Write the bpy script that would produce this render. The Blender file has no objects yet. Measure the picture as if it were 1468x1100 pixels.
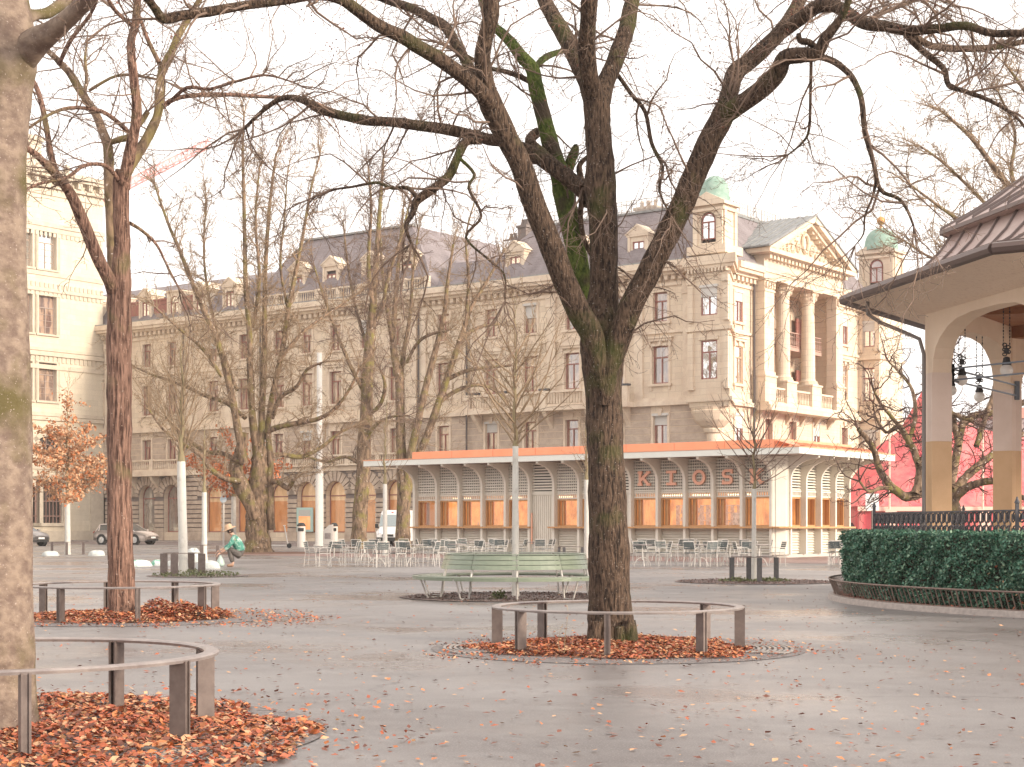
import bpy, math, random
import numpy as np
from mathutils import Vector, Matrix, Quaternion
random.seed(7)
RNG = np.random.default_rng(7)
SC = bpy.context.scene
COL = SC.collection
PI = math.pi
F, HZ, CX, H = 2300.0, 756.0, 734.0, 1.35      # focal length in photo pixels, horizon row, centre column, eye height


def gp(x, y):                                   # point on the ground seen at photo pixel x, y
    Y = H * F / (y - HZ)
    return Vector(((x - CX) / F * Y, Y, 0.0))


def at(x, y, Y):                                # point at distance Y
    return Vector(((x - CX) / F * Y, Y, H + (HZ - y) / F * Y))


# ------------------------------------------------------------------ materials
MATS = {}


def mat(name, col, col2=None, scale=3.0, rough=0.8, bump=0.0, bscale=None, metal=0.0, spec=0.4, detail=6.0,
        stretch=(1, 1, 1), emit=None, estr=0.0, mix2=None, contrast=(0.35, 0.65), alpha=None, trans=0.0):
    m = bpy.data.materials.new(name)
    m.use_nodes = True
    nt = m.node_tree
    N, L = nt.nodes, nt.links
    b = N['Principled BSDF']
    b.inputs['Roughness'].default_value = rough
    b.inputs['Metallic'].default_value = metal
    b.inputs['Specular IOR Level'].default_value = spec
    b.inputs['Base Color'].default_value = (*col, 1)
    if trans:
        b.inputs['Transmission Weight'].default_value = trans
    if emit:
        b.inputs['Emission Color'].default_value = (*emit, 1)
        b.inputs['Emission Strength'].default_value = estr
    tc = N.new('ShaderNodeTexCoord')
    mp = N.new('ShaderNodeMapping')
    mp.inputs['Scale'].default_value = stretch
    L.new(tc.outputs['Object'], mp.inputs['Vector'])
    last = None
    if col2 is not None:
        n = N.new('ShaderNodeTexNoise')
        n.inputs['Scale'].default_value = scale
        n.inputs['Detail'].default_value = detail
        n.inputs['Roughness'].default_value = 0.65
        L.new(mp.outputs['Vector'], n.inputs['Vector'])
        r = N.new('ShaderNodeMapRange')
        r.inputs['From Min'].default_value = contrast[0]
        r.inputs['From Max'].default_value = contrast[1]
        L.new(n.outputs['Fac'], r.inputs['Value'])
        mx = N.new('ShaderNodeMix')
        mx.data_type = 'RGBA'
        mx.inputs[6].default_value = (*col, 1)
        mx.inputs[7].default_value = (*col2, 1)
        L.new(r.outputs['Result'], mx.inputs[0])
        last = mx.outputs[2]
        if mix2 is not None:                    # a second patchy colour: (colour, scale, lo, hi)
            c3, s3, lo, hi = mix2
            n3 = N.new('ShaderNodeTexNoise')
            n3.inputs['Scale'].default_value = s3
            n3.inputs['Detail'].default_value = 5
            L.new(tc.outputs['Object'], n3.inputs['Vector'])
            r3 = N.new('ShaderNodeMapRange')
            r3.inputs['From Min'].default_value = lo
            r3.inputs['From Max'].default_value = hi
            L.new(n3.outputs['Fac'], r3.inputs['Value'])
            m3 = N.new('ShaderNodeMix')
            m3.data_type = 'RGBA'
            m3.inputs[7].default_value = (*c3, 1)
            L.new(last, m3.inputs[6])
            L.new(r3.outputs['Result'], m3.inputs[0])
            last = m3.outputs[2]
        L.new(last, b.inputs['Base Color'])
        if emit:
            L.new(last, b.inputs['Emission Color'])
    if bump:
        nb = N.new('ShaderNodeTexNoise')
        nb.inputs['Scale'].default_value = bscale or scale * 3
        nb.inputs['Detail'].default_value = 6
        L.new(mp.outputs['Vector'], nb.inputs['Vector'])
        bp = N.new('ShaderNodeBump')
        bp.inputs['Strength'].default_value = bump
        bp.inputs['Distance'].default_value = 0.05
        L.new(nb.outputs['Fac'], bp.inputs['Height'])
        L.new(bp.outputs['Normal'], b.inputs['Normal'])
    MATS[name] = m
    return m


def stone(name, c1, c2, mortar, bw=1.1, bh=0.45, ms=0.012, bump=0.4):
    """ashlar: blocks a little different from each other, fine joints, weathering"""
    m = mat(name, c1, c2, scale=0.6, rough=0.85)
    nt = m.node_tree
    N, L = nt.nodes, nt.links
    b = N['Principled BSDF']
    tc = N.new('ShaderNodeTexCoord')
    sp = N.new('ShaderNodeSeparateXYZ')
    L.new(tc.outputs['Object'], sp.inputs[0])
    ad = N.new('ShaderNodeMath')
    L.new(sp.outputs['X'], ad.inputs[0])
    L.new(sp.outputs['Y'], ad.inputs[1])
    cb = N.new('ShaderNodeCombineXYZ')
    L.new(ad.outputs[0], cb.inputs['X'])
    L.new(sp.outputs['Z'], cb.inputs['Y'])
    br = N.new('ShaderNodeTexBrick')
    br.inputs['Scale'].default_value = 1.0
    br.inputs['Brick Width'].default_value = bw
    br.inputs['Row Height'].default_value = bh
    br.inputs['Mortar Size'].default_value = ms
    br.inputs['Mortar Smooth'].default_value = 0.3
    br.inputs['Bias'].default_value = 0.0
    br.inputs['Color1'].default_value = (*[min(1, v * 1.06) for v in c1], 1)
    br.inputs['Color2'].default_value = (*[v * 0.9 for v in c1], 1)
    br.inputs['Mortar'].default_value = (*mortar, 1)
    L.new(cb.outputs[0], br.inputs['Vector'])
    ns = N.new('ShaderNodeTexNoise')
    ns.inputs['Scale'].default_value = 0.9
    ns.inputs['Detail'].default_value = 8
    ns.inputs['Roughness'].default_value = 0.7
    mpn = N.new('ShaderNodeMapping')
    mpn.inputs['Scale'].default_value = (1, 1, 0.35)
    L.new(tc.outputs['Object'], mpn.inputs['Vector'])
    L.new(mpn.outputs['Vector'], ns.inputs['Vector'])
    r = N.new('ShaderNodeMapRange')
    r.inputs['From Min'].default_value = 0.38
    r.inputs['From Max'].default_value = 0.68
    L.new(ns.outputs['Fac'], r.inputs['Value'])
    mx = N.new('ShaderNodeMix')
    mx.data_type = 'RGBA'
    L.new(r.outputs['Result'], mx.inputs[0])
    L.new(br.outputs['Color'], mx.inputs[6])
    mx.inputs[7].default_value = (*c2, 1)
    L.new(mx.outputs[2], b.inputs['Base Color'])
    bp = N.new('ShaderNodeBump')
    bp.inputs['Strength'].default_value = bump
    bp.inputs['Distance'].default_value = 0.03
    inv = N.new('ShaderNodeMath')
    inv.operation = 'SUBTRACT'
    inv.inputs[0].default_value = 1.0
    L.new(br.outputs['Fac'], inv.inputs[1])
    L.new(inv.outputs[0], bp.inputs['Height'])
    L.new(bp.outputs['Normal'], b.inputs['Normal'])
    return m


def bark(name, c1, c2, moss=None, lo=0.5, hi=0.62, zs=0.12, scale=26, bump=0.9, speck=None):
    m = mat(name, c1, c2, scale=scale, rough=0.92, bump=bump, bscale=scale, stretch=(1, 1, zs), spec=0.2, contrast=(0.38, 0.6),
            mix2=(moss, 1.6, lo, hi) if moss else None)
    if speck:
        nt = m.node_tree
        N, L = nt.nodes, nt.links
        b = N['Principled BSDF']
        src = b.inputs['Base Color'].links[0].from_socket
        tc = N.new('ShaderNodeTexCoord')
        n = N.new('ShaderNodeTexNoise')
        n.inputs['Scale'].default_value = speck[1]
        n.inputs['Detail'].default_value = 3
        L.new(tc.outputs['Object'], n.inputs['Vector'])
        r = N.new('ShaderNodeMapRange')
        r.inputs['From Min'].default_value = speck[2]
        r.inputs['From Max'].default_value = speck[2] + 0.04
        L.new(n.outputs['Fac'], r.inputs['Value'])
        mx = N.new('ShaderNodeMix')
        mx.data_type = 'RGBA'
        L.new(r.outputs['Result'], mx.inputs[0])
        L.new(src, mx.inputs[6])
        mx.inputs[7].default_value = (*speck[0], 1)
        L.new(mx.outputs[2], b.inputs['Base Color'])
    return m


# stone and roofs
S_APT = stone('apartment_stone', (0.72, 0.61, 0.475), (0.60, 0.475, 0.365), (0.42, 0.33, 0.26))
S_TRIM = mat('trim_stone', (0.74, 0.63, 0.50), (0.60, 0.48, 0.375), scale=1.3, rough=0.85, bump=0.15)
S_RUST = mat('rusticated_stone', (0.55, 0.45, 0.36), (0.40, 0.31, 0.25), scale=1.6, rough=0.9, bump=0.3)
S_BACK = mat('dark_stone', (0.22, 0.18, 0.165), (0.18, 0.15, 0.14), scale=2, rough=0.95)  # dark tone stands for joint shade and unlit rooms; also chimney stone
S_CREAM = stone('cream_stone', (0.64, 0.56, 0.445), (0.55, 0.475, 0.37), (0.45, 0.38, 0.29), bw=1.3, bh=0.5, ms=0.01)
S_CREAMT = mat('cream_trim', (0.58, 0.50, 0.40), (0.48, 0.405, 0.32), scale=1.5, rough=0.85, bump=0.15)
SLATE = stone('slate_roof', (0.20, 0.165, 0.17), (0.27, 0.235, 0.24), (0.12, 0.10, 0.105), bw=0.35, bh=0.22, ms=0.012, bump=0.5)
ZINC = mat('zinc_sheet', (0.20, 0.20, 0.20), (0.30, 0.30, 0.295), scale=2, rough=0.5, metal=0.2)
COPPER = mat('green_copper', (0.20, 0.31, 0.25), (0.30, 0.40, 0.34), scale=3, rough=0.7)
GOLD = mat('gold_ball', (0.65, 0.33, 0.12), rough=0.35, metal=0.7)
WFRAME = mat('window_red_brown', (0.27, 0.095, 0.08), (0.32, 0.14, 0.115), scale=5, rough=0.6)
WFRAMEW = mat('window_pale_frame', (0.5, 0.45, 0.4), rough=0.6)
BLINDM = mat('pale_blind', (0.62, 0.60, 0.57), (0.55, 0.53, 0.5), scale=8, rough=0.8, stretch=(0.1, 0.1, 6))
RAILM = mat('iron_pink_rail', (0.42, 0.28, 0.23), rough=0.7)
DARKIRON = mat('dark_iron', (0.065, 0.068, 0.08), (0.11, 0.10, 0.11), scale=9, rough=0.55, metal=0.3)
PIPE = mat('downpipe_metal', (0.10, 0.085, 0.085), rough=0.5, metal=0.3)


def glass(name, c, refl=0.55, c2=None, scale=0.6, emit=0.0):
    """pane of an unlit room: dark room colour with curtains, and a clear reflection on top"""
    m = bpy.data.materials.new(name)
    m.use_nodes = True
    N, L = m.node_tree.nodes, m.node_tree.links
    b = N['Principled BSDF']
    b.inputs['Roughness'].default_value = 0.6
    tc = N.new('ShaderNodeTexCoord')
    n = N.new('ShaderNodeTexNoise')
    n.inputs['Scale'].default_value = scale
    n.inputs['Detail'].default_value = 3
    mp = N.new('ShaderNodeMapping')
    mp.inputs['Scale'].default_value = (3, 3, 0.7)
    oi = N.new('ShaderNodeObjectInfo')
    ad = N.new('ShaderNodeVectorMath')
    L.new(tc.outputs['Object'], ad.inputs[0])
    L.new(oi.outputs['Location'], ad.inputs[1])
    L.new(ad.outputs[0], mp.inputs['Vector'])
    L.new(mp.outputs['Vector'], n.inputs['Vector'])
    r = N.new('ShaderNodeMapRange')
    r.inputs['From Min'].default_value = 0.42
    r.inputs['From Max'].default_value = 0.58
    L.new(n.outputs['Fac'], r.inputs['Value'])
    mx = N.new('ShaderNodeMix')
    mx.data_type = 'RGBA'
    mx.inputs[6].default_value = (*c, 1)
    mx.inputs[7].default_value = (*(c2 or [v * 0.5 for v in c]), 1)
    L.new(r.outputs['Result'], mx.inputs[0])
    L.new(mx.outputs[2], b.inputs['Base Color'])
    if emit:
        L.new(mx.outputs[2], b.inputs['Emission Color'])
        b.inputs['Emission Strength'].default_value = emit
    g = N.new('ShaderNodeBsdfGlossy')
    g.inputs['Roughness'].default_value = 0.03
    g.inputs['Color'].default_value = (0.95, 0.95, 0.95, 1)
    nb = N.new('ShaderNodeTexNoise')
    nb.inputs['Scale'].default_value = 1.1
    L.new(ad.outputs[0], nb.inputs['Vector'])
    bp = N.new('ShaderNodeBump')
    bp.inputs['Strength'].default_value = 0.08
    bp.inputs['Distance'].default_value = 0.1
    L.new(nb.outputs['Fac'], bp.inputs['Height'])
    L.new(bp.outputs['Normal'], g.inputs['Normal'])
    ms = N.new('ShaderNodeMixShader')
    ms.inputs[0].default_value = refl
    L.new(b.outputs[0], ms.inputs[1])
    L.new(g.outputs[0], ms.inputs[2])
    L.new(ms.outputs[0], N['Material Output'].inputs['Surface'])
    MATS[name] = m
    return m


G_DARK = glass('window_glass_dark', (0.13, 0.075, 0.06), 0.24, (0.40, 0.26, 0.18), 1.1)
G_BRIGHT = glass('window_glass_mirror', (0.45, 0.42, 0.40), 0.75)
G_WARM = glass('shop_glass_warm', (0.62, 0.40, 0.22), 0.14, (0.50, 0.30, 0.15), 0.8, emit=0.16)  # pane glows by itself to stand for the lit shop
def zoned(m, c_low, zsplit):
    N, L = m.node_tree.nodes, m.node_tree.links
    b = N['Principled BSDF']
    src = b.inputs['Base Color'].links[0].from_socket
    tc = N.new('ShaderNodeTexCoord')
    sp = N.new('ShaderNodeSeparateXYZ')
    L.new(tc.outputs['Object'], sp.inputs[0])
    lt = N.new('ShaderNodeMath')
    lt.operation = 'LESS_THAN'
    lt.inputs[1].default_value = zsplit
    L.new(sp.outputs['Z'], lt.inputs[0])
    mx = N.new('ShaderNodeMix')
    mx.data_type = 'RGBA'
    mx.blend_type = 'MULTIPLY'
    L.new(lt.outputs[0], mx.inputs[0])
    L.new(src, mx.inputs[6])
    mx.inputs[7].default_value = (*c_low, 1)
    L.new(mx.outputs[2], b.inputs['Base Color'])
    L.new(mx.outputs[2], b.inputs['Emission Color'])


zoned(G_WARM, (0.80, 0.50, 0.30), 2.75)
G_SHOP = glass('shop_glass_grey', (0.22, 0.16, 0.13), 0.4, (0.30, 0.28, 0.25), 0.5)

# bark
B_BIG = bark('bark_big_tree', (0.022, 0.015, 0.012), (0.125, 0.082, 0.058), (0.07, 0.08, 0.022), 0.55, 0.74, speck=((0.26, 0.215, 0.185), 50, 0.655), scale=38, zs=0.22, bump=1.0)
B_MOSS = bark('bark_mossy', (0.035, 0.052, 0.012), (0.10, 0.125, 0.03), (0.06, 0.045, 0.032), 0.52, 0.62, zs=0.5, scale=30)
B_RED = bark('bark_reddish', (0.065, 0.034, 0.027), (0.33, 0.195, 0.145), (0.20, 0.165, 0.08), 0.56, 0.75, scale=26, zs=0.10, bump=1.6, speck=((0.42, 0.31, 0.25), 30, 0.66))
B_PALE = bark('bark_pale_smooth', (0.155, 0.11, 0.09), (0.265, 0.20, 0.155), (0.11, 0.088, 0.04), 0.49, 0.62, zs=1.3, scale=9, speck=((0.36, 0.29, 0.25), 75, 0.66), bump=0.5)
B_MID = bark('bark_grey_brown', (0.075, 0.05, 0.036), (0.27, 0.185, 0.125), (0.19, 0.16, 0.055), 0.5, 0.68, scale=7, zs=0.3, speck=((0.5, 0.43, 0.38), 9, 0.66))
B_TWIGD = mat('twig_dark', (0.06, 0.035, 0.03), (0.12, 0.07, 0.055), scale=6, rough=0.9)
B_TWIGR = mat('twig_reddish', (0.125, 0.085, 0.067), (0.235, 0.16, 0.12), scale=4, rough=0.9)
B_TWIGY = mat('twig_ochre', (0.21, 0.145, 0.09), (0.33, 0.235, 0.155), scale=2, rough=0.9)
B_YOUNG = mat('young_bark', (0.19, 0.16, 0.09), (0.28, 0.22, 0.13), scale=6, rough=0.9)
WHITEW = mat('whitewash', (0.58, 0.555, 0.51), (0.44, 0.41, 0.37), scale=6, rough=0.9, bump=0.3, contrast=(0.5, 0.75))

# street things
STEEL = mat('rail_steel', (0.13, 0.10, 0.09), (0.185, 0.145, 0.13), scale=12, rough=0.5, metal=0.3)
STEELT = mat('rail_top_steel', (0.25, 0.21, 0.20), (0.36, 0.31, 0.29), scale=10, rough=0.4, metal=0.35)
STEELD = mat('guard_dark', (0.085, 0.085, 0.09), (0.13, 0.12, 0.12), scale=10, rough=0.5, metal=0.2)
BENCHG = mat('sage_paint', (0.21, 0.245, 0.185), (0.28, 0.31, 0.235), scale=7, rough=0.3, stretch=(0.4, 0.4, 3), contrast=(0.42, 0.72))
WHITEM = mat('white_metal', (0.62, 0.58, 0.54), (0.46, 0.43, 0.4), scale=20, rough=0.4)
SLATD = mat('chair_slat_dark', (0.045, 0.055, 0.058), (0.10, 0.115, 0.115), scale=9, rough=0.5)
# kiosk
K_PAINT = mat('kiosk_paint', (0.74, 0.69, 0.60), (0.68, 0.635, 0.55), scale=2, rough=0.55)
K_SOFF = mat('kiosk_soffit', (0.50, 0.43, 0.39), rough=0.7)
K_FASC = mat('kiosk_fascia', (0.76, 0.77, 0.71), (0.72, 0.725, 0.67), scale=1.5, rough=0.5)
K_ORANGE = mat('kiosk_orange', (0.80, 0.37, 0.22), (0.76, 0.33, 0.19), scale=1.2, rough=0.5)
K_LETTER = mat('letter_salmon', (0.80, 0.42, 0.29), rough=0.5)
K_WOOD = mat('oak_wood', (0.47, 0.24, 0.10), (0.60, 0.34, 0.16), scale=4, rough=0.5, stretch=(6, 6, 0.5))
K_IN = mat('lit_interior_wood', (0.42, 0.17, 0.05), (0.74, 0.37, 0.12), scale=1.3, rough=0.5, stretch=(2, 2, 0.9), emit=(1, 1, 1), estr=0.5)  # wood glows by itself, standing in for lamp light inside
K_INW = mat('interior_white', (0.72, 0.55, 0.42), (0.4, 0.25, 0.16), scale=7, rough=0.6, emit=(1, .9, .7), estr=0.2)  # shelves glow too, lamp light put into their material
K_BACK = mat('lattice_dark', (0.035, 0.028, 0.026), rough=0.9)
LAMPM = mat('warm_tube', (1, 0.8, 0.55), emit=(1, 0.75, 0.45), estr=3.0)


def clear_glass():
    m = bpy.data.materials.new('kiosk_glass')
    m.use_nodes = True
    N, L = m.node_tree.nodes, m.node_tree.links
    N.remove(N['Principled BSDF'])
    t = N.new('ShaderNodeBsdfTransparent')
    t.inputs['Color'].default_value = (0.93, 0.9, 0.88, 1)
    g = N.new('ShaderNodeBsdfGlossy')
    g.inputs['Roughness'].default_value = 0.02
    ms = N.new('ShaderNodeMixShader')
    ms.inputs[0].default_value = 0.10
    L.new(t.outputs[0], ms.inputs[1])
    L.new(g.outputs[0], ms.inputs[2])
    L.new(ms.outputs[0], N['Material Output'].inputs['Surface'])
    return m


K_GLASS = clear_glass()
# pavilion
P_PLAST = mat('pavilion_plaster', (0.82, 0.655, 0.51), (0.76, 0.595, 0.455), scale=1.4, rough=0.85, bump=0.1)
P_PINK = mat('pavilion_pink_paint', (0.76, 0.61, 0.53), (0.71, 0.56, 0.48), scale=2, rough=0.85)
P_OCHRE = mat('pavilion_ochre', (0.67, 0.44, 0.26), (0.62, 0.40, 0.23), scale=2.5, rough=0.8)
P_SOFF = mat('pavilion_soffit', (0.86, 0.69, 0.55), (0.62, 0.44, 0.34), scale=14, rough=0.85, stretch=(1, 1, 1), contrast=(0.52, 0.85))
P_CEIL = mat('pavilion_ceiling_wood', (0.30, 0.12, 0.06), (0.38, 0.18, 0.09), scale=3, rough=0.7)
P_ROOF = mat('pavilion_copper_sheet', (0.40, 0.29, 0.265), (0.48, 0.375, 0.34), scale=1.3, rough=0.5, metal=0.15)
P_SEAM = mat('pavilion_seam', (0.19, 0.15, 0.14), rough=0.6)
P_GUT = mat('gutter_brown', (0.13, 0.09, 0.08), rough=0.45, metal=0.3)
GLOBE = mat('opal_globe', (0.85, 0.82, 0.78), rough=0.25, spec=0.5)
CHAINM = mat('lamp_iron', (0.045, 0.045, 0.05), rough=0.5, metal=0.4)
TIEROD = mat('tie_rod_blue_grey', (0.15, 0.17, 0.20), rough=0.5, metal=0.3)
# ground


def asphalt():
    m = bpy.data.materials.new('asphalt_ground')
    m.use_nodes = True
    N, L = m.node_tree.nodes, m.node_tree.links
    b = N['Principled BSDF']
    tc = N.new('ShaderNodeTexCoord')

    def noise(s, d, r=0.6, st=None):
        n = N.new('ShaderNodeTexNoise')
        n.inputs['Scale'].default_value = s
        n.inputs['Detail'].default_value = d
        n.inputs['Roughness'].default_value = r
        if st:
            mp = N.new('ShaderNodeMapping')
            mp.inputs['Scale'].default_value = st
            L.new(tc.outputs['Object'], mp.inputs['Vector'])
            L.new(mp.outputs['Vector'], n.inputs['Vector'])
        else:
            L.new(tc.outputs['Object'], n.inputs['Vector'])
        return n

    def rng(src, a, bb, lo=0.0, hi=1.0):
        r = N.new('ShaderNodeMapRange')
        r.inputs['From Min'].default_value = a
        r.inputs['From Max'].default_value = bb
        r.inputs['To Min'].default_value = lo
        r.inputs['To Max'].default_value = hi
        L.new(src, r.inputs['Value'])
        return r.outputs['Result']

    def mix(f, a, c):
        x = N.new('ShaderNodeMix')
        x.data_type = 'RGBA'
        L.new(f, x.inputs[0])
        for k, v in ((6, a), (7, c)):
            if isinstance(v, tuple):
                x.inputs[k].default_value = (*v, 1)
            else:
                L.new(v, x.inputs[k])
        return x.outputs[2]
    big = noise(0.16, 6, 0.62)
    mid = noise(1.3, 8, 0.7)
    fine = noise(70, 3)
    grit = noise(260, 2)
    c = mix(rng(big.outputs['Fac'], 0.40, 0.62), (0.215, 0.196, 0.190), (0.112, 0.095, 0.092))
    c = mix(rng(mid.outputs['Fac'], 0.50, 0.75, 0, 0.6), c, (0.27, 0.255, 0.25))
    c = mix(rng(fine.outputs['Fac'], 0.52, 0.72, 0, 0.75), c, (0.40, 0.36, 0.35))
    c = mix(rng(grit.outputs['Fac'], 0.32, 0.46, 0.75, 0), c, (0.06, 0.05, 0.05))
    # thin tar seams
    vo = N.new('ShaderNodeTexVoronoi')
    vo.feature = 'DISTANCE_TO_EDGE'
    vo.inputs['Scale'].default_value = 0.13
    wob = noise(0.8, 5)
    ad = N.new('ShaderNodeVectorMath')
    ad.operation = 'MULTIPLY_ADD'
    ad.inputs[1].default_value = (1.2, 1.2, 0)
    L.new(wob.outputs['Color'], ad.inputs[0])
    L.new(tc.outputs['Object'], ad.inputs[2])
    L.new(ad.outputs[0], vo.inputs['Vector'])
    c = mix(rng(vo.outputs['Distance'], 0.0, 0.0035, 0.6, 0), c, (0.09, 0.078, 0.078))
    L.new(c, b.inputs['Base Color'])
    wet = rng(noise(0.22, 5, 0.6).outputs['Fac'], 0.44, 0.60, 0.48, 0.20)
    L.new(wet, b.inputs['Roughness'])
    b.inputs['Specular IOR Level'].default_value = 0.5
    bp = N.new('ShaderNodeBump')
    bp.inputs['Strength'].default_value = 0.35
    bp.inputs['Distance'].default_value = 0.006
    L.new(fine.outputs['Fac'], bp.inputs['Height'])
    L.new(bp.outputs['Normal'], b.inputs['Normal'])
    return m


ASPH = asphalt()
ROADM = mat('road_asphalt', (0.13, 0.10, 0.10), (0.17, 0.14, 0.135), scale=1.5, rough=0.7, bump=0.1, bscale=60)
PAVE = mat('pavement_asphalt', (0.21, 0.17, 0.155), (0.17, 0.14, 0.13), scale=1.2, rough=0.75)
KERBM = mat('kerb_granite', (0.42, 0.36, 0.33), (0.30, 0.26, 0.24), scale=12, rough=0.8, bump=0.3)
MARKM = mat('road_paint', (0.6, 0.57, 0.54), (0.45, 0.42, 0.4), scale=6, rough=0.6)
TERR = mat('terrace_paving', (0.24, 0.15, 0.135), (0.30, 0.20, 0.18), scale=3, rough=0.5, bump=0.15, bscale=25)
GRAVEL = mat('gravel_bed', (0.13, 0.092, 0.082), (0.31, 0.24, 0.22), scale=28, rough=0.9, bump=1.0, bscale=36, contrast=(0.42, 0.58))
SOIL = mat('litter_soil', (0.13, 0.075, 0.055), (0.24, 0.13, 0.09), scale=9, rough=0.95, bump=0.8)
SETTS = mat('small_setts', (0.24, 0.21, 0.205), (0.15, 0.13, 0.125), scale=14, rough=0.7, bump=0.8, bscale=18)
LEAFM = [mat('dead_leaf_' + n, c, tuple(v * 0.6 for v in c), scale=14, rough=0.65) for n, c in (
    ('orange', (0.60, 0.215, 0.085)), ('rust', (0.42, 0.115, 0.055)), ('brown', (0.20, 0.075, 0.05)), ('tan', (0.64, 0.37, 0.21)), ('red', (0.50, 0.14, 0.075)))]
LEAFB = mat('bright_orange_leaf', (0.80, 0.27, 0.10), (0.66, 0.18, 0.07), scale=9, rough=0.6)
HEDGEM = [mat('hedge_leaf_' + n, c, tuple(v * 1.5 for v in c), scale=30, rough=0.45, spec=0.5) for n, c in (
    ('deep', (0.022, 0.07, 0.045)), ('mid', (0.05, 0.135, 0.088)), ('pale', (0.14, 0.23, 0.15)))]
HEDGEB = mat('hedge_twigs_dark', (0.014, 0.024, 0.018), (0.07, 0.045, 0.03), scale=12, rough=0.95)
GREENP = mat('weed_green', (0.07, 0.12, 0.04), (0.20, 0.17, 0.09), scale=14, rough=0.7)
TENTR = mat('tent_red', (0.74, 0.10, 0.12), (0.66, 0.22, 0.20), scale=0.9, rough=0.6, stretch=(1.6, 1.6, 0.12), bump=0.8, bscale=1.2)
TENTW = mat('tent_trim', (0.80, 0.52, 0.42), rough=0.7)
CRANEM = mat('crane_hazed_red', (0.85, 0.40, 0.38), rough=0.6)  # red paled to put distance haze into the colour
FARB = mat('far_wall_mauve', (0.42, 0.33, 0.32), (0.36, 0.28, 0.27), scale=0.2, rough=0.9)
FARR = mat('far_roof', (0.45, 0.20, 0.15), (0.36, 0.17, 0.14), scale=0.3, rough=0.9)


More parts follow.
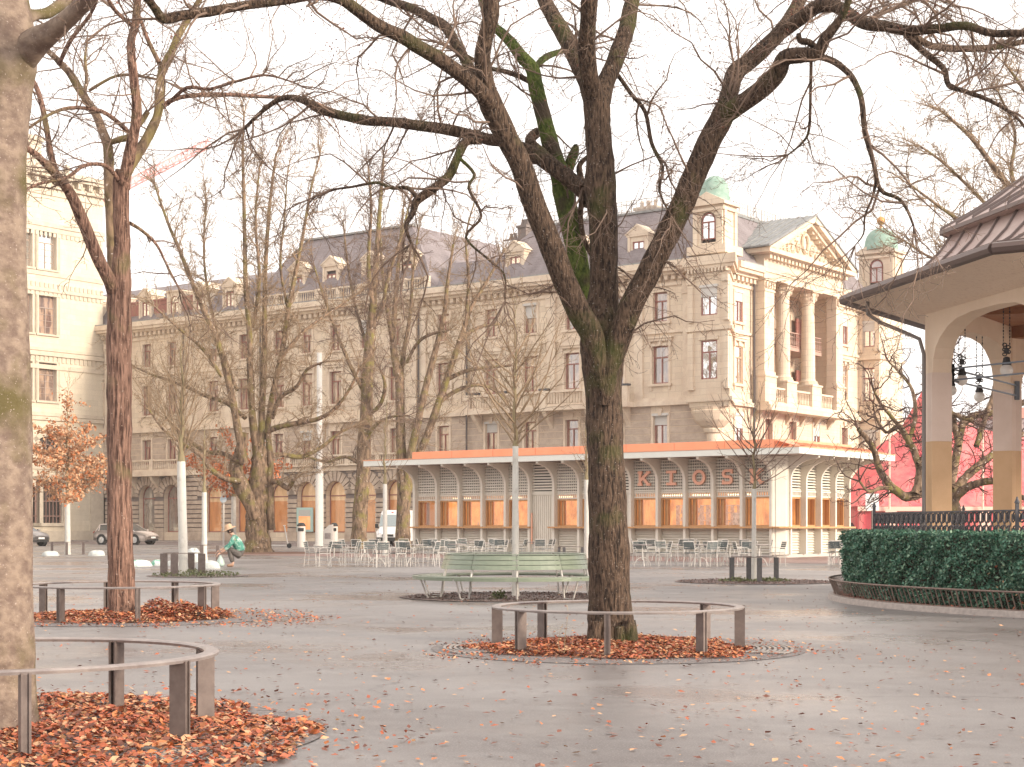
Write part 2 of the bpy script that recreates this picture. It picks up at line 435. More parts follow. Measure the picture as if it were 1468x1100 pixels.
# ------------------------------------------------------------------ mesh helpers
class MB:
    def __init__(s):
        s.v, s.f, s.m = [], [], []
        s.mi = 0

    def quad(s, *p):
        n = len(s.v)
        s.v += [tuple(q) for q in p]
        s.f.append(tuple(range(n, n + len(p))))
        s.m.append(s.mi)
        return s

    def box(s, c, d, rz=0.0, M=None):
        hx, hy, hz = d[0] / 2, d[1] / 2, d[2] / 2
        n = len(s.v)
        cs, sn = math.cos(rz), math.sin(rz)
        for z in (-hz, hz):
            for x, y in ((-hx, -hy), (hx, -hy), (hx, hy), (-hx, hy)):
                if M is not None:
                    q = M @ Vector((x, y, z))
                    s.v.append((c[0] + q.x, c[1] + q.y, c[2] + q.z))
                else:
                    s.v.append((c[0] + x * cs - y * sn, c[1] + x * sn + y * cs, c[2] + z))
        for f in ((3, 2, 1, 0), (4, 5, 6, 7), (0, 1, 5, 4), (1, 2, 6, 5), (2, 3, 7, 6), (3, 0, 4, 7)):
            s.f.append(tuple(n + i for i in f))
            s.m.append(s.mi)
        return s

    def b2(s, x0, x1, y0, y1, z0, z1):
        return s.box(((x0 + x1) / 2, (y0 + y1) / 2, (z0 + z1) / 2), (abs(x1 - x0), abs(y1 - y0), abs(z1 - z0)))

    def bar(s, a, b, w, h=None, up=(0, 0, 1)):
        a, b = Vector(a), Vector(b)
        d = b - a
        L = d.length
        z = d.normalized()
        u = Vector(up)
        x = z.cross(u)
        if x.length < 1e-4:
            x = z.cross(Vector((1, 0, 0)))
        x.normalize()
        y = z.cross(x)
        M = Matrix((x, y, z)).transposed()
        return s.box((a + b) / 2, (w, h or w, L), M=M)

    def tube(s, pts, r, n=8, cap=True, closed=False):
        pts = [Vector(p) for p in pts]
        if not hasattr(r, '__len__'):
            r = [r] * len(pts)
        base = len(s.v)
        N = len(pts)
        ref = None
        for i, p in enumerate(pts):
            if closed:
                t = pts[(i + 1) % N] - pts[i - 1]
            else:
                t = pts[min(i + 1, N - 1)] - pts[max(i - 1, 0)]
            t.normalize()
            if ref is None:
                ref = t.cross(Vector((0, 0, 1)))
                if ref.length < 0.1:
                    ref = t.cross(Vector((1, 0, 0)))
            ref = (ref - t * ref.dot(t)).normalized()
            b = t.cross(ref)
            for k in range(n):
                a = 2 * PI * k / n
                q = p + (ref * math.cos(a) + b * math.sin(a)) * r[i]
                s.v.append(tuple(q))
        for i in range(N if closed else N - 1):
            for k in range(n):
                a, b_ = base + i * n, base + ((i + 1) % N) * n
                s.f.append((a + k, a + (k + 1) % n, b_ + (k + 1) % n, b_ + k))
                s.m.append(s.mi)
        if cap and not closed:
            s.f.append(tuple(base + k for k in reversed(range(n))))
            s.f.append(tuple(base + (N - 1) * n + k for k in range(n)))
            s.m += [s.mi, s.mi]
        return s

    def lathe(s, c, prof, n=16, a0=0.0, a1=2 * PI):
        base = len(s.v)
        full = abs(a1 - a0 - 2 * PI) < 1e-6
        cols = n if full else n + 1
        for r, z in prof:
            for k in range(cols):
                a = a0 + (a1 - a0) * k / n
                s.v.append((c[0] + r * math.cos(a), c[1] + r * math.sin(a), c[2] + z))
        for i in range(len(prof) - 1):
            for k in range(n):
                k2 = (k + 1) % cols
                s.f.append((base + i * cols + k, base + i * cols + k2, base + (i + 1) * cols + k2, base + (i + 1) * cols + k))
                s.m.append(s.mi)
        return s

    def prism(s, poly, z0, z1):
        """poly: list of (x, y) ccw, vertical prism"""
        n, base = len(poly), len(s.v)
        s.v += [(x, y, z0) for x, y in poly] + [(x, y, z1) for x, y in poly]
        s.f.append(tuple(base + i for i in reversed(range(n))))
        s.f.append(tuple(base + n + i for i in range(n)))
        for i in range(n):
            j = (i + 1) % n
            s.f.append((base + i, base + j, base + n + j, base + n + i))
        s.m += [s.mi] * (n + 2)
        return s

    def slab(s, poly, d):
        """poly: planar 3-D polygon, d: extrusion vector"""
        n, base = len(poly), len(s.v)
        d = Vector(d)
        s.v += [tuple(p) for p in poly] + [tuple(Vector(p) + d) for p in poly]
        s.f.append(tuple(base + i for i in reversed(range(n))))
        s.f.append(tuple(base + n + i for i in range(n)))
        for i in range(n):
            j = (i + 1) % n
            s.f.append((base + i, base + j, base + n + j, base + n + i))
        s.m += [s.mi] * (n + 2)
        return s

    def mesh(s, name, mats, smooth=False):
        me = bpy.data.meshes.new(name)
        me.from_pydata(s.v, [], s.f)
        if not isinstance(mats, (list, tuple)):
            mats = [mats]
        for m in mats:
            me.materials.append(m)
        if len(mats) > 1:
            me.polygons.foreach_set('material_index', s.m)
        if smooth:
            me.polygons.foreach_set('use_smooth', [True] * len(s.f))
        me.update()
        return me

    def build(s, name, mats, parent=None, smooth=False, loc=None, rz=0.0):
        o = bpy.data.objects.new(name, s.mesh(name, mats, smooth))
        COL.objects.link(o)
        if parent:
            o.parent = parent
        if loc is not None:
            o.location = loc
        o.rotation_euler.z = rz
        return o


def tag(o, label=None, cat=None, group=None, kind=None):
    if label:
        o['label'] = label
    if cat:
        o['category'] = cat
    if group:
        o['group'] = group
    if kind:
        o['kind'] = kind
    return o


def thing(name, loc, label, cat, rz=0.0, group=None):
    o = bpy.data.objects.new(name, None)
    o.empty_display_size = 0.3
    COL.objects.link(o)
    o.location = loc
    o.rotation_euler.z = rz
    return tag(o, label, cat, group)


def copy_tree(o, parent=None):
    c = o.copy()
    COL.objects.link(c)
    c.parent = parent
    for ch in list(o.children):
        copy_tree(ch, c)
    return c


def smooth_by_angle(o):
    return o


def fast_mesh(name, V, Fq, mats, midx=None, smooth=False):
    """V (n,3) floats, Fq (m,4) ints"""
    me = bpy.data.meshes.new(name)
    V = np.asarray(V, dtype=np.float32)
    Fq = np.asarray(Fq, dtype=np.int32)
    k = Fq.shape[1]
    me.vertices.add(len(V))
    me.vertices.foreach_set('co', V.ravel())
    me.loops.add(Fq.size)
    me.loops.foreach_set('vertex_index', Fq.ravel())
    me.polygons.add(len(Fq))
    me.polygons.foreach_set('loop_start', np.arange(0, Fq.size, k, dtype=np.int32))
    me.polygons.foreach_set('loop_total', np.full(len(Fq), k, dtype=np.int32))
    for m in (mats if isinstance(mats, (list, tuple)) else [mats]):
        me.materials.append(m)
    if midx is not None:
        me.polygons.foreach_set('material_index', np.asarray(midx, dtype=np.int32))
    if smooth:
        me.polygons.foreach_set('use_smooth', np.ones(len(Fq), dtype=bool))
    me.update()
    me.validate()
    return me


def link_mesh(name, me, parent=None):
    o = bpy.data.objects.new(name, me)
    COL.objects.link(o)
    if parent:
        o.parent = parent
    return o
# ------------------------------------------------------------------ trees


def tubes_np(polys, n):
    """polys: list of lists of (x, y, z, r). returns V, F of n-sided tubes"""
    by = {}
    for p in polys:
        by.setdefault(len(p), []).append(p)
    Vs, Fs, off = [], [], 0
    for k, ps in by.items():
        A = np.array(ps, dtype=np.float64)              # m, k, 4
        P, R = A[:, :, :3], A[:, :, 3]
        T = np.empty_like(P)
        T[:, 1:-1] = P[:, 2:] - P[:, :-2]
        T[:, 0] = P[:, 1] - P[:, 0]
        T[:, -1] = P[:, -1] - P[:, -2]
        T /= np.linalg.norm(T, axis=2, keepdims=True) + 1e-9
        D = P[:, -1] - P[:, 0]
        D /= np.linalg.norm(D, axis=1, keepdims=True) + 1e-9
        ref = np.where(np.abs(D[:, 2:3]) > 0.8, np.array([[1.0, 0, 0]]), np.array([[0, 0, 1.0]]))
        ref = np.repeat(ref[:, None, :], k, axis=1)
        X = np.cross(T, ref)
        X /= np.linalg.norm(X, axis=2, keepdims=True) + 1e-9
        Y = np.cross(T, X)
        ang = np.arange(n) * 2 * PI / n
        V = (P[:, :, None, :] + R[:, :, None, None] * (X[:, :, None, :] * np.cos(ang)[None, None, :, None] + Y[:, :, None, :] * np.sin(ang)[None, None, :, None]))
        m = len(ps)
        idx = np.arange(m * k * n).reshape(m, k, n)
        a = idx[:, :-1, :]
        b = idx[:, 1:, :]
        q = np.stack([a, np.roll(a, -1, axis=2), np.roll(b, -1, axis=2), b], axis=-1).reshape(-1, 4)
        Vs.append(V.reshape(-1, 3))
        Fs.append(q + off)
        off += m * k * n
    return np.concatenate(Vs), np.concatenate(Fs)


def catmull(pts, sub):
    out = []
    n = len(pts)
    for i in range(n - 1):
        p0, p1, p2, p3 = pts[max(i - 1, 0)], pts[i], pts[i + 1], pts[min(i + 2, n - 1)]
        for s in range(sub):
            t = s / sub
            out.append(tuple(0.5 * ((2 * b) + (-a + c) * t + (2 * a - 5 * b + 4 * c - d) * t * t + (-a + 3 * b - 3 * c + d) * t ** 3)
                             for a, b, c, d in zip(p0, p1, p2, p3)))
    out.append(tuple(pts[-1]))
    return out


class Tree:
    def __init__(s, seed, Y):
        s.R = random.Random(seed)
        s.Y = Y
        s.limbs = []                            # (points xyzr, material index)
        s.tw = []                               # twig polylines
        s.th = []                               # thicker twigs

    def limb(s, pts, y0=0.0, y1=None, mi=0, sub=4, rs=1.0):
        """pts: (px, py, r_px) in photo pixels, depth Y + y0 .. Y + y1 along the limb"""
        if y1 is None:
            y1 = y0
        n = len(pts)
        P = []
        for i, (x, y, r) in enumerate(pts):
            t = i / (n - 1)
            Yd = s.Y + y0 + (y1 - y0) * t
            p = at(x, y, Yd)
            P.append((p.x, p.y, p.z, r * rs / F * Yd))
        P = catmull(P, sub)
        s.limbs.append((P, mi))
        return P

    def raw(s, P, mi=0, sub=4):
        P = catmull(P, sub)
        s.limbs.append((P, mi))
        return P

    def grow(s, p, d, L, r, lvl, o):
        R = s.R
        n = o['seg'][lvl]
        st = L / n
        x, y, z = p
        dx, dy, dz = d
        w, g = o['wig'][lvl], o['grav'][lvl]
        pts = [(x, y, z, r)]
        for i in range(n):
            dx += R.gauss(0, w)
            dy += R.gauss(0, w)
            dz += R.gauss(0, w) + g * (i + 1) / n
            q = 1 / math.sqrt(dx * dx + dy * dy + dz * dz + 1e-9)
            dx *= q
            dy *= q
            dz *= q
            x += dx * st
            y += dy * st
            z += dz * st
            rr = r * (1 - 0.8 * (i + 1) / n)
            pts.append((x, y, z, max(rr, o['rmin'])))
            if lvl + 1 < o['lv'] and i >= 0:
                k = o['kids'][lvl] / n
                c = int(k) + (1 if R.random() < k - int(k) else 0)
                for _ in range(c):
                    ax, ay, az = R.gauss(0, 1), R.gauss(0, 1), R.gauss(0, 1)
                    dot = ax * dx + ay * dy + az * dz
                    ax -= dot * dx
                    ay -= dot * dy
                    az -= dot * dz
                    q = 1 / math.sqrt(ax * ax + ay * ay + az * az + 1e-9)
                    sp = o['spread'][lvl] * R.uniform(0.6, 1.3)
                    cx, cy, cz = dx + ax * q * sp, dy + ay * q * sp, dz + az * q * sp
                    q = 1 / math.sqrt(cx * cx + cy * cy + cz * cz)
                    f = R.random()
                    bx, by, bz, _r = pts[-2]
                    bp = (bx + (x - bx) * f, by + (y - by) * f, bz + (z - bz) * f)
                    s.grow(bp, (cx * q, cy * q, cz * q), L * o['len'][lvl] * R.uniform(0.5, 1.2) * (1 - 0.45 * i / n), max(rr * 0.6, o['rmin']), lvl + 1, o)
        (s.th if lvl == 0 else s.tw).append(pts)

    def sprout(s, P, per_m, L, r, o, up=0.3, start=0.15, spread=1.0, side=None, taper=0.4, end=True, rk=None):
        R = s.R
        n = len(P)
        acc = 0.0
        for i in range(1, n):
            a, b = P[i - 1], P[i]
            seg = math.dist(a[:3], b[:3])
            t = i / n
            if t < start:
                continue
            acc += seg * per_m
            while acc > 0:
                if R.random() > min(acc, 1):
                    break
                acc -= 1
                f = R.random()
                p = tuple(a[k] + (b[k] - a[k]) * f for k in range(3))
                tx, ty, tz = ((b[k] - a[k]) / (seg + 1e-9) for k in range(3))
                ax, ay, az = R.gauss(0, 1), R.gauss(0, 1), R.gauss(0, 1) + up
                if side:
                    ax, ay, az = ax + side[0], ay + side[1], az + side[2]
                q = spread / math.sqrt(ax * ax + ay * ay + az * az + 1e-9)
                dx, dy, dz = tx * 0.6 + ax * q, ty * 0.6 + ay * q, tz * 0.6 + az * q
                q = 1 / math.sqrt(dx * dx + dy * dy + dz * dz + 1e-9)
                rr = min(r, (b[3]) * 0.7) if rk is None else b[3] * rk
                s.grow(p, (dx * q, dy * q, dz * q), L * R.uniform(0.5, 1.25) * (1 - taper * t), max(rr, o['rmin']), 0, o)
        if end:
            a, b = P[-2], P[-1]
            seg = math.dist(a[:3], b[:3])
            for _ in range(3):
                d = [(b[k] - a[k]) / seg + R.gauss(0, 0.3) for k in range(3)]
                q = 1 / math.sqrt(sum(v * v for v in d))
                s.grow(b[:3], tuple(v * q for v in d), L, min(r, b[3]), 0, o)

    def finish(s, name, base, label, cat, mats, twigm, group=None, rough_amp=0.08, sides=12, leaves=None, tsides=3):
        root = thing(name, base, label, cat, group=group)
        b = np.array(base)
        Vs, Fs, Ms, off = [], [], [], 0
        for P, mi in s.limbs:
            V, Fq = tubes_np([P], sides)
            # knobbly bark outline
            A = np.array(P)
            c = np.repeat(A[:, :3], sides, axis=0)
            d = V - c
            ph = np.sin(V[:, 2] * 9 + V[:, 0] * 13) * 0.5 + np.sin(V[:, 2] * 23 + V[:, 1] * 17 + V[:, 0] * 5) * 0.3 + RNG.uniform(-0.5, 0.5, len(V))
            V = c + d * (1 + rough_amp * ph)[:, None]
            Vs.append(V)
            Fs.append(Fq + off)
            Ms.append(np.full(len(Fq), mi))
            off += len(V)
        V, Fq, M = np.concatenate(Vs) - b, np.concatenate(Fs), np.concatenate(Ms)
        link_mesh('trunk', fast_mesh('trunk', V, Fq, mats, M, smooth=True), root)
        if s.tw or s.th:
            parts = []
            if s.th:
                parts.append(tubes_np(s.th, 5))
            if s.tw:
                parts.append(tubes_np(s.tw, tsides))
            o2 = 0
            vv, ff = [], []
            for V, Fq in parts:
                vv.append(V)
                ff.append(Fq + o2)
                o2 += len(V)
            V, Fq = np.concatenate(vv) - b, np.concatenate(ff)
            mi = np.zeros(len(Fq), dtype=np.int32)
            ml = [twigm] if not isinstance(twigm, (list, tuple)) else list(twigm)
            if leaves:
                lm, cnt, size, zr = leaves
                ends = [p[-1] for p in s.tw if zr[0] < p[-1][2] < zr[1]] + [p[len(p) // 2] for p in s.tw if zr[0] < p[-1][2] < zr[1]]
                LV, LF, LM = leaf_quads([s.R.choice(ends) for _ in range(cnt)], size, s.R, 0.10)
                LF = LF + len(V)
                V = np.concatenate([V, LV - b])
                Fq = np.concatenate([Fq, LF])
                mi = np.concatenate([mi, len(ml) + LM % len(lm)])
                ml += lm
            link_mesh('crown', fast_mesh('crown', V, Fq, ml, mi), root)
        return root


def leaf_quads(pts, size, R, jit=0.0):
    n = len(pts)
    C = np.array([p[:3] for p in pts], dtype=np.float64) + RNG.normal(0, jit, (n, 3))
    A = RNG.normal(0, 1, (n, 3))
    A /= np.linalg.norm(A, axis=1, keepdims=True)
    B = np.cross(A, RNG.normal(0, 1, (n, 3)))
    B /= np.linalg.norm(B, axis=1, keepdims=True)
    s = size * RNG.uniform(0.6, 1.3, (n, 1))
    V = np.stack([C - A * s, C - B * s * 0.55, C + A * s, C + B * s * 0.55], axis=1).reshape(-1, 3)
    Fq = np.arange(4 * n).reshape(n, 4)
    return V, Fq, RNG.integers(0, 10, n)


# ---- big tree in the middle (the frame of the picture)
def big_tree():
    t = Tree(11, 18.2)
    L = t.limb
    tr = [(879, 937, 45), (878, 925, 37), (876, 900, 33), (874, 860, 31), (873, 800, 29.5), (871, 720, 27.5), (868, 640, 26.5), (865, 560, 27),
          (864, 510, 31), (863, 480, 32), (863, 450, 26), (865, 420, 21.5), (866, 360, 20), (864, 310, 21), (861, 270, 23), (860, 230, 20), (857, 180, 19), (855, 145, 19)]
    L(tr, 0, 0, sub=5)
    for x, y, dx in ((850, 936, -13), (905, 935, 13), (870, 944, -3), (890, 943, 5)):     # root flare
        L([(x - dx * 0.3, y - 45, 10), (x, y - 12, 11), (x + dx * 0.5, y + 6, 7)], -0.25, -0.3, sub=3)
    lims = []
    A = lims.append
    A((L([(868, 575, 11), (860, 530, 15), (848, 480, 17), (830, 448, 17), (808, 400, 17), (785, 340, 17), (765, 290, 16.5), (748, 240, 16), (728, 200, 16), (708, 160, 17), (698, 135, 16)], -0.15, -0.9), 0.3))
    A((L([(700, 140, 14), (695, 110, 12), (692, 80, 12), (697, 50, 11), (704, 20, 12), (703, -20, 11), (700, -60, 9)], -0.9, -1.2), 1))
    A((L([(702, 150, 13), (690, 133, 11.5), (665, 110, 11), (630, 85, 10.5), (600, 68, 10), (575, 52, 10), (545, 38, 9), (515, 17, 8.5), (490, 0, 8), (455, -7, 7.5),
          (408, 0, 7), (350, 8, 6.5), (300, 17, 7), (262, 22, 7), (235, 27, 7.5), (222, 12, 6), (208, -8, 6), (190, -40, 5)], -0.9, -3.2), 1))
    A((L([(690, 122, 8), (670, 92, 7), (655, 65, 7), (638, 38, 7.5), (618, 27, 7), (590, 12, 6.5), (560, 2, 6), (520, -14, 5), (470, -40, 4)], -0.9, 0.8), 1))
    A((L([(848, 288, 14), (835, 272, 12), (800, 245, 11.5), (770, 224, 11), (745, 212, 10), (725, 203, 9), (700, 200, 8.5), (670, 192, 8), (640, 186, 8), (600, 180, 7.5),
          (560, 175, 7), (525, 173, 7), (490, 166, 6.5), (458, 157, 6), (432, 143, 5), (405, 141, 4), (378, 158, 3.2), (350, 185, 2.2)], 0.3, 2.0), 1.2))
    A((L([(690, 203, 5), (668, 203, 6.5), (655, 228, 6.5), (643, 253, 6.5), (618, 273, 6.5), (597, 289, 6), (592, 305, 4.5), (582, 325, 3), (590, 350, 2)], 0.6, 0.0), 1))
    A((L([(600, 287, 3.5), (585, 270, 3), (562, 270, 2.5), (540, 262, 2.2), (505, 268, 1.8), (475, 272, 1.4)], 0.1, 0.5), 1))
    A((L([(660, 228, 2.6), (680, 250, 2.4), (672, 270, 2.2), (690, 310, 2), (668, 340, 1.8), (700, 372, 1.6), (723, 395, 1.6), (724, 432, 1.2)], 0.3, -0.4), 0.8))
    # central crown limbs
    A((L([(855, 160, 16), (843, 120, 14), (827, 86, 13), (809, 50, 12), (791, 20, 11), (777, -8, 10), (765, -50, 8)], 0, 1.2), 0.7))
    A((L([(856, 150, 15), (845, 112, 13), (841, 70, 13), (843, 36, 12), (845, 0, 12), (850, -60, 9)], 0, -0.8), 0.7))
    A((L([(858, 155, 16), (868, 120, 13), (884, 82, 12.5), (898, 42, 12), (905, 8, 11), (915, -40, 9)], 0, 0.8, mi=0), 0.7))
    # mossy stem behind
    A((L([(860, 540, 10), (853, 495, 13), (846, 455, 12.5), (835, 400, 13), (826, 360, 14), (818, 320, 15), (808, 280, 15), (802, 250, 14), (793, 222, 13), (785, 190, 12), (775, 152, 11), (768, 125, 11),
          (763, 98, 10), (748, 82, 9), (735, 64, 8), (720, 48, 7), (700, 30, 6), (690, 0, 5), (670, -40, 4)], 0.45, 1.4, mi=1), 0.5))
    L([(806, 268, 9), (815, 240, 8), (824, 216, 6.5), (825, 208, 3)], 1.0, 0.9, mi=1)
    A((L([(765, 120, 4), (745, 110, 4), (722, 102, 3.5), (700, 97, 3), (670, 80, 2)], 1.2, 1.6), 0.8))
    A((L([(766, 100, 5), (780, 84, 5), (800, 75, 4), (825, 70, 3)], 1.3, 1.9, mi=1), 0.8))
    A((L([(770, 190, 7), (760, 205, 8), (790, 232, 8), (815, 252, 8), (835, 270, 7)], 1.0, 0.2, mi=0), 0.2))
    A((L([(842, 225, 3), (830, 240, 4), (836, 270, 4.5), (832, 310, 4), (838, 345, 3.5), (850, 370, 3)], 0.7, 0.5), 0.4))
    # right limb
    A((L([(866, 580, 12), (873, 530, 16), (889, 480, 17.5), (904, 440, 17), (925, 400, 17), (950, 350, 17), (975, 300, 17), (996, 250, 17), (1016, 205, 17), (1033, 172, 17), (1044, 150, 15)], -0.15, -0.7, mi=2), 0.3))
    A((L([(1040, 160, 14), (1047, 128, 13), (1055, 104, 13), (1082, 82, 12), (1117, 48, 11), (1135, 22, 10), (1150, -6, 9), (1170, -50, 7)], -0.7, 0.4, mi=0), 0.9))
    A((L([(1117, 50, 9), (1148, 27, 10), (1171, 10, 10), (1194, 8, 9.5), (1217, 20, 9), (1240, 34, 8.5), (1271, 38, 8), (1302, 44, 7.5), (1345, 41, 6.5), (1384, 37, 6), (1422, 48, 5.5), (1468, 48, 5), (1520, 60, 4)], 0, -2.6), 1.1))
    A((L([(1302, 46, 5), (1330, 64, 5), (1355, 69, 5), (1384, 70, 5), (1422, 68, 4.5), (1475, 58, 4), (1530, 40, 3)], -1.2, 0.2), 1))
    A((L([(1295, 46, 4), (1310, 62, 4.5), (1330, 79, 4.5), (1353, 99, 4.2), (1360, 122, 4), (1380, 130, 3.6), (1418, 144, 3), (1457, 168, 2.2), (1480, 200, 1.5)], -1.2, -2.4), 1))
    A((L([(1040, 165, 13), (1053, 155, 13.5), (1070, 144, 13.5), (1097, 124, 13), (1115, 105, 12.5), (1124, 84, 11.5), (1148, 79, 11), (1171, 77, 9.5), (1184, 54, 8), (1202, 31, 6), (1215, 5, 5), (1225, -40, 4)], -0.7, -1.8, mi=2), 0.8))
    L([(1172, 72, 5), (1160, 61, 5), (1147, 58, 4.5), (1145, 48, 3.5)], -1.3, -1.4, mi=2)
    A((L([(1171, 80, 5), (1190, 86, 5), (1204, 94, 4.8), (1222, 112, 4.5), (1235, 143, 4.2), (1240, 190, 3.8), (1252, 232, 3.4), (1262, 272, 3), (1287, 284, 2.6), (1300, 300, 2.2), (1310, 325, 1.4)], -1.4, -2.6), 0.8))
    A((L([(1258, 256, 2), (1250, 285, 1.8), (1240, 310, 1.5), (1238, 335, 1.2), (1226, 352, 0.8)], -2.3, -2.3), 0.6))
    A((L([(1163, 80, 2.5), (1162, 130, 2.2), (1160, 185, 2), (1150, 205, 1.6), (1130, 222, 1.2)], -1.4, -1.0), 1))
    A((L([(886, 108, 3), (905, 135, 3), (925, 161, 3), (934, 205, 2.8), (950, 241, 2.4), (945, 273, 1.8), (962, 310, 1.2)], 0.4, -0.6), 1))
    A((L([(1240, 34, 4), (1262, 20, 3.5), (1300, 5, 3), (1340, -10, 3)], -0.6, 1.2), 1))
    # branch from the left of the frame, dark, low in the crown
    o = dict(lv=3, seg=[7, 5, 3], wig=[0.26, 0.30, 0.30], grav=[-0.14, -0.10, -0.05], kids=[8, 4.5], len=[0.42, 0.5], spread=[1.0, 1.0], rmin=0.0023)
    for P, k in lims:
        t.sprout(P, 3.7 * k, 1.45, 0.015, o, up=0.1, start=0.12, spread=1.1, taper=0.1)
    fine = dict(lv=2, seg=[5, 4], wig=[0.3, 0.3], grav=[-0.15, -0.1], kids=[3.0], len=[0.5], spread=[1.0], rmin=0.0022)
    for P, k in lims:
        t.sprout(P, 7 * k, 0.6, 0.006, fine, up=0.2, start=0.2, spread=1.4, taper=0)
    # hanging seed bunches
    keys = []
    R = t.R
    ends = [p[-1] for p in t.tw if p[-1][2] > 5.5 and R.random() < 0.022]
    for e in ends:
        for _ in range(R.randint(5, 14)):
            keys.append((e[0] + R.gauss(0, .05), e[1] + R.gauss(0, .05), e[2] - abs(R.gauss(0.05, .09)), 0))
    t.keys = keys
    base = gp(878, 927)
    root = t.finish('large_tree', base, 'tall dark-barked tree with thick mossy limbs dominating the middle, inside a leaf-filled ring guard', 'tree',
                    [B_BIG, B_MOSS, B_BIG], B_TWIGR, rough_amp=0.05, sides=18)
    V, Fq, _m = leaf_quads(keys, 0.016, R)
    V = V - np.array(base)
    link_mesh('seed_bunches', fast_mesh('seed_bunches', V, Fq, [LEAFM[2]]), root)['kind'] = 'stuff'
    return t


def left_tree():
    t = Tree(5, 24.1)
    L = t.limb
    L([(178, 892, 28), (177, 880, 23), (175, 850, 19.5), (173, 800, 18.5), (171, 700, 17.5), (171, 600, 17.5), (171, 500, 18), (171, 430, 17), (173, 400, 15), (175, 360, 12), (174, 310, 11.5), (173, 265, 11.5), (176, 245, 10)], 0, 0, sub=6)
    ls = []
    A = ls.append
    A((L([(166, 430, 10), (157, 402, 9.5), (140, 370, 9), (120, 320, 8.5), (106, 287, 8), (91, 263, 7), (75, 245, 6), (55, 225, 5), (38, 212, 4), (20, 200, 3)], 0, -1.5, mi=0), 1))
    A((L([(88, 262, 4.5), (80, 245, 4.5), (72, 215, 4.2), (66, 180, 4), (60, 150, 4), (52, 125, 3.6), (38, 102, 3), (20, 85, 2)], -0.8, -0.2), 1))
    A((L([(168, 425, 10), (163, 390, 8.5), (161, 350, 8), (158, 300, 7.5), (156, 250, 7.5), (155, 212, 7), (147, 188, 6.5), (138, 165, 6), (125, 145, 6), (112, 125, 6), (100, 105, 5.5), (88, 92, 5), (72, 76, 4), (52, 60, 4), (30, 40, 3)], 0.3, 1.8, mi=1), 1))
    A((L([(176, 270, 10), (180, 250, 9), (186, 220, 8.5), (194, 180, 7.5), (196, 150, 7), (190, 100, 6.5), (188, 60, 6), (195, 30, 6), (198, -10, 5), (205, -60, 4)], 0, -0.8), 1))
    A((L([(178, 252, 9), (190, 232, 8), (205, 208, 7.5), (216, 188, 7), (226, 165, 6.5), (229, 130, 6.5), (233, 100, 6), (246, 75, 5.5), (256, 50, 5), (272, 25, 4.5), (290, -10, 4), (300, -60, 3)], 0, 1.0, mi=1), 1))
    A((L([(160, 204, 4), (172, 200, 4.5), (185, 196, 4.5), (200, 178, 4), (212, 160, 4)], 0.5, 0.3, mi=1), 0.3))
    A((L([(228, 158, 3.5), (250, 142, 3.5), (290, 136, 3.2), (330, 136, 3), (380, 139, 2.6), (430, 141, 2), (460, 150, 1.5)], 0.8, 2.2), 1.4))
    A((L([(240, 150, 2.6), (268, 126, 2.6), (300, 128, 2.4), (335, 118, 2), (380, 108, 1.6), (420, 118, 1.2)], 0.8, -0.5), 1.4))
    A((L([(176, 268, 3.2), (160, 245, 3), (145, 236, 2.8), (120, 238, 2.6), (95, 255, 2.4), (62, 262, 2), (35, 272, 1.6)], 0, -1.6), 1.4))
    A((L([(184, 190, 3.2), (165, 172, 3), (140, 158, 2.8), (100, 155, 2.6), (70, 165, 2.2), (35, 188, 1.8)], 0, -1), 1.2))
    A((L([(228, 90, 3.5), (213, 60, 3), (202, 30, 2.6), (195, 15, 2.6)], 0.5, 0.4), 1))
    A((L([(188, 36, 3), (165, 15, 3), (150, -10, 2.6)], -0.6, -1.2), 1))
    A((L([(120, 140, 2.4), (124, 115, 2.4), (122, 84, 2), (125, 60, 1.5)], 1.4, 1.8, mi=1), 1))
    A((L([(128, 130, 2.2), (170, 108, 2), (215, 112, 1.8), (240, 118, 1.4)], 1.4, 1.0, mi=1), 1))
    A((L([(85, 92, 3), (100, 60, 3), (130, 20, 2.4), (142, -10, 2)], 1.4, 0.4), 1))
    A((L([(186, 320, 2.8), (205, 332, 2.4), (225, 352, 2), (240, 382, 1.6), (256, 412, 1.2)], 0.1, 1.0), 1))
    o = dict(lv=3, seg=[6, 5, 3], wig=[0.28, 0.32, 0.3], grav=[-0.08, -0.05, -0.02], kids=[6, 3], len=[0.42, 0.5], spread=[1.0, 1.0], rmin=0.0032)
    for P, k in ls:
        t.sprout(P, 4.6 * k, 1.5, 0.013, o, up=0.2, start=0.25, spread=1.1, taper=0.1)
    return t.finish('bark_tree', gp(178, 886), 'slender tree with peeling reddish bark inside the ring guard left of the sapling row', 'tree', [B_RED, B_MID], B_TWIGR, rough_amp=0.07, sides=16)


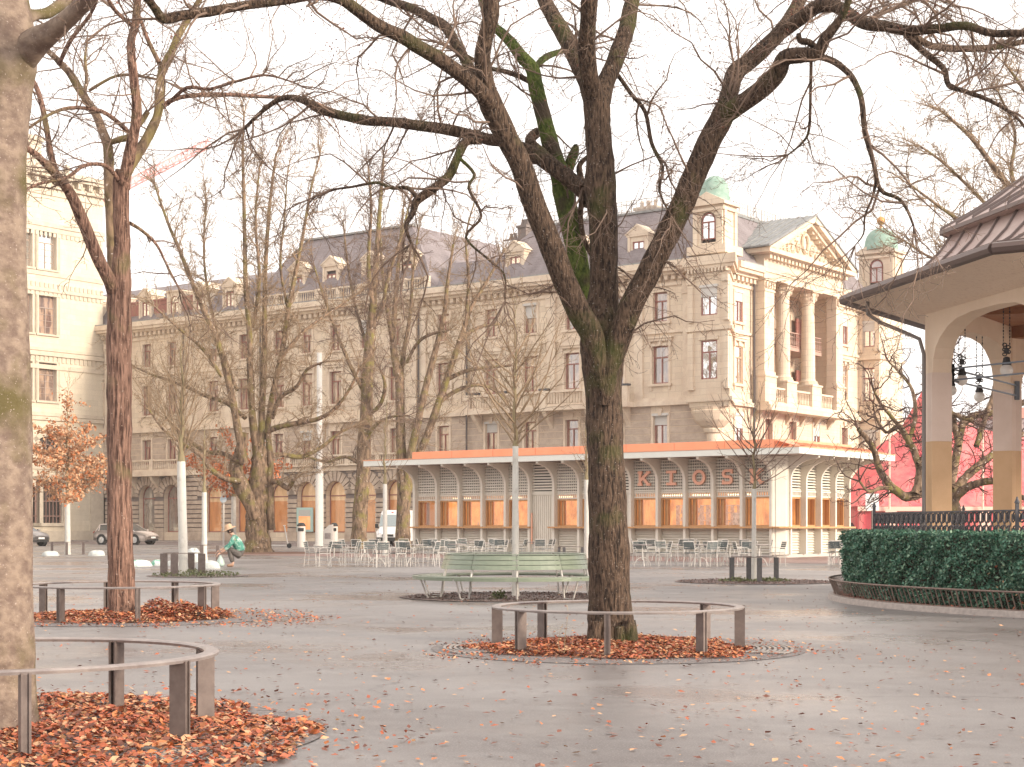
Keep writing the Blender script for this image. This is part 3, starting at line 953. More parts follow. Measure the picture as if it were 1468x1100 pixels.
def near_trunk():
    t = Tree(3, 10.55)
    L = t.limb
    L([(-12, 1100, 92), (-12, 1068, 76), (-10, 1040, 66), (-10, 1000, 61), (-9, 940, 57), (-8, 800, 53), (-8, 600, 52), (-10, 400, 47), (-10, 250, 46), (-8, 150, 50), (-5, 90, 56), (-5, 40, 52), (-10, -30, 44), (-20, -150, 38)], 0, 0, sub=7)
    ls = []
    ls.append((L([(25, 85, 26), (52, 60, 20), (75, 45, 15), (96, 28, 13), (115, 10, 12), (135, -12, 11), (170, -60, 9)], 0, -0.8), 1))
    ls.append((L([(20, 30, 20), (48, 22, 8), (70, 18, 8), (92, 2, 8), (115, -18, 7)], 0, 0.6), 1))
    o = dict(lv=3, seg=[6, 5, 3], wig=[0.28, 0.32, 0.3], grav=[-0.1, -0.05, -0.02], kids=[4, 3], len=[0.42, 0.5], spread=[1.0, 1.0], rmin=0.0022)
    for P, k in ls:
        t.sprout(P, 5, 0.7, 0.009, o, up=0.2, start=0.2)
    return t.finish('pale_tree', gp(-2, 1058), 'thick pale smooth-barked trunk standing nearest the viewer inside the cut-off ring guard', 'tree', [B_PALE], B_TWIGR, rough_amp=0.02, sides=28)


MIDO = dict(lv=3, seg=[6, 4, 3], wig=[0.22, 0.28, 0.3], grav=[0.05, 0.06, 0.05], kids=[10, 4.5], len=[0.42, 0.5], spread=[0.85, 0.9], rmin=0.008)


def mid_trees():
    # multi-stemmed plane-like tree left
    t = Tree(21, 86.0)
    L = t.limb
    L([(372, 799, 28), (371, 788, 21), (369, 765, 17), (368, 740, 15.5), (369, 715, 15), (371, 690, 14), (372, 665, 12), (372, 640, 10)], 0, 0, sub=4)
    L([(368, 745, 9), (355, 715, 11), (343, 690, 11), (338, 668, 10), (345, 648, 8), (350, 620, 7)], -0.5, -0.5)
    L([(390, 760, 5), (386, 700, 6), (388, 660, 5), (384, 620, 4)], 0, 0)
    ls = []
    for pts, a, b in (
            ([(370, 660, 8), (362, 600, 7), (359, 540, 6), (357, 470, 5), (352, 400, 4.3), (350, 300, 3.3), (348, 220, 2.4), (350, 165, 1.5)], 0, -1),
            ([(374, 650, 7), (376, 580, 6), (379, 500, 5), (380, 400, 4), (386, 300, 3), (396, 220, 2)], 0, 2),
            ([(350, 665, 8), (340, 610, 7), (327, 545, 6), (310, 485, 5), (286, 432, 4), (263, 372, 3.4), (240, 318, 2.6), (222, 265, 1.8)], -1, -3),
            ([(380, 630, 6), (392, 560, 5.2), (405, 500, 4.6), (416, 430, 4), (432, 350, 3), (446, 270, 2.2), (458, 225, 1.5)], 1, 2.5),
            ([(382, 620, 5), (400, 612, 5), (430, 606, 4.6), (458, 600, 4), (480, 586, 3.2), (500, 560, 2.6), (515, 528, 1.8)], 0, -2),
            ([(384, 655, 5), (405, 652, 4.6), (432, 655, 4.2), (460, 642, 3.4), (485, 622, 2.4), (505, 612, 1.6)], 0, 2),
            ([(345, 690, 5.5), (322, 686, 5), (302, 672, 4.5), (290, 655, 3.8), (268, 640, 3), (236, 618, 2.2), (214, 588, 1.6)], -1, -3),
            ([(348, 665, 4), (318, 650, 4.5), (296, 648, 4), (262, 625, 3), (238, 598, 2.2)], -1, 1),
            ([(352, 600, 4), (325, 578, 4), (295, 568, 3.4), (260, 552, 2.8), (225, 540, 2), (196, 528, 1.4)], -1, 1),
            ([(386, 690, 4.5), (400, 692, 4.5), (412, 700, 4.5), (420, 690, 4)], 0, -1),
            ([(390, 600, 4), (402, 570, 4), (425, 555, 3.4), (440, 530, 2.6), (462, 520, 2)], 0, -2),
            ([(340, 560, 3.6), (318, 500, 3.2), (300, 430, 2.6), (292, 360, 2), (296, 290, 1.4)], -1, 2),
            ([(362, 470, 3.4), (372, 400, 3), (366, 320, 2.4), (372, 240, 1.6)], 0, -2),
            ([(318, 540, 3.4), (290, 500, 3), (255, 470, 2.4), (222, 440, 1.6)], -2, -4),
            ([(398, 520, 3.4), (430, 480, 2.8), (470, 450, 2), (500, 430, 1.4)], 1, 3),
            ([(412, 440, 2.6), (402, 380, 2.2), (408, 310, 1.6), (412, 250, 1.1)], 2, 0)):
        ls.append(L([(x, y, r * .8) for x, y, r in pts], a, b, sub=4))
    for P in ls:
        t.sprout(P, 3.0, 2.6, 0.03, MIDO, up=0.7, start=0.15, spread=0.9, taper=0.3)
    t.finish('plane_tree', gp(370, 793), 'broad multi-stemmed bare tree behind the crouching gardener', 'tree', [B_MID], B_TWIGY, rough_amp=0.12, sides=10)
    # tree beyond the left end of the kiosk
    t = Tree(22, 100.0)
    L = t.limb
    L([(513, 792, 14), (514, 780, 12), (516, 740, 11), (520, 690, 10.5), (522, 640, 10), (525, 590, 9), (527, 540, 8.5), (530, 490, 8), (532, 470, 7), (536, 420, 5), (541, 350, 3.6), (546, 280, 2.6), (550, 225, 1.6)], 0, 0, sub=4)
    ls = []
    for pts, a, b in (
            ([(530, 490, 5), (534, 440, 4.5), (528, 380, 3.4), (532, 300, 2.4), (528, 240, 1.5)], 0, -2),
            ([(530, 480, 4), (548, 440, 3.6), (556, 400, 3), (575, 340, 2.2), (590, 280, 1.4)], 0, 2),
            ([(522, 600, 4), (545, 580, 3.4), (552, 552, 3), (545, 530, 2)], 0, -2),
            ([(520, 560, 3.5), (500, 520, 3), (480, 470, 2.4), (462, 420, 1.8), (450, 380, 1.3)], 0, -2),
            ([(516, 665, 3.4), (495, 655, 3), (470, 662, 2.4), (440, 655, 1.6)], 0, 1),
            ([(528, 500, 3), (512, 450, 2.6), (500, 390, 2), (492, 320, 1.4)], 0, 3),
            ([(520, 640, 3), (538, 610, 3), (560, 598, 2.2), (585, 596, 1.5)], 0, -2)):
        ls.append(L([(x, y, r * .85) for x, y, r in pts], a, b))
    for P in ls + [t.limbs[0][0][30:]]:
        t.sprout(P, 2.4, 2.8, 0.03, MIDO, up=0.7, start=0.1, spread=0.9, taper=0.3)
    t.sprout(t.limbs[0][0][8:34], 5, 1.3, 0.02, dict(MIDO, lv=2, rmin=0.007), up=0.4, start=0, spread=1.2)
    t.finish('plane_tree', gp(513, 787), 'single-stemmed bare tree touching the left tip of the kiosk roof', 'tree', [B_MID], [B_TWIGR], rough_amp=0.1, sides=10)
    # leaning stems behind the kiosk
    t = Tree(23, 106.0)
    L = t.limb
    L([(578, 786, 13), (577, 770, 11), (578, 740, 10), (579, 700, 10), (576, 660, 8), (574, 620, 7), (573, 560, 6.5), (572, 540, 7), (564, 500, 5), (566, 440, 3.6), (572, 370, 2.6), (578, 300, 1.6)], 0, 0)
    ls = [t.limbs[0][0][20:]]
    for pts, a, b in (
            ([(580, 720, 7), (585, 670, 7), (596, 620, 6.5), (609, 560, 6), (625, 500, 5), (637, 450, 4), (641, 410, 3), (650, 350, 2)], 0, -2),
            ([(582, 715, 7.5), (592, 670, 7), (606, 640, 6.8), (628, 580, 6.2), (645, 530, 5.4), (662, 480, 4.6), (676, 440, 3.6), (700, 400, 2.6), (722, 360, 1.6)], 0, 2),
            ([(572, 560, 5), (578, 510, 4), (588, 450, 3), (592, 390, 2.2), (600, 330, 1.4)], 0, 2),
            ([(640, 545, 4), (668, 532, 3.6), (700, 527, 3), (732, 524, 2.2)], 1, 0),
            ([(632, 575, 4), (655, 560, 3.6), (685, 552, 3), (712, 562, 2.2), (735, 590, 1.4)], 1, 3),
            ([(656, 490, 3.4), (685, 470, 2.8), (715, 465, 2)], 1, 3),
            ([(583, 520, 2.8), (600, 490, 3), (625, 477, 2.4), (640, 476, 1.6)], 0, -2),
            ([(564, 500, 4), (556, 450, 3.4), (548, 390, 2.4), (545, 330, 1.6)], 0, -3),
            ([(668, 460, 3), (672, 400, 2.4), (668, 340, 1.8), (680, 290, 1.2)], 1, 0)):
        P = L([(x, y, r * .85) for x, y, r in pts], a, b)
        ls.append(P)
    for P in ls:
        t.sprout(P, 2.2, 2.7, 0.03, MIDO, up=0.6, start=0.2, spread=0.9, taper=0.3)
    t.finish('plane_tree', gp(578, 783), 'bare tree with yellowish stems leaning right, rising behind the orange kiosk roof', 'tree', [B_MID], B_TWIGY, rough_amp=0.08, sides=9)
    # gnarly low tree behind the pavilion, seen through its arches
    t = Tree(24, 58.0)
    L = t.limb
    L([(1372, 812, 20), (1368, 780, 15), (1366, 750, 14), (1362, 728, 15), (1362, 712, 14)], 0, 0)
    ls = []
    for pts, a, b in (
            ([(1362, 715, 12), (1345, 702, 10), (1322, 706, 9.5), (1300, 712, 8), (1280, 700, 7), (1262, 675, 6), (1250, 640, 5), (1230, 615, 4)], 0, -2),
            ([(1312, 708, 7), (1318, 680, 6.5), (1312, 650, 6), (1298, 625, 5.5), (1288, 612, 4.5), (1270, 620, 3), (1255, 598, 2.4)], -1, 0),
            ([(1296, 620, 4), (1280, 600, 3.4), (1262, 578, 2.6), (1252, 558, 1.8)], 0, -1.5),
            ([(1300, 640, 4), (1312, 600, 3.6), (1308, 560, 3), (1290, 535, 2.2), (1275, 520, 1.6)], 0, 2),
            ([(1315, 665, 3.4), (1335, 640, 3), (1325, 600, 2.4), (1330, 560, 1.8)], -1, 1),
            ([(1362, 712, 10), (1380, 690, 8), (1400, 670, 7), (1425, 650, 6), (1450, 630, 5.5), (1490, 615, 4)], 0, 2),
            ([(1365, 720, 9), (1385, 700, 7), (1425, 690, 6), (1462, 712, 5), (1500, 720, 4)], 0, -2),
            ([(1362, 700, 8), (1372, 650, 7), (1380, 610, 6.5), (1400, 595, 6), (1440, 590, 5.5), (1480, 570, 4)], 0, 3),
            ([(1375, 640, 5.5), (1365, 600, 5.5), (1352, 570, 5), (1362, 520, 4), (1372, 470, 3), (1390, 430, 2)], 0, 2),
            ([(1352, 580, 4), (1335, 560, 4), (1360, 590, 4.2), (1395, 603, 4)], 0, 0),
            ([(1400, 640, 5), (1412, 600, 4.5), (1425, 560, 3.5), (1432, 510, 2.6), (1450, 470, 1.8)], 1, 3),
            ([(1345, 704, 5), (1350, 670, 4.5), (1342, 640, 4), (1350, 600, 3)], 0, -3),
            ([(1280, 700, 4), (1262, 700, 3.4), (1245, 705, 2.6), (1232, 690, 2)], -2, -3)):
        ls.append(L([(x, y, r * .85) for x, y, r in pts], a, b))
    o = dict(MIDO, wig=[0.42, 0.45, 0.4], grav=[0.0, 0.0, 0.0], rmin=0.007, len=[0.5, 0.5], kids=[5, 3])
    for P in ls:
        t.sprout(P, 3.6, 1.7, 0.03, o, up=0.3, start=0.15, spread=1.2, taper=0.2)
    t.finish('gnarled_tree', gp(1370, 808), 'low gnarled bare tree with crooked limbs behind the bandstand arches', 'tree', [B_MID], B_TWIGD, rough_amp=0.16, sides=9)
    # tall tree above the pavilion roof
    t = Tree(25, 62.0)
    L = t.limb
    L([(1560, 815, 26), (1556, 760, 20), (1552, 650, 18), (1548, 540, 16), (1544, 430, 13)], 0, 0)
    ls = []
    for pts, a, b in (
            ([(1544, 440, 10), (1510, 370, 8), (1470, 300, 6.5), (1425, 240, 5), (1390, 195, 3.6), (1350, 160, 2.2)], 0, -2),
            ([(1546, 470, 9), (1490, 400, 7), (1440, 350, 5.5), (1390, 325, 4), (1345, 295, 2.6), (1305, 265, 1.6)], 0, -4),
            ([(1546, 430, 9), (1540, 330, 7), (1510, 230, 5), (1480, 150, 3.5), (1440, 90, 2)], 0, 1),
            ([(1500, 400, 5), (1450, 330, 4), (1420, 300, 3), (1360, 240, 2.4), (1320, 210, 1.5)], 1, 2),
            ([(1548, 520, 7), (1500, 450, 6), (1440, 395, 4.5), (1400, 385, 3.5), (1340, 372, 2.4), (1296, 345, 1.4)], 0, -2),
            ([(1470, 300, 5), (1450, 250, 3.5), (1455, 190, 2.6), (1430, 130, 1.6)], 0, 2)):
        ls.append(L([(x, y, r * .85) for x, y, r in pts], a, b))
    for P in ls:
        t.sprout(P, 3.6, 2.5, 0.026, dict(MIDO, grav=[0.02, 0.03, 0.02], rmin=0.008), up=0.3, start=0.25, spread=1.0, taper=0.2, side=(-0.5, 0, 0.1))
    t.finish('bare_tree', gp(1560, 812), 'tall bare tree spreading fine ochre twigs above the bandstand roof', 'tree', [B_MID], B_TWIGY, rough_amp=0.08, sides=9)


YOUNGO = dict(lv=3, seg=[7, 4, 3], wig=[0.10, 0.16, 0.2], grav=[0.16, 0.06, 0.03], kids=[6, 3], len=[0.38, 0.5], spread=[0.6, 0.7], rmin=0.004)


def sapling(px, py, Y, ytop, yfork, rpx, label, n=13, Lc=2.0, name='young_tree', leaves=None, lean=0, seed=1, group='whitewashed young trees', twm=None,
            spread=0.55, o=None, rb=0.016, wtop=None):
    """young tree: whitewashed stem up to the fork (or wtop), thin upright branches above"""
    t = Tree(seed, Y)
    R = t.R
    bx = (px - CX) / F * Y
    zf = H + (HZ - yfork) / F * Y
    zt = H + (HZ - ytop) / F * Y
    zw = H + (HZ - (wtop or yfork)) / F * Y
    r = rpx / F * Y
    lx = lean / F * Y
    ns = 10
    P1 = [(bx + lx * (z / zf), Y + 0.02 * math.sin(z * 2), z, r * (1.25 if i == 0 else 1.0 - 0.15 * i / ns) * (1 + R.gauss(0, .02))) for i, z in enumerate([-0.05 + (zw + 0.05) * k / ns for k in range(ns + 1)])]
    t.limbs.append((P1, 1))
    top = P1[-1]
    P2 = [top]
    k = 12
    for i in range(1, k + 1):
        z = zw + (zt - zw) * i / k
        P2.append((top[0] + R.gauss(0, 0.015) * i ** .5, Y + R.gauss(0, 0.015) * i ** .5, z, max(r * 0.55 * (1 - i / k) ** 0.8, o['rmin'] if o else 0.004)))
    t.limbs.append((P2, 0))
    o = o or YOUNGO
    hh = zt - zf
    for i in range(n):
        f = (i / n) ** 1.2
        z = zf + 0.62 * hh * f + R.uniform(-.05, .05)
        a = i * 2.4 + R.uniform(-.3, .3)
        sp = spread * R.uniform(0.7, 1.35) * (1 + 0.4 * (1 - f))
        d = Vector((math.cos(a) * sp, math.sin(a) * sp, 1 if leaves is None else 0.45)).normalized()
        t.grow((top[0], Y, z), tuple(d), Lc * (1 - 0.45 * f) * R.uniform(0.75, 1.15), rb, 0, o)
    t.sprout(P2[3:], 4, Lc * 0.4, 0.008, dict(o, lv=2), up=0.6, start=0, spread=0.8)
    base = Vector((bx, Y, 0))
    return t.finish(name, base, label, 'tree', [B_YOUNG, WHITEW], twm or B_TWIGY, group=group, rough_amp=0.03, sides=10, leaves=leaves)


def saplings():
    sapling(263, 826, 44.5, 470, 662, 6.8, 'young tree with the thickest whitewashed stem, standing in green weeds left of the gardener', n=30, Lc=3.4, seed=31, lean=-3, spread=0.46)
    sapling(293, 803, 66, 600, 706, 4.0, 'thin young tree with a whitewashed stem among the white sacks by the gardener', n=9, Lc=2.2, seed=32)
    sapling(335, 791, 88, 640, 712, 4.0, 'young tree with orange leaves and a white stem beside the blue round sign', n=18, Lc=3.2, seed=33, leaves=([LEAFB, LEAFM[0]], 3000, 0.09, (2.4, 7)), spread=1.0,
            o=dict(YOUNGO, grav=[0.02, 0.0, 0.0], kids=[7, 4], rmin=0.006), name='oak_sapling')
    sapling(97, 795, 79.6, 560, 722, 4.2, 'young oak in rust-red leaves with white stem in front of the cream building', n=26, Lc=2.9, seed=34,
            leaves=([LEAFM[0], LEAFM[3], LEAFM[3], LEAFM[3]], 5200, 0.095, (2.4, 8.2)), spread=1.25, o=dict(YOUNGO, grav=[0.03, 0.0, 0.0], kids=[8, 4], rmin=0.006), name='oak_sapling')
    sapling(739, 856, 31.0, 420, 640, 5.3, 'young tree with whitewashed stem rising through the green ring bench', n=22, Lc=2.7, seed=35, spread=0.8, rb=0.02)
    sapling(552, 797, 75.7, 560, 694, 3.6, 'thin white-stemmed young tree standing among the chairs left of the kiosk', n=12, Lc=2.3, seed=36)
    sapling(841, 800, 70.0, 590, 688, 4.0, 'white-stemmed young tree half hidden by the big dark trunk', n=10, Lc=2.2, seed=37)
    sapling(1081, 834, 39.8, 560, 701, 3.6, 'slim young tree in a grey three-post guard in front of the KIOSK lettering', n=19, Lc=2.5, seed=38, spread=1.0, o=dict(YOUNGO, kids=[4, 2]), lean=0, wtop=701, twm=B_TWIGR)


T_BIG = big_tree()
left_tree()
near_trunk()
mid_trees()
saplings()
# ------------------------------------------------------------------ buildings
RZ = math.atan2(-0.5949, 0.8038)


def front(y0=0.0):                              # facade looking towards -y, u runs along +x
    return lambda u, z, d=0.0: (u, y0 - d, z)


def sidef(x0=0.0):                              # facade looking towards +x, u runs along +y
    return lambda u, z, d=0.0: (x0 + d, u, z)


def facade(mb, P, u0, u1, z0, z1, ops, depth=0.35, seg=10):
    """wall sheet with real openings and reveals; ops: (ua, ub, za, zb, arch)"""
    us = sorted({u0, u1, *[o[0] for o in ops], *[o[1] for o in ops]})
    zs = sorted({z0, z1, *[o[2] for o in ops], *[o[3] for o in ops]})
    us = [u for u in us if u0 <= u <= u1]
    for i in range(len(us) - 1):
        a, b = us[i], us[i + 1]
        run = None
        for j in range(len(zs) - 1):
            c, d = zs[j], zs[j + 1]
            inside = any(o[0] <= a + 1e-6 and o[1] >= b - 1e-6 and o[2] <= c + 1e-6 and o[3] >= d - 1e-6 for o in ops)
            if inside:
                if run is not None:
                    mb.quad(P(a, run), P(b, run), P(b, c), P(a, c))
                    run = None
            elif run is None:
                run = c
        if run is not None:
            mb.quad(P(a, run), P(b, run), P(b, z1), P(a, z1))
    for o in ops:
        a, b, c, d = o[:4]
        if len(o) > 4 and o[4]:
            r = (b - a) / 2
            m = (a + b) / 2
            zc = d - r
            pts = [(m - r * math.cos(PI * k / seg), zc + r * math.sin(PI * k / seg)) for k in range(seg + 1)]
            for k in range(seg):
                (ax, az), (bx, bz) = pts[k], pts[k + 1]
                mb.quad(P(ax, az), P(bx, bz), P(bx, d), P(ax, d))
                mb.quad(P(ax, az), P(ax, az, -depth), P(bx, bz, -depth), P(bx, bz))
            top = zc
        else:
            top = d
            mb.quad(P(a, d), P(a, d, -depth), P(b, d, -depth), P(b, d))
        mb.quad(P(a, c), P(a, c, -depth), P(a, top, -depth), P(a, top))
        mb.quad(P(b, top), P(b, top, -depth), P(b, c, -depth), P(b, c))
        mb.quad(P(b, c), P(b, c, -depth), P(a, c, -depth), P(a, c))


def pbox(mb, P, ua, ub, za, zb, d0, d1):
    """box on a facade plane, from depth d0 to d1 outward"""
    a = [P(ua, za, d0), P(ub, za, d0), P(ub, za, d1), P(ua, za, d1)]
    b = [P(ua, zb, d0), P(ub, zb, d0), P(ub, zb, d1), P(ua, zb, d1)]
    n = len(mb.v)
    mb.v += a + b
    for f in ((0, 1, 2, 3), (7, 6, 5, 4), (4, 5, 1, 0), (5, 6, 2, 1), (6, 7, 3, 2), (7, 4, 0, 3)):
        mb.f.append(tuple(n + i for i in f))
        mb.m.append(mb.mi)


def balustrade(mb, P, ua, ub, z0, h, d, w=0.22, pitch=0.26, piers=()):
    """stone balusters between a foot and a hand rail"""
    pbox(mb, P, ua, ub, z0, z0 + 0.14, d - w, d)
    pbox(mb, P, ua, ub, z0 + h - 0.14, z0 + h, d - w - 0.03, d + 0.03)
    n = max(2, int((ub - ua) / pitch))
    for i in range(n):
        u = ua + (ub - ua) * (i + 0.5) / n
        c = P(u, z0 + 0.14, d - w / 2)
        hh = h - 0.28
        mb.lathe(c, [(0.045, 0), (0.075, hh * .1), (0.085, hh * .3), (0.04, hh * .62), (0.035, hh * .8), (0.065, hh * .9), (0.065, hh)], n=6)
    for u in piers:
        pbox(mb, P, u - 0.22, u + 0.22, z0 - 0.01, z0 + h + 0.05, d - w - 0.05, d + 0.06)


WT = {}


def window_type(key, w, h, kind='plain', g='dark', frame=None, depth=0.28, blind=0.0, arch=False, bars=0):
    """a window, its surround outside the wall plane, the frame and pane inside; meshes shared"""
    gm = {'dark': G_DARK, 'bright': G_BRIGHT, 'warm': G_WARM, 'shop': G_SHOP}[g]
    fm = frame or WFRAME
    s = MB()                                    # frame
    P = front(0)
    y = -depth + 0.05
    f = 0.085
    pbox(s, P, -w / 2, -w / 2 + f, 0, h, y - .06, y)
    pbox(s, P, w / 2 - f, w / 2, 0, h, y - .06, y)
    pbox(s, P, -w / 2 + f, w / 2 - f, 0, f, y - .06, y)
    if not arch:
        pbox(s, P, -w / 2 + f, w / 2 - f, h - f, h, y - .06, y)
    tr = h * 0.68 if h > 1.6 else h * 0.95
    if arch:
        tr = h - w / 2 - 0.15
    pbox(s, P, -w / 2 + f, w / 2 - f, tr, tr + f * 1.1, y - .06, y + .02)
    if kind != 'shop':
        pbox(s, P, -f / 2, f / 2, f, tr, y - .055, y + .012)
    if arch:
        pts = [(w / 2 * math.cos(PI * k / 12), h - w / 2 + w / 2 * math.sin(PI * k / 12)) for k in range(13)]
        for k in range(12):
            (a, b), (c, d) = pts[k], pts[k + 1]
            q = 1 - 2 * f / w
            hc = h - w / 2
            s.slab([P(a, b, y), P(c, d, y), P(c * q, hc + (d - hc) * q, y), P(a * q, hc + (b - hc) * q, y)], (0, 0.05, 0))
    for k in range(bars):
        zz = f + (tr - f) * (k + 1) / (bars + 1)
        pbox(s, P, -w / 2 + f, w / 2 - f, zz - .02, zz + .02, y - .05, y + .004)
    fr = s.mesh('window_frame', fm)
    g_ = MB()
    yy = -(y - .045)
    if arch:
        pts = [(w / 2 * math.cos(PI * k / 14), h - w / 2 + w / 2 * math.sin(PI * k / 14)) for k in range(15)]
        g_.quad(*[(a, yy, b) for a, b in pts], (-w / 2, yy, 0), (w / 2, yy, 0))
    else:
        g_.quad((-w / 2, yy, 0), (w / 2, yy, 0), (w / 2, yy, h), (-w / 2, yy, h))
    pn = g_.mesh('pane', gm)
    t = MB()                                    # surround
    sw = 0.2
    if kind in ('plain', 'pediment', 'cornice', 'keyed', 'cream'):
        pbox(t, P, -w / 2 - sw, -w / 2 - .002, -.02, h + .002, -.05, .07)
        pbox(t, P, w / 2 + .002, w / 2 + sw, -.02, h + .002, -.05, .07)
        pbox(t, P, -w / 2 - sw, w / 2 + sw, h + .004, h + sw, -.05, .075)
        pbox(t, P, -w / 2 - sw - .1, w / 2 + sw + .1, -.2, -.022, -.05, .18)
        if kind != 'cream':
            pbox(t, P, -w / 2 - sw + .05, -w / 2, -.5, -.2, -.05, .1)
            pbox(t, P, w / 2, w / 2 + sw - .05, -.5, -.2, -.05, .1)
    if kind == 'cream':
        pbox(t, P, -w / 2 - sw - .22, -w / 2 - sw - .1, -.02, h + .3, -.05, .05)
        pbox(t, P, w / 2 + sw + .1, w / 2 + sw + .22, -.02, h + .3, -.05, .05)
        pbox(t, P, -w / 2 - sw - .22, w / 2 + sw + .22, h + .3, h + .42, -.05, .05)
    if kind in ('pediment', 'cornice'):
        pbox(t, P, -w / 2 - .35, w / 2 + .35, h + .36, h + .55, -.05, .22)
        pbox(t, P, -w / 2 - .42, w / 2 + .42, h + .55, h + .65, -.05, .32)
        for sx in (-1, 1):
            pbox(t, P, sx * (w / 2 + .18) - .09, sx * (w / 2 + .18) + .09, h - .05, h + .36, -.05, .18)
    if kind == 'pediment':
        a, b, c = w / 2 + .42, h + .652, h + 1.2
        t.slab([P(-a, b, .28), P(a, b, .28), P(0, c, .28)], (0, .3, 0))
        t.slab([P(-a, b, .33), P(0, c, .33), P(0, c + .12, .33), P(-a - .08, b + .08, .33)], (0, .34, 0))
        t.slab([P(0, c, .33), P(a, b, .33), P(a + .08, b + .08, .33), P(0, c + .12, .33)], (0, .34, 0))
    if kind in ('keyed', 'cornice'):
        t.slab([P(-.13, h + .01, .16), P(.13, h + .01, .16), P(.2, h + .5, .16), P(-.2, h + .5, .16)], (0, .2, 0))
    sur = t.mesh('surround', S_TRIM if kind != 'cream' else S_CREAMT) if t.v else None
    bl = None
    if blind:
        b_ = MB()
        pbox(b_, P, -w / 2 + .01, w / 2 - .01, h * (1 - blind), h - .01, y + .03, y + .07)
        pbox(b_, P, -w / 2 - .1, w / 2 + .1, h - .02, h + .16, -.1, .12)
        bl = b_.mesh('roller_blind', BLINDM)
    WT[key] = (fr, pn, sur, bl)


def put_window(key, parent, loc, rz=0.0):
    fr, pn, sur, bl = WT[key]
    o = bpy.data.objects.new('window', fr)
    COL.objects.link(o)
    o.parent = parent
    o.location = loc
    o.rotation_euler.z = rz
    for nm, me in (('pane', pn), ('surround', sur), ('roller_blind', bl)):
        if me:
            c = bpy.data.objects.new(nm, me)
            COL.objects.link(c)
            c.parent = o
    return o


def mansard(mb, x0, x1, y0, y1, z0, z1, ins, sides='lrfb', mid=0.0, lr=None):
    """steep roof with flat top; sides with a hip get the inset; mid bends the slope"""
    l = ins if 'l' in sides else 0
    r = ins if 'r' in sides else 0
    f = ins if 'f' in sides else 0
    b = ins if 'b' in sides else 0
    if lr:
        l, r = lr
    rings = []
    for t in (0, 0.15, 0.4, 0.7, 1.0):
        s = t ** (1 + mid)
        z = z0 + (z1 - z0) * t
        rings.append([(x0 + l * s, y0 + f * s, z), (x1 - r * s, y0 + f * s, z), (x1 - r * s, y1 - b * s, z), (x0 + l * s, y1 - b * s, z)])
    for a, c in zip(rings, rings[1:]):
        for i in range(4):
            j = (i + 1) % 4
            mb.quad(a[i], a[j], c[j], c[i])
    mb.quad(*rings[-1])


def dormer(parent, x, yf, z, w, h, side=False, pediment=True, arch=False, key='dormer', depth=2.6, mats=None, rz=None, base=None):
    """stone-fronted dormer with window, cheeks and little roof, local frame looking to -y"""
    o = MB()
    P = front(0)
    ops = [(-w / 2, w / 2, 0.25, 0.25 + h, arch)]
    W, HH = w / 2 + 0.38, h + 0.62
    facade(o, P, -W, W, 0, HH, ops, depth=0.2)
    o.quad((-W, 0, 0), (-W, depth, 0), (-W, depth, HH), (-W, 0, HH))
    o.quad((W, 0, 0), (W, 0, HH), (W, depth, HH), (W, depth, 0))
    pbox(o, P, -W - .1, W + .1, HH, HH + .14, -depth, .14)
    pbox(o, P, -W - .02, -W + .2, 0, HH - .002, 0.002, .08)
    pbox(o, P, W - .2, W + .02, 0, HH - .002, 0.002, .08)
    if pediment:
        o.slab([P(-W - .14, HH + .142, .16), P(W + .14, HH + .142, .16), P(0, HH + .75, .16)], (0, depth, 0))
        o.slab([P(-W - .24, HH + .15, .22), P(-W - .1, HH + .145, .22), P(0, HH + .76, .22), P(W + .1, HH + .145, .22), P(W + .24, HH + .15, .22), P(0, HH + .92, .22)], (0, depth + .1, 0))
    d = o.build('dormer', mats or S_TRIM, parent, loc=(x, yf, z), rz=0.0 if rz is None else rz)
    put_window(key, d, (0, 0, 0.25))
    return d


def column(mb, c, z0, z1, r, n=18):
    h = z1 - z0
    mb.lathe((c[0], c[1], z0), [(r * 1.45, 0), (r * 1.45, .14), (r * 1.3, .16), (r * 1.36, .28), (r * 1.12, .34), (r * 1.05, .42), (r, .5), (r * .98, h * .4), (r * .86, h - 1.1),
                                (r * .93, h - 1.06), (r * .86, h - 1.0), (r * .95, h - .85), (r * 1.15, h - .55), (r * 1.05, h - .5), (r * 1.3, h - .22), (r * 1.2, h - .2), (r * 1.45, h - .12)], n=n)
    for k in range(8):
        a = k * PI / 4 + .2
        for zz, rr in ((h - .62, 1.12), (h - .3, 1.3)):
            mb.box((c[0] + math.cos(a) * r * rr, c[1] + math.sin(a) * r * rr, z0 + zz), (.16, .16, .2), rz=a)
    mb.box((c[0], c[1], z1 - .06), (r * 3, r * 3, .12))


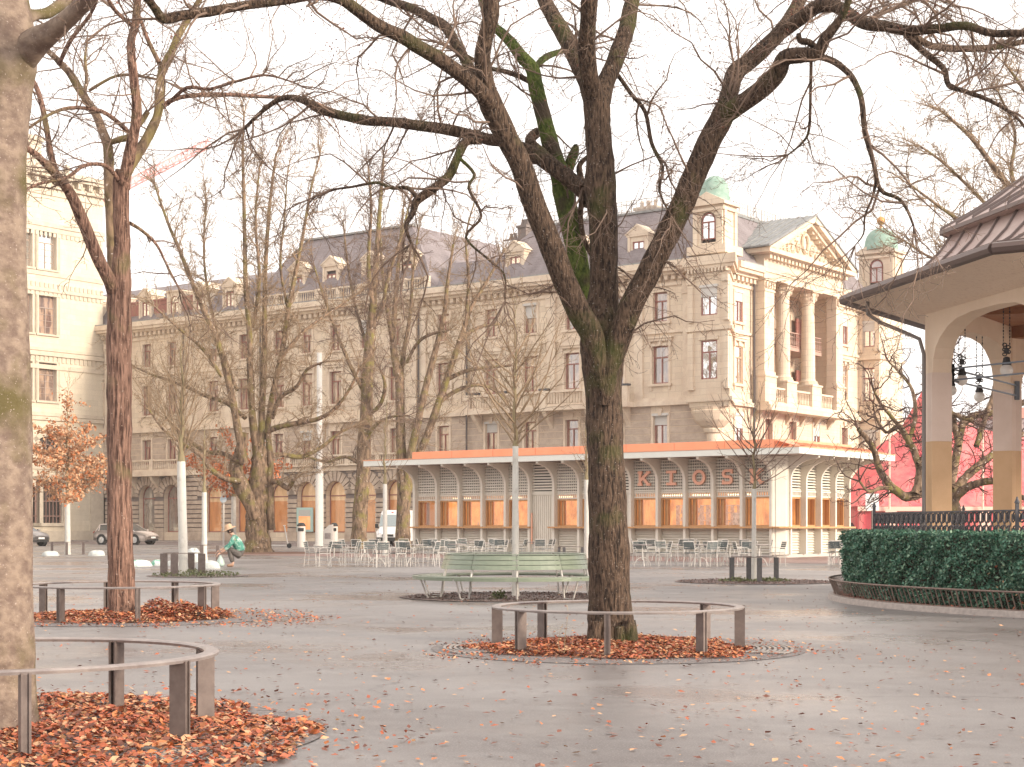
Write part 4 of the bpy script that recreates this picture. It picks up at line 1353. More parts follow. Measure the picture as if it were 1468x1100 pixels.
def apartment():
    root = thing('apartment_building', (14.55, 115.06, 0), 'long grey-beige stone apartment palace with slate mansards and a columned portico behind the kiosk', 'building', rz=RZ)
    ZB, ZL, ZC, ZT = 6.15, 10.35, 19.35, 20.6
    window_type('w1', 1.2, 2.3, 'keyed', 'dark')
    window_type('w1b', 1.2, 2.3, 'keyed', 'dark', blind=.3)
    window_type('w2', 1.4, 2.75, 'pediment', 'dark')
    window_type('w2c', 1.4, 2.75, 'cornice', 'dark')
    window_type('w3', 1.2, 2.15, 'plain', 'dark')
    window_type('w3b', 1.2, 2.15, 'plain', 'dark', blind=.45)
    window_type('w2r', 1.35, 2.75, 'none', 'bright', depth=.12)
    window_type('w2k', 1.15, 2.75, 'cornice', 'bright', frame=mat('frame_tan', (.5, .33, .22), rough=.6), depth=.08)
    window_type('w3k', 1.15, 2.15, 'plain', 'bright', blind=.3, depth=.08)
    window_type('w3r', 1.35, 2.0, 'none', 'bright', blind=.35, depth=.12)
    window_type('w1k', 1.15, 2.3, 'keyed', 'bright', blind=.4, depth=.08)
    window_type('arch', 2.3, 4.4, 'shop', 'warm', arch=True, depth=.55)
    window_type('archs', 2.3, 4.4, 'shop', 'shop', arch=True, depth=.55)
    window_type('dormer', 1.0, 1.6, 'none', 'bright', depth=.1)
    window_type('dormera', 1.1, 1.9, 'none', 'bright', depth=.1, arch=True)
    P = front(0)
    XL = -86.0
    xs_r = [-4.54, -8.45, -12.4, -16.3, -20.1, -25.0]            # right-hand part
    xs_l = [-30.1, -33.4, -36.8, -40.2, -43.6, -47.9, -51.9, -57.4, -60.9, -64.4, -68, -72, -76, -80]
    # front wall
    ops = []
    jobs = []
    for i, x in enumerate(xs_r + xs_l):
        a = x in xs_l or x < -22
        if x in xs_l or True:
            ops.append((x - 1.15, x + 1.15, 0.9, 5.3, True))
            jobs.append(('arch' if -50 < x < -28 or x in (-51.9, -47.9) else ('archs' if x < -50 else 'arch'), x, 0.9))
        w = 1.2
        ops.append((x - w / 2, x + w / 2, 7.25, 9.55))
        jobs.append(('w1b' if i in (0, 4, 9) else 'w1', x, 7.25))
        if i == 0 or x not in xs_r:
            ops.append((x - .7, x + .7, 11.9, 14.65))
            jobs.append(('w2c', x, 11.9))
        else:
            ops.append((x - .7, x + .7, 11.9, 14.65))
            jobs.append(('w2', x, 11.9))
        ops.append((x - .6, x + .6, 16.45, 18.6))
        jobs.append(('w3b' if i in (3, 7, 12) else 'w3', x, 16.45))
    w = MB()
    facade(w, P, XL, 0, 0, ZT, ops, depth=.6)
    wo = w.build('front_wall', S_APT, root)
    # rooms behind are dark: back sheet closes the openings
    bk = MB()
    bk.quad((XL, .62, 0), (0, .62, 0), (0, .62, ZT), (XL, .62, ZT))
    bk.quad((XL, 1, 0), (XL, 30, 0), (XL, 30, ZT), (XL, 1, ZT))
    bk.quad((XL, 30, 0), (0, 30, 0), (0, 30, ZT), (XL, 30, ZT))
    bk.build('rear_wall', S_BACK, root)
    jb = MB()  # this sheet's dark colour stands for shade and soot between the courses
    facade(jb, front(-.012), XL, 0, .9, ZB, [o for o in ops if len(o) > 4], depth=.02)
    jb.build('joint_shade', S_BACK, root)
    # rusticated ground floor: courses and voussoirs
    r = MB()
    allx = sorted(xs_r + xs_l)
    edges = [XL] + [v for x in allx for v in (x - 1.15, x + 1.15)] + [-0.02]
    zc = 5.3 - 1.15
    k = 0
    z = 0.95
    R2 = 2.05
    while z < ZB - .02:
        hgt = min(.42, ZB - z)
        for i in range(0, len(edges), 2):
            a, b = edges[i], edges[i + 1]
            if z + hgt > zc - .1:
                zz = z + hgt - zc
                off = math.sqrt(max(R2 * R2 - max(zz - .42, 0) ** 2, 0)) - 1.15 if zz < R2 + .42 else -1.15
                a2 = a + off if i > 0 else a
                b2 = b - off if i < len(edges) - 2 else b
                if b2 - a2 > .08:
                    pbox(r, P, a2, b2, z, z + hgt - .10, 0, .12)
            else:
                pbox(r, P, a, b, z, z + hgt - .10, 0, .12)
        z += hgt
        k += 1
    for x in allx:
        n = 11
        for q in range(n):
            a0, a1 = PI * (q + .10) / n, PI * (q + .90) / n
            ri, ro = 1.16, (2.02 if q != n // 2 else 2.02)
            r.slab([P(x + ri * math.cos(a0), zc + ri * math.sin(a0), .16), P(x + ri * math.cos(a1), zc + ri * math.sin(a1), .16),
                    P(x + ro * math.cos(a1), min(ZB - .02, zc + ro * math.sin(a1)), .16), P(x + ro * math.cos(a0), min(ZB - .02, zc + ro * math.sin(a0)), .16)], (0, .16, 0))
    for i in range(0, len(edges), 2):
        pbox(r, P, edges[i] - .05, edges[i + 1] + .05, 0, .93, 0, .14)
    # first-floor light rustication
    z = ZB + .5
    while z < ZL - .2:
        for i in range(len(allx) + 1):
            a = XL if i == 0 else allx[i - 1] + .85
            b = -0.02 if i == len(allx) else allx[i] - .85
            pbox(r, P, a, b, z, z + .46, 0, .03)
        z += .52
    r.build('rustication', S_RUST, root)
    # string courses, cornice, dentils
    c = MB()

    def course(P, a, b, e0=0.0, e1=0.0):
        pbox(c, P, a, b + e1, ZB, ZB + .3, 0, .22)
        pbox(c, P, a, b + e1, ZB + .302, ZB + .42, 0, .12)
        pbox(c, P, a, b + e1, ZL - .1, ZL + .22, 0, .34)
        pbox(c, P, a, b + e1, ZL + .222, ZL + .5, 0, .16)
        pbox(c, P, a, b + e1, 15.55, 15.75, 0, .14)
        pbox(c, P, a, b + e1, ZC - .35, ZC - .1, 0, .12)
        pbox(c, P, a, b + e1, ZC + .4, ZC + .6, 0, .55)
        pbox(c, P, a, b + e1, ZC + .602, ZC + .85, 0, .95)
        pbox(c, P, a, b + e1, ZC + .852, ZT + .05, 0, 1.1)
        n = int((b - a) / .62)
        for i in range(n):
            u = a + (b - a) * (i + .5) / n
            pbox(c, P, u - .16, u + .16, ZC + .05, ZC + .398, 0, .4)
    course(P, XL, -1.7)
    PS = sidef(0)
    course(PS, 1.9, 5.7)
    course(PS, 19.2, 25.0)
    # pilasters
    for x in (-14.3, -22.5, -27.6, -46.0, -6.4, -10.4 - 11.8, -2.2, -55, -49.9, -66.5):
        for dx in ((-.35,) if x != -27.6 else (-.9, .1)):
            pbox(c, P, x + dx, x + dx + .75, ZL + .5, ZC - .352, 0, .16)
            pbox(c, P, x + dx - .08, x + dx + .83, ZC - 1.05, ZC - .36, 0, .24)
    pbox(c, P, -46.4, -46.0, ZB + .42, ZC - .35, .002, .3)
    # panels below windows
    for x in xs_r + xs_l:
        pbox(c, P, x - .8, x + .8, 15.78, 16.2, 0, .06)
        pbox(c, P, x - .9, x + .9, ZB + .45, ZB + .95, 0, .08)
    c.build('cornice', S_TRIM, root)
    for (ua, ub, z0, h_, d_, piers, fz, cons) in (
            (-21.6, -6.9, ZL + .23, 1.15, 1.15, (-21.6, -18.2, -14.3, -10.4, -6.9), (ZL - .12, 1.3), (-21.2, -18.2, -14.3, -10.4, -7.3)),
            (-63.4, -55.2, ZB + .43, 1.05, 1.0, (-63.2, -59.2, -55.4), (ZB - .05, 1.2), (-62.4, -59.3, -56.2)),
            (-45.5, -28.4, ZB + .43, .95, .5, (-45.3, -41.9, -38.5, -35.1, -31.7, -28.6), None, ()),
            (-46, -26.4, ZT + .06, 1.1, .35, [-46 + 2.44 * k for k in range(9)], None, ())):
        b = MB()
        balustrade(b, P, ua, ub, z0, h_, d_, piers=piers)
        if fz:
            pbox(b, P, ua - .3, ub + .3, fz[0], z0 - .005, .002, fz[1])
            for u in cons:
                b.slab([P(u - .17, fz[0], .002), P(u - .17, fz[0], fz[1] - .15), P(u - .17, fz[0] - .35, fz[1] * .7), P(u - .17, fz[0] - 1.0, .25), P(u - .17, fz[0] - 1.35, .002)], (.35, 0, 0))
        b.build('balustrade', S_TRIM, root)
    for u in (-21.0, -18.2, -14.3, -7.0):
        fl = MB()
        fl.box((u, -1.0, ZL + 1.52), (.8, .4, .16))
        fl.build('planter', DARKIRON, root)
    for key, x, z in jobs:
        put_window(key, root, (x, 0, z))
    for x in (-27.4, -22.4, -45.6, -55.6):
        dp = MB()
        dp.tube([(x, -.3, .3), (x, -.3, ZC)], .08, n=6)
        dp.build('downpipe', PIPE, root)
    # ---------- side facade
    s = MB()
    sops, sj = [], []
    for u, k1, k2, k3 in ((3.5, 'w1k', 'w2k', 'w3k'), (21.6, 'w1', 'w2k', 'w3k')):
        sops += [(u - .58, u + .58, 7.25, 9.55), (u - .58, u + .58, 11.9, 14.65), (u - .58, u + .58, 16.45, 18.6)]
        sj += [(k1, u, 7.25), (k2, u, 11.9), (k3, u, 16.45)]
    for u, k in ((8.2, 'w1'), (12.2, 'w1'), (16.4, 'w1k')):
        sops.append((u - .6, u + .6, 7.25, 9.55))
        sj.append((k, u, 7.25))
    for u in (3.5, 8.2, 12.2, 16.4, 21.6, 26.5):
        sops.append((u - 1.15, u + 1.15, .9, 5.3, True))
        sj.append(('archs', u, .9))
    facade(s, PS, 0, 6.6, 0, ZT, [o for o in sops if o[1] < 6.6], depth=.6)
    facade(s, PS, 18.6, 30, 0, ZT, [o for o in sops if o[0] > 18.6], depth=.6)
    facade(s, PS, 6.6, 18.6, 0, ZL, [o for o in sops if 6.6 < o[0] < 18.6], depth=.6)
    PL = sidef(-2.6)                             # back wall of the loggia
    lo = []
    for u in (8.2, 12.2, 16.4):
        lo += [(u - .7, u + .7, 11.0, 14.4), (u - .7, u + .7, 15.7, 18.6)]
    facade(s, PL, 6.6, 18.6, ZL, 20.2, lo, depth=.3)
    s.quad((0, 6.6, ZL), (-2.6, 6.6, ZL), (-2.6, 6.6, 20.2), (0, 6.6, 20.2))
    s.quad((-2.6, 18.6, ZL), (0, 18.6, ZL), (0, 18.6, 20.2), (-2.6, 18.6, 20.2))
    s.build('side_wall', S_APT, root)
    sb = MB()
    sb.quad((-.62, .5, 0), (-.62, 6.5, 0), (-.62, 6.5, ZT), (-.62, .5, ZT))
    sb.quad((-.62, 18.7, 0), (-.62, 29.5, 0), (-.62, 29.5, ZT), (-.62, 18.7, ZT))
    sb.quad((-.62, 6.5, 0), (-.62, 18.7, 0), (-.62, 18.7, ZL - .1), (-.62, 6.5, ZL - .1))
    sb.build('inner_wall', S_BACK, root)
    for key, u, z in sj:
        put_window(key, root, (0, u, z), PI / 2)
    window_type('door', 1.4, 2.9, 'none', 'dark')
    for u in (8.2, 12.2, 16.4):
        put_window('w2c' if False else 'door', root, (-2.6, u, 11.0), PI / 2)
        put_window('door', root, (-2.6, u, 15.7), PI / 2)
    for zz, hh_ in ((12.6, 3.0), (17.0, 2.6)):
        ls = MB()
        ls.box((-2.2, 17.9, zz), (.12, 1.3, hh_))
        ls.build('shutter', WFRAME, root)
    # rustication of the side ground and first floors
    us = sorted([3.5, 8.2, 12.2, 16.4, 21.6])
    e1 = [0.02] + [v for u in us for v in (u - 1.2, u + 1.2)] + [25]
    e2 = [0.02] + [v for u in us for v in (u - .82, u + .82)] + [25]
    for i in range(0, len(e1), 2):
        r = MB()
        z = .95
        while z < ZB - .05:
            pbox(r, PS, e1[i], e1[i + 1], z, z + .36, 0, .06)
            z += .43
        z = ZB + .5
        while z < ZL - .2:
            pbox(r, PS, e2[i], e2[i + 1], z, z + .46, 0, .03)
            z += .52
        r.build('rustication', S_APT, root)
    # ---------- portico
    p = MB()
    A = 1.0
    pbox(p, PS, 5.6, 19.3, ZL - .3, ZL + .12, 0, A + .55)
    pbox(p, PS, 5.6, 19.3, ZL + .122, ZL + .32, 0, A + .42)
    pbox(p, PS, 6.7, 18.5, ZL + .1, ZL + .33, -2.6, -.001)      # loggia floor
    for k in range(6):
        u = 6.1 + k * 2.44
        p.slab([PS(u, ZL - .3, .002), PS(u, ZL - .3, .7), PS(u, ZL - .6, .45), PS(u, ZL - 1.1, .08)], (0, .35, 0))
    cols = (10.0, 14.3)
    for u0, u1, dd in ((5.7, 7.25, -.6), (18.0, 19.25, .15)):
        pbox(p, PS, u0 - .15, u1 + .15, ZL + .33, 12.55, dd, A + .12)
        pbox(p, PS, u0 - .22, u1 + .22, 12.55, 12.7, dd, A + .2)
        pbox(p, PS, u0, u1, 12.7, 18.9, dd, A)
        pbox(p, PS, u0 - .08, u1 + .08, 12.7, 12.95, dd, A + .08)
        pbox(p, PS, u0 - .06, u1 + .06, 18.9, 19.05, dd, A + .06)
        pbox(p, PS, u0, u1, 19.05, 19.7, dd, A)
        for q in range(4):
            pbox(p, PS, u0 + .1 + q * (u1 - u0 - .4) / 3, u0 + .3 + q * (u1 - u0 - .4) / 3, 19.15, 19.6, A + .001, A + .16)
        pbox(p, PS, u0 - .14, u1 + .14, 19.7, 19.86, dd, A + .14)
    for u in cols:
        pbox(p, PS, u - .82, u + .82, ZL + .33, 12.35, A - 1.5, A + .1)
        pbox(p, PS, u - .9, u + .9, 12.35, 12.5, A - 1.58, A + .18)
        column(p, PS(u, 0, A - .68), 12.5, 19.86, .56)
    for a, b_ in ((7.4, 9.18), (10.82, 13.48), (15.12, 17.6)):
        balustrade(p, PS, a, b_, ZL + .33, 1.2, A - .1)
    # entablature
    pbox(p, PS, 5.6, 19.3, 19.862, 20.35, -2.6, A + .02)
    pbox(p, PS, 5.55, 19.35, 20.352, 20.45, -.6, A + .1)
    pbox(p, PS, 5.62, 19.28, 20.452, 21.3, -2.6, A)
    n = 23
    for i in range(n):
        u = 5.6 + 13.7 * (i + .5) / n
        pbox(p, PS, u - .17, u + .17, 21.3, 21.58, -.3, A + .45)
    pbox(p, PS, 5.5, 19.4, 21.582, 21.66, -2.6, A + .5)
    pbox(p, PS, 4.9, 20.0, 21.662, 21.98, -2.6, A + .85)
    for u in (5.2, 6.0):                                          # cornice returns to the wall
        pass
    m = 12.45
    zt = 25.35
    # pediment: recessed field with raking cornices
    p.slab([PS(5.6, 21.982, A - .1), PS(19.3, 21.982, A - .1), PS(m, zt - .55, A - .1)], (-1.5, 0, 0))
    for sgn in (-1, 1):
        e = m + sgn * 7.6
        q0 = m + sgn * 6.9
        p.slab([PS(e, 21.984, A + .9), PS(m, zt, A + .9), PS(m, zt - .42, A + .9), PS(q0 + sgn * -.3, 21.984, A + .9)], (-2.2, 0, 0))
        p.slab([PS(q0 - sgn * .32, 21.984, A + .55), PS(m, zt - .42, A + .55), PS(m, zt - .72, A + .55), PS(q0 - sgn * 1.05, 21.984, A + .55)], (-1.2, 0, 0))
        for i in range(9):
            t = (i + .7) / 9.8
            u = q0 - sgn * .9 + (m - (q0 - sgn * .9)) * t
            z = 22.0 + (zt - .78 - 22.0) * t
            p.box(PS(u, z - .02, A + .12), (.5, .34, .26))
    # carved field: wreath and scrolls
    p.tube([PS(m + .52 * math.cos(a), 23.35 + .7 * math.sin(a), A + .02) for a in [2 * PI * k / 18 for k in range(18)]], .13, n=6, closed=True)
    for sgn in (-1, 1):
        for q, (du, rr) in enumerate(((1.15, .42), (2.05, .34), (2.8, .26), (3.5, .2), (4.1, .14))):
            zc_ = 22.05 + rr * 1.3 + (.25 if q == 0 else 0)
            p.tube([PS(m + sgn * (du + rr * (1 - k / 22) * math.cos(k * .62)), zc_ + rr * (1 - k / 22) * math.sin(k * .62), A + .02) for k in range(18)], .07, n=5)
            p.tube([PS(m + sgn * (du + .3 + .2 * math.cos(k * .9)), zc_ + .45 + .12 * math.sin(k * .9), A) for k in range(6)], .06, n=5)
    p.build('portico', S_APT, root)
    br = MB()                                                    # iron balcony with its pink floor slab
    pbox(br, PS, 7.3, 17.7, 15.12, 15.4, -2.55, -.15)
    for z in (15.45, 16.5):
        pbox(br, PS, 7.3, 17.7, z, z + .07, -.25, -.17)
    pbox(br, PS, 7.3, 17.7, 16.2, 16.24, -.24, -.18)
    for k in range(34):
        u = 7.4 + k * .31
        pbox(br, PS, u, u + .03, 15.5, 16.5, -.23, -.19)
        br.tube([PS(u + .15 + .1 * math.cos(a), 15.78 + .16 * math.sin(a), -.21) for a in [2 * PI * j / 8 for j in range(8)]], .018, n=4, closed=True)
    br.build('balcony_rail', RAILM, root)
    pr = MB()                                                    # portico roof
    for sgn in (-1, 1):
        e = m + sgn * 7.8
        pr.slab([PS(e, 22.0, A + .95), PS(m, zt + .02, A + .95), PS(m, zt + .12, A + .95), PS(e, 22.12, A + .95)], (-6.5, 0, 0))
        for k in range(9):
            x = A + .9 - k * .75
            pr.bar((x, e, 22.14), (x, m, zt + .15), .06, .09)
    pr.build('portico_roof', ZINC, root)
    gu = MB()
    gu.tube([(A + .4, 5.1, 21.9), (-5, 5.1, 22.05)], .12, n=6)
    gu.tube([PS(5.4, ZT - .2, .3), PS(5.4, 6.5, .3), PS(5.4, 6.2, .3), PS(5.4, 0.2, .3)], .09, n=6)
    gu.build('gutter', PIPE, root)
    # ---------- turrets at both ends of the side facade
    for (poly, nm, cx, cy, faceu) in (
            ([(-1.95, 0), (-1.6, -.95), (1.8, -1.1), (.12, 2.4)], 'turret', -.35, .25, 0),
            ([(-.1, 24.6), (1.9, 24.6), (1.9, 29.2), (-.1, 29.2)], 'turret', 1.0, 26.4, 1)):
        t = MB()

        def sc(k):
            mx = sum(q[0] for q in poly) / 4
            my = sum(q[1] for q in poly) / 4
            return [(mx + (x - mx) * k, my + (y - my) * k) for x, y in poly]
        a0, a1 = poly[0], poly[1]
        f0, f1 = (poly[1], poly[2]) if faceu == 0 else (poly[0], poly[1])
        fx0, fx1 = f0[0], f1[0]
        fy = f0[1]
        w = .68 if faceu == 0 else .55
        fm = (fx0 + fx1) / 2
        rot = math.atan2(f1[1] - f0[1], f1[0] - f0[0])
        ln = math.hypot(f1[0] - f0[0], f1[1] - f0[1])

        def PF(u, z, d=0.0):
            return (f0[0] + u * math.cos(rot) + d * math.sin(rot), f0[1] + u * math.sin(rot) - d * math.cos(rot), z)
        wl = ln / 2
        z0 = ZL - .2 if faceu == 0 else 5.8
        facade(t, PF, 0, ln, z0, ZT, [(wl - w, wl + w, 11.9, 14.65), (wl - w, wl + w, 16.45, 18.45)] + ([] if faceu == 0 else [(wl - w, wl + w, 7.3, 9.5)]), depth=.3)
        n_ = len(poly)
        for i in range(n_):
            p0, p1 = poly[i], poly[(i + 1) % n_]
            if p0 == f0:
                continue
            t.quad((*p0, z0), (*p1, z0), (*p1, ZT), (*p0, ZT))
        for u0, u1 in ((.02, .45), (ln - .45, ln - .02)):
            pbox(t, PF, u0, u1, 11.4, 15.2, 0, .2)
            pbox(t, PF, u0, u1, 16.0, 18.7, 0, .2)
            pbox(t, PF, u0 - .05, u1 + .05, 18.7, 19.2, 0, .3)
            pbox(t, PF, u0 - .05, u1 + .05, 11.15, 11.4, 0, .28)
        pbox(t, PF, wl - w - .12, wl + w + .12, 14.7, 14.95, 0, .12)
        for zz, hh, k in ((ZL - .05, .3, 1.13), (15.35, .22, 1.14), (15.572, .3, 1.05), (ZC - .1, .2, 1.08), (ZC + .4, .25, 1.2), (ZC + .652, .65, 1.3)):
            t.prism(sc(k), zz, zz + hh)
        nd = 12
        for i in range(nd):
            pbox(t, PF, ln * (i + .3) / nd, ln * (i + .75) / nd, ZC + .12, ZC + .4, 0, .34)
        if faceu == 0:                                           # carved console below
            t.prism(sc(.97), ZL - .42, ZL - .06)
            t.lathe((-.15, -.05, ZL - 3.5), [(.05, 0), (.22, .15), (.26, .35), (.38, .45), (.45, 1.2), (.62, 1.3), (.7, 1.5), (.66, 1.6), (.9, 1.75), (1.25, 2.1), (1.5, 2.6), (1.58, 2.8), (1.5, 2.85), (1.62, 3.1)], n=18)
        t.build(nm, S_APT, root, smooth=False)
        put_window('w2r', root, PF(wl, 11.9), rot)
        put_window('w3r', root, PF(wl, 16.45), rot)
        if faceu == 1:
            put_window('w3r', root, PF(wl, 7.3), rot)
        # lantern above: arched window, pediment, copper dome
        l = MB()
        hw = 1.22 if faceu == 0 else 1.55
        hy = .95
        lz = ZT + .3
        l.box((cx, cy + .35, ZT + .6), (hw * 2 + .7, hy * 2 + .7, .6))

        def PQ(u, z, d=0.0):
            return (cx + u, cy - hy + .35 - d, z)
        facade(l, PQ, -hw, hw, lz + .6, 24.6, [(-.62, .62, 21.75, 23.95, True)], depth=.25)
        l.quad((cx - hw, cy - hy + .35, lz), (cx - hw, cy + hy + .35, lz), (cx - hw, cy + hy + .35, 24.6), (cx - hw, cy - hy + .35, 24.6))

        def PR(u, z, d=0.0):
            return (cx + hw + d, cy + .35 + u, z)
        facade(l, PR, -hy, hy, lz + .6, 24.6, [], depth=.25)
        l.quad((cx - hw, cy + hy + .35, lz), (cx + hw, cy + hy + .35, lz), (cx + hw, cy + hy + .35, 24.6), (cx - hw, cy + hy + .35, 24.6))
        for PP, hv in ((PQ, hw), (PR, hy)):
            for s_ in (-1, 1):
                pbox(l, PP, s_ * (hv - .2) - .18, s_ * (hv - .2) + .18, lz + .6, 24.2, 0, .12)
            pbox(l, PP, -hv - .1, hv + .1, 24.0, 24.2, 0, .16)
        z_ = 24.602
        l.b2(cx - hw - .25, cx + hw + .25, cy - hy + .05, cy + hy + .6, 24.4, z_ - .002)
        l.slab([PQ(-hw - .25, z_, .3), PQ(hw + .25, z_, .3), PQ(0, z_ + .75, .3)], (0, 2 * hy + .3, 0))
        l.build('lantern', S_APT, root)
        put_window('dormera', root, PQ(0, 21.98), 0)
        d = MB()
        rr = hw * .9
        d.lathe((cx, cy + .35, 24.75), [(rr * 1.05, 0), (rr * 1.05, .35), (rr, .4), (rr * .97, .8), (rr * .86, 1.25), (rr * .66, 1.6), (rr * .36, 1.86), (.02, 1.95)], n=20)
        d.build('dome', COPPER, root, smooth=True)
        if faceu == 0:
            continue
        gb = MB()
        gb.lathe((cx, cy + .35, 26.7), [(.1, 0), (.08, .3)] + [(.36 * math.sin(a), .62 - .36 * math.cos(a)) for a in [PI * (k + .6) / 10 for k in range(10)]] + [(.03, 1.0), (.03, 2.0), (.005, 2.3)], n=12)
        gb.build('finial', GOLD, root, smooth=True)
    # ---------- roofs
    f = MB()
    mansard(f, -21.5, .6, -.3, 26, ZT + .05, 25.3, 3.4, mid=.15)
    mansard(f, -26.6, -21.0, .2, 20, ZT + .05, 23.2, 2.6, 'f')
    f.build('roof', SLATE, root)
    f = MB()
    mansard(f, -46.9, -26.0, -.2, 22, ZT + .05, 27.1, 4.1, mid=.35, lr=(2.8, 5.6))
    f.build('roof', SLATE, root)
    f = MB()
    mansard(f, XL, -46.2, -.2, 18, ZT + .05, 23.6, 2.2, 'fl', mid=0)
    f.quad((XL, 2.0, 23.6), (-46.2, 2.0, 23.6), (-46.2, 8, 25.6), (XL, 8, 25.6))
    f.quad((-46.2, 2.0, 23.6), (-46.2, 14, 23.6), (-46.2, 8, 25.6))
    f.build('roof', SLATE, root)
    e = MB()                                                     # zinc eaves and ridge flashing
    pbox(e, P, XL, -1.8, ZT + .052, ZT + .16, -.4, 1.05)
    pbox(e, P, -18.3, -3, 25.28, 25.45, -3.4, -2.95)
    pbox(e, P, -44.2, -31.5, 27.08, 27.25, -4.4, -3.7)
    pbox(e, PS, 2.5, 5.6, ZT + .052, ZT + .16, -.4, 1.05)
    pbox(e, PS, 19.4, 24.4, ZT + .052, ZT + .16, -.4, 1.05)
    pbox(e, PS, 3.2, 22.8, 25.28, 25.5, -3.2, -2.7)
    e.build('roof_edging', ZINC, root)
    rr = MB()                                                    # terrace railing
    for (a, b2) in (((-18, 3.1), (-2.7, 3.1)), ((-2.7, 3.1), (-2.7, 22))):
        L_ = math.hypot(b2[0] - a[0], b2[1] - a[1])
        n = int(L_ / .45)
        for z in (25.55, 26.05, 26.35):
            rr.bar((*a, z), (*b2, z), .045)
        for i in range(n + 1):
            x, y = a[0] + (b2[0] - a[0]) * i / n, a[1] + (b2[1] - a[1]) * i / n
            rr.bar((x, y, 25.45), (x, y, 26.35), .04 if i % 5 else .07)
            if i % 5 == 2:
                rr.tube([(x + (.14 * math.cos(q) if b2[1] == a[1] else 0), y + (0 if b2[1] == a[1] else .14 * math.cos(q)), 25.8 + .14 * math.sin(q)) for q in [2 * PI * j / 8 for j in range(8)]], .02, n=4, closed=True)
    rr.build('terrace_railing', mat('railing_pale', (.45, .40, .36), rough=.6), root)
    for x, y, w_, z_ in ((-10.5, 7.5, 1.9, 26.9), (-5.6, 8.0, 2.3, 27.4), (-22.6, 6, 1.2, 25.4), (-20.8, 5, .8, 26.2)):
        ch = MB()
        ch.b2(x - w_ / 2, x + w_ / 2, y, y + 1.1, 23, z_ - .3)
        ch.b2(x - w_ / 2 - .12, x + w_ / 2 + .12, y - .12, y + 1.22, z_ - .3, z_ - .1)
        for k in range(3):
            ch.lathe((x - w_ / 3 + k * w_ / 3, y + .55, z_ - .1), [(.17, 0), (.14, .5), (.18, .55), (.01, .56)], n=8)
        ch.build('chimney', S_BACK if x < -15 else S_RUST, root)
    for x in (-3.6 - 3.2, -12.4, -18.2):
        dormer(root, x, .55, ZT + .2, 1.0, 1.6)
    for x in (-29.5, -33.5, -38.0, -42.0):
        dormer(root, x, .7, ZT + .7, 1.1, 1.9)
    for x in (-50.0, -53.9, -61.4, -69, -76):
        dormer(root, x, .25, ZT + .15, 1.0, 1.7, arch=False)
    for x in (-57.4, -65.4):
        dormer(root, x, .25, ZT + .15, 1.1, 1.9, arch=True, pediment=False, key='dormera')
    for x in (-55.6, -59.5, -63.2):                              # red painted dormer edges
        rd = MB()
        rd.b2(x - .9, x + .9, .3, .45, ZT + 2.05, ZT + 2.2)
        rd.b2(x - .9, x + .9, .4, .5, ZT + .3, ZT + 2.05)
        rd.build('dormer_cheek', WFRAME, root)
    sk = MB()
    for x in (-21.0, -16):
        sk.slab([(x, 2.1, 23.4), (x + .8, 2.1, 23.4), (x + .8, 2.9, 24.4), (x, 2.9, 24.4)], (0, -.12, .06))
    sk.slab([(-.95, 3.2, 23.2), (-.95, 4.0, 23.2), (-1.7, 4.0, 24.3), (-1.7, 3.2, 24.3)], (.12, 0, .06))
    sk.build('skylight', G_BRIGHT, root)
    return root


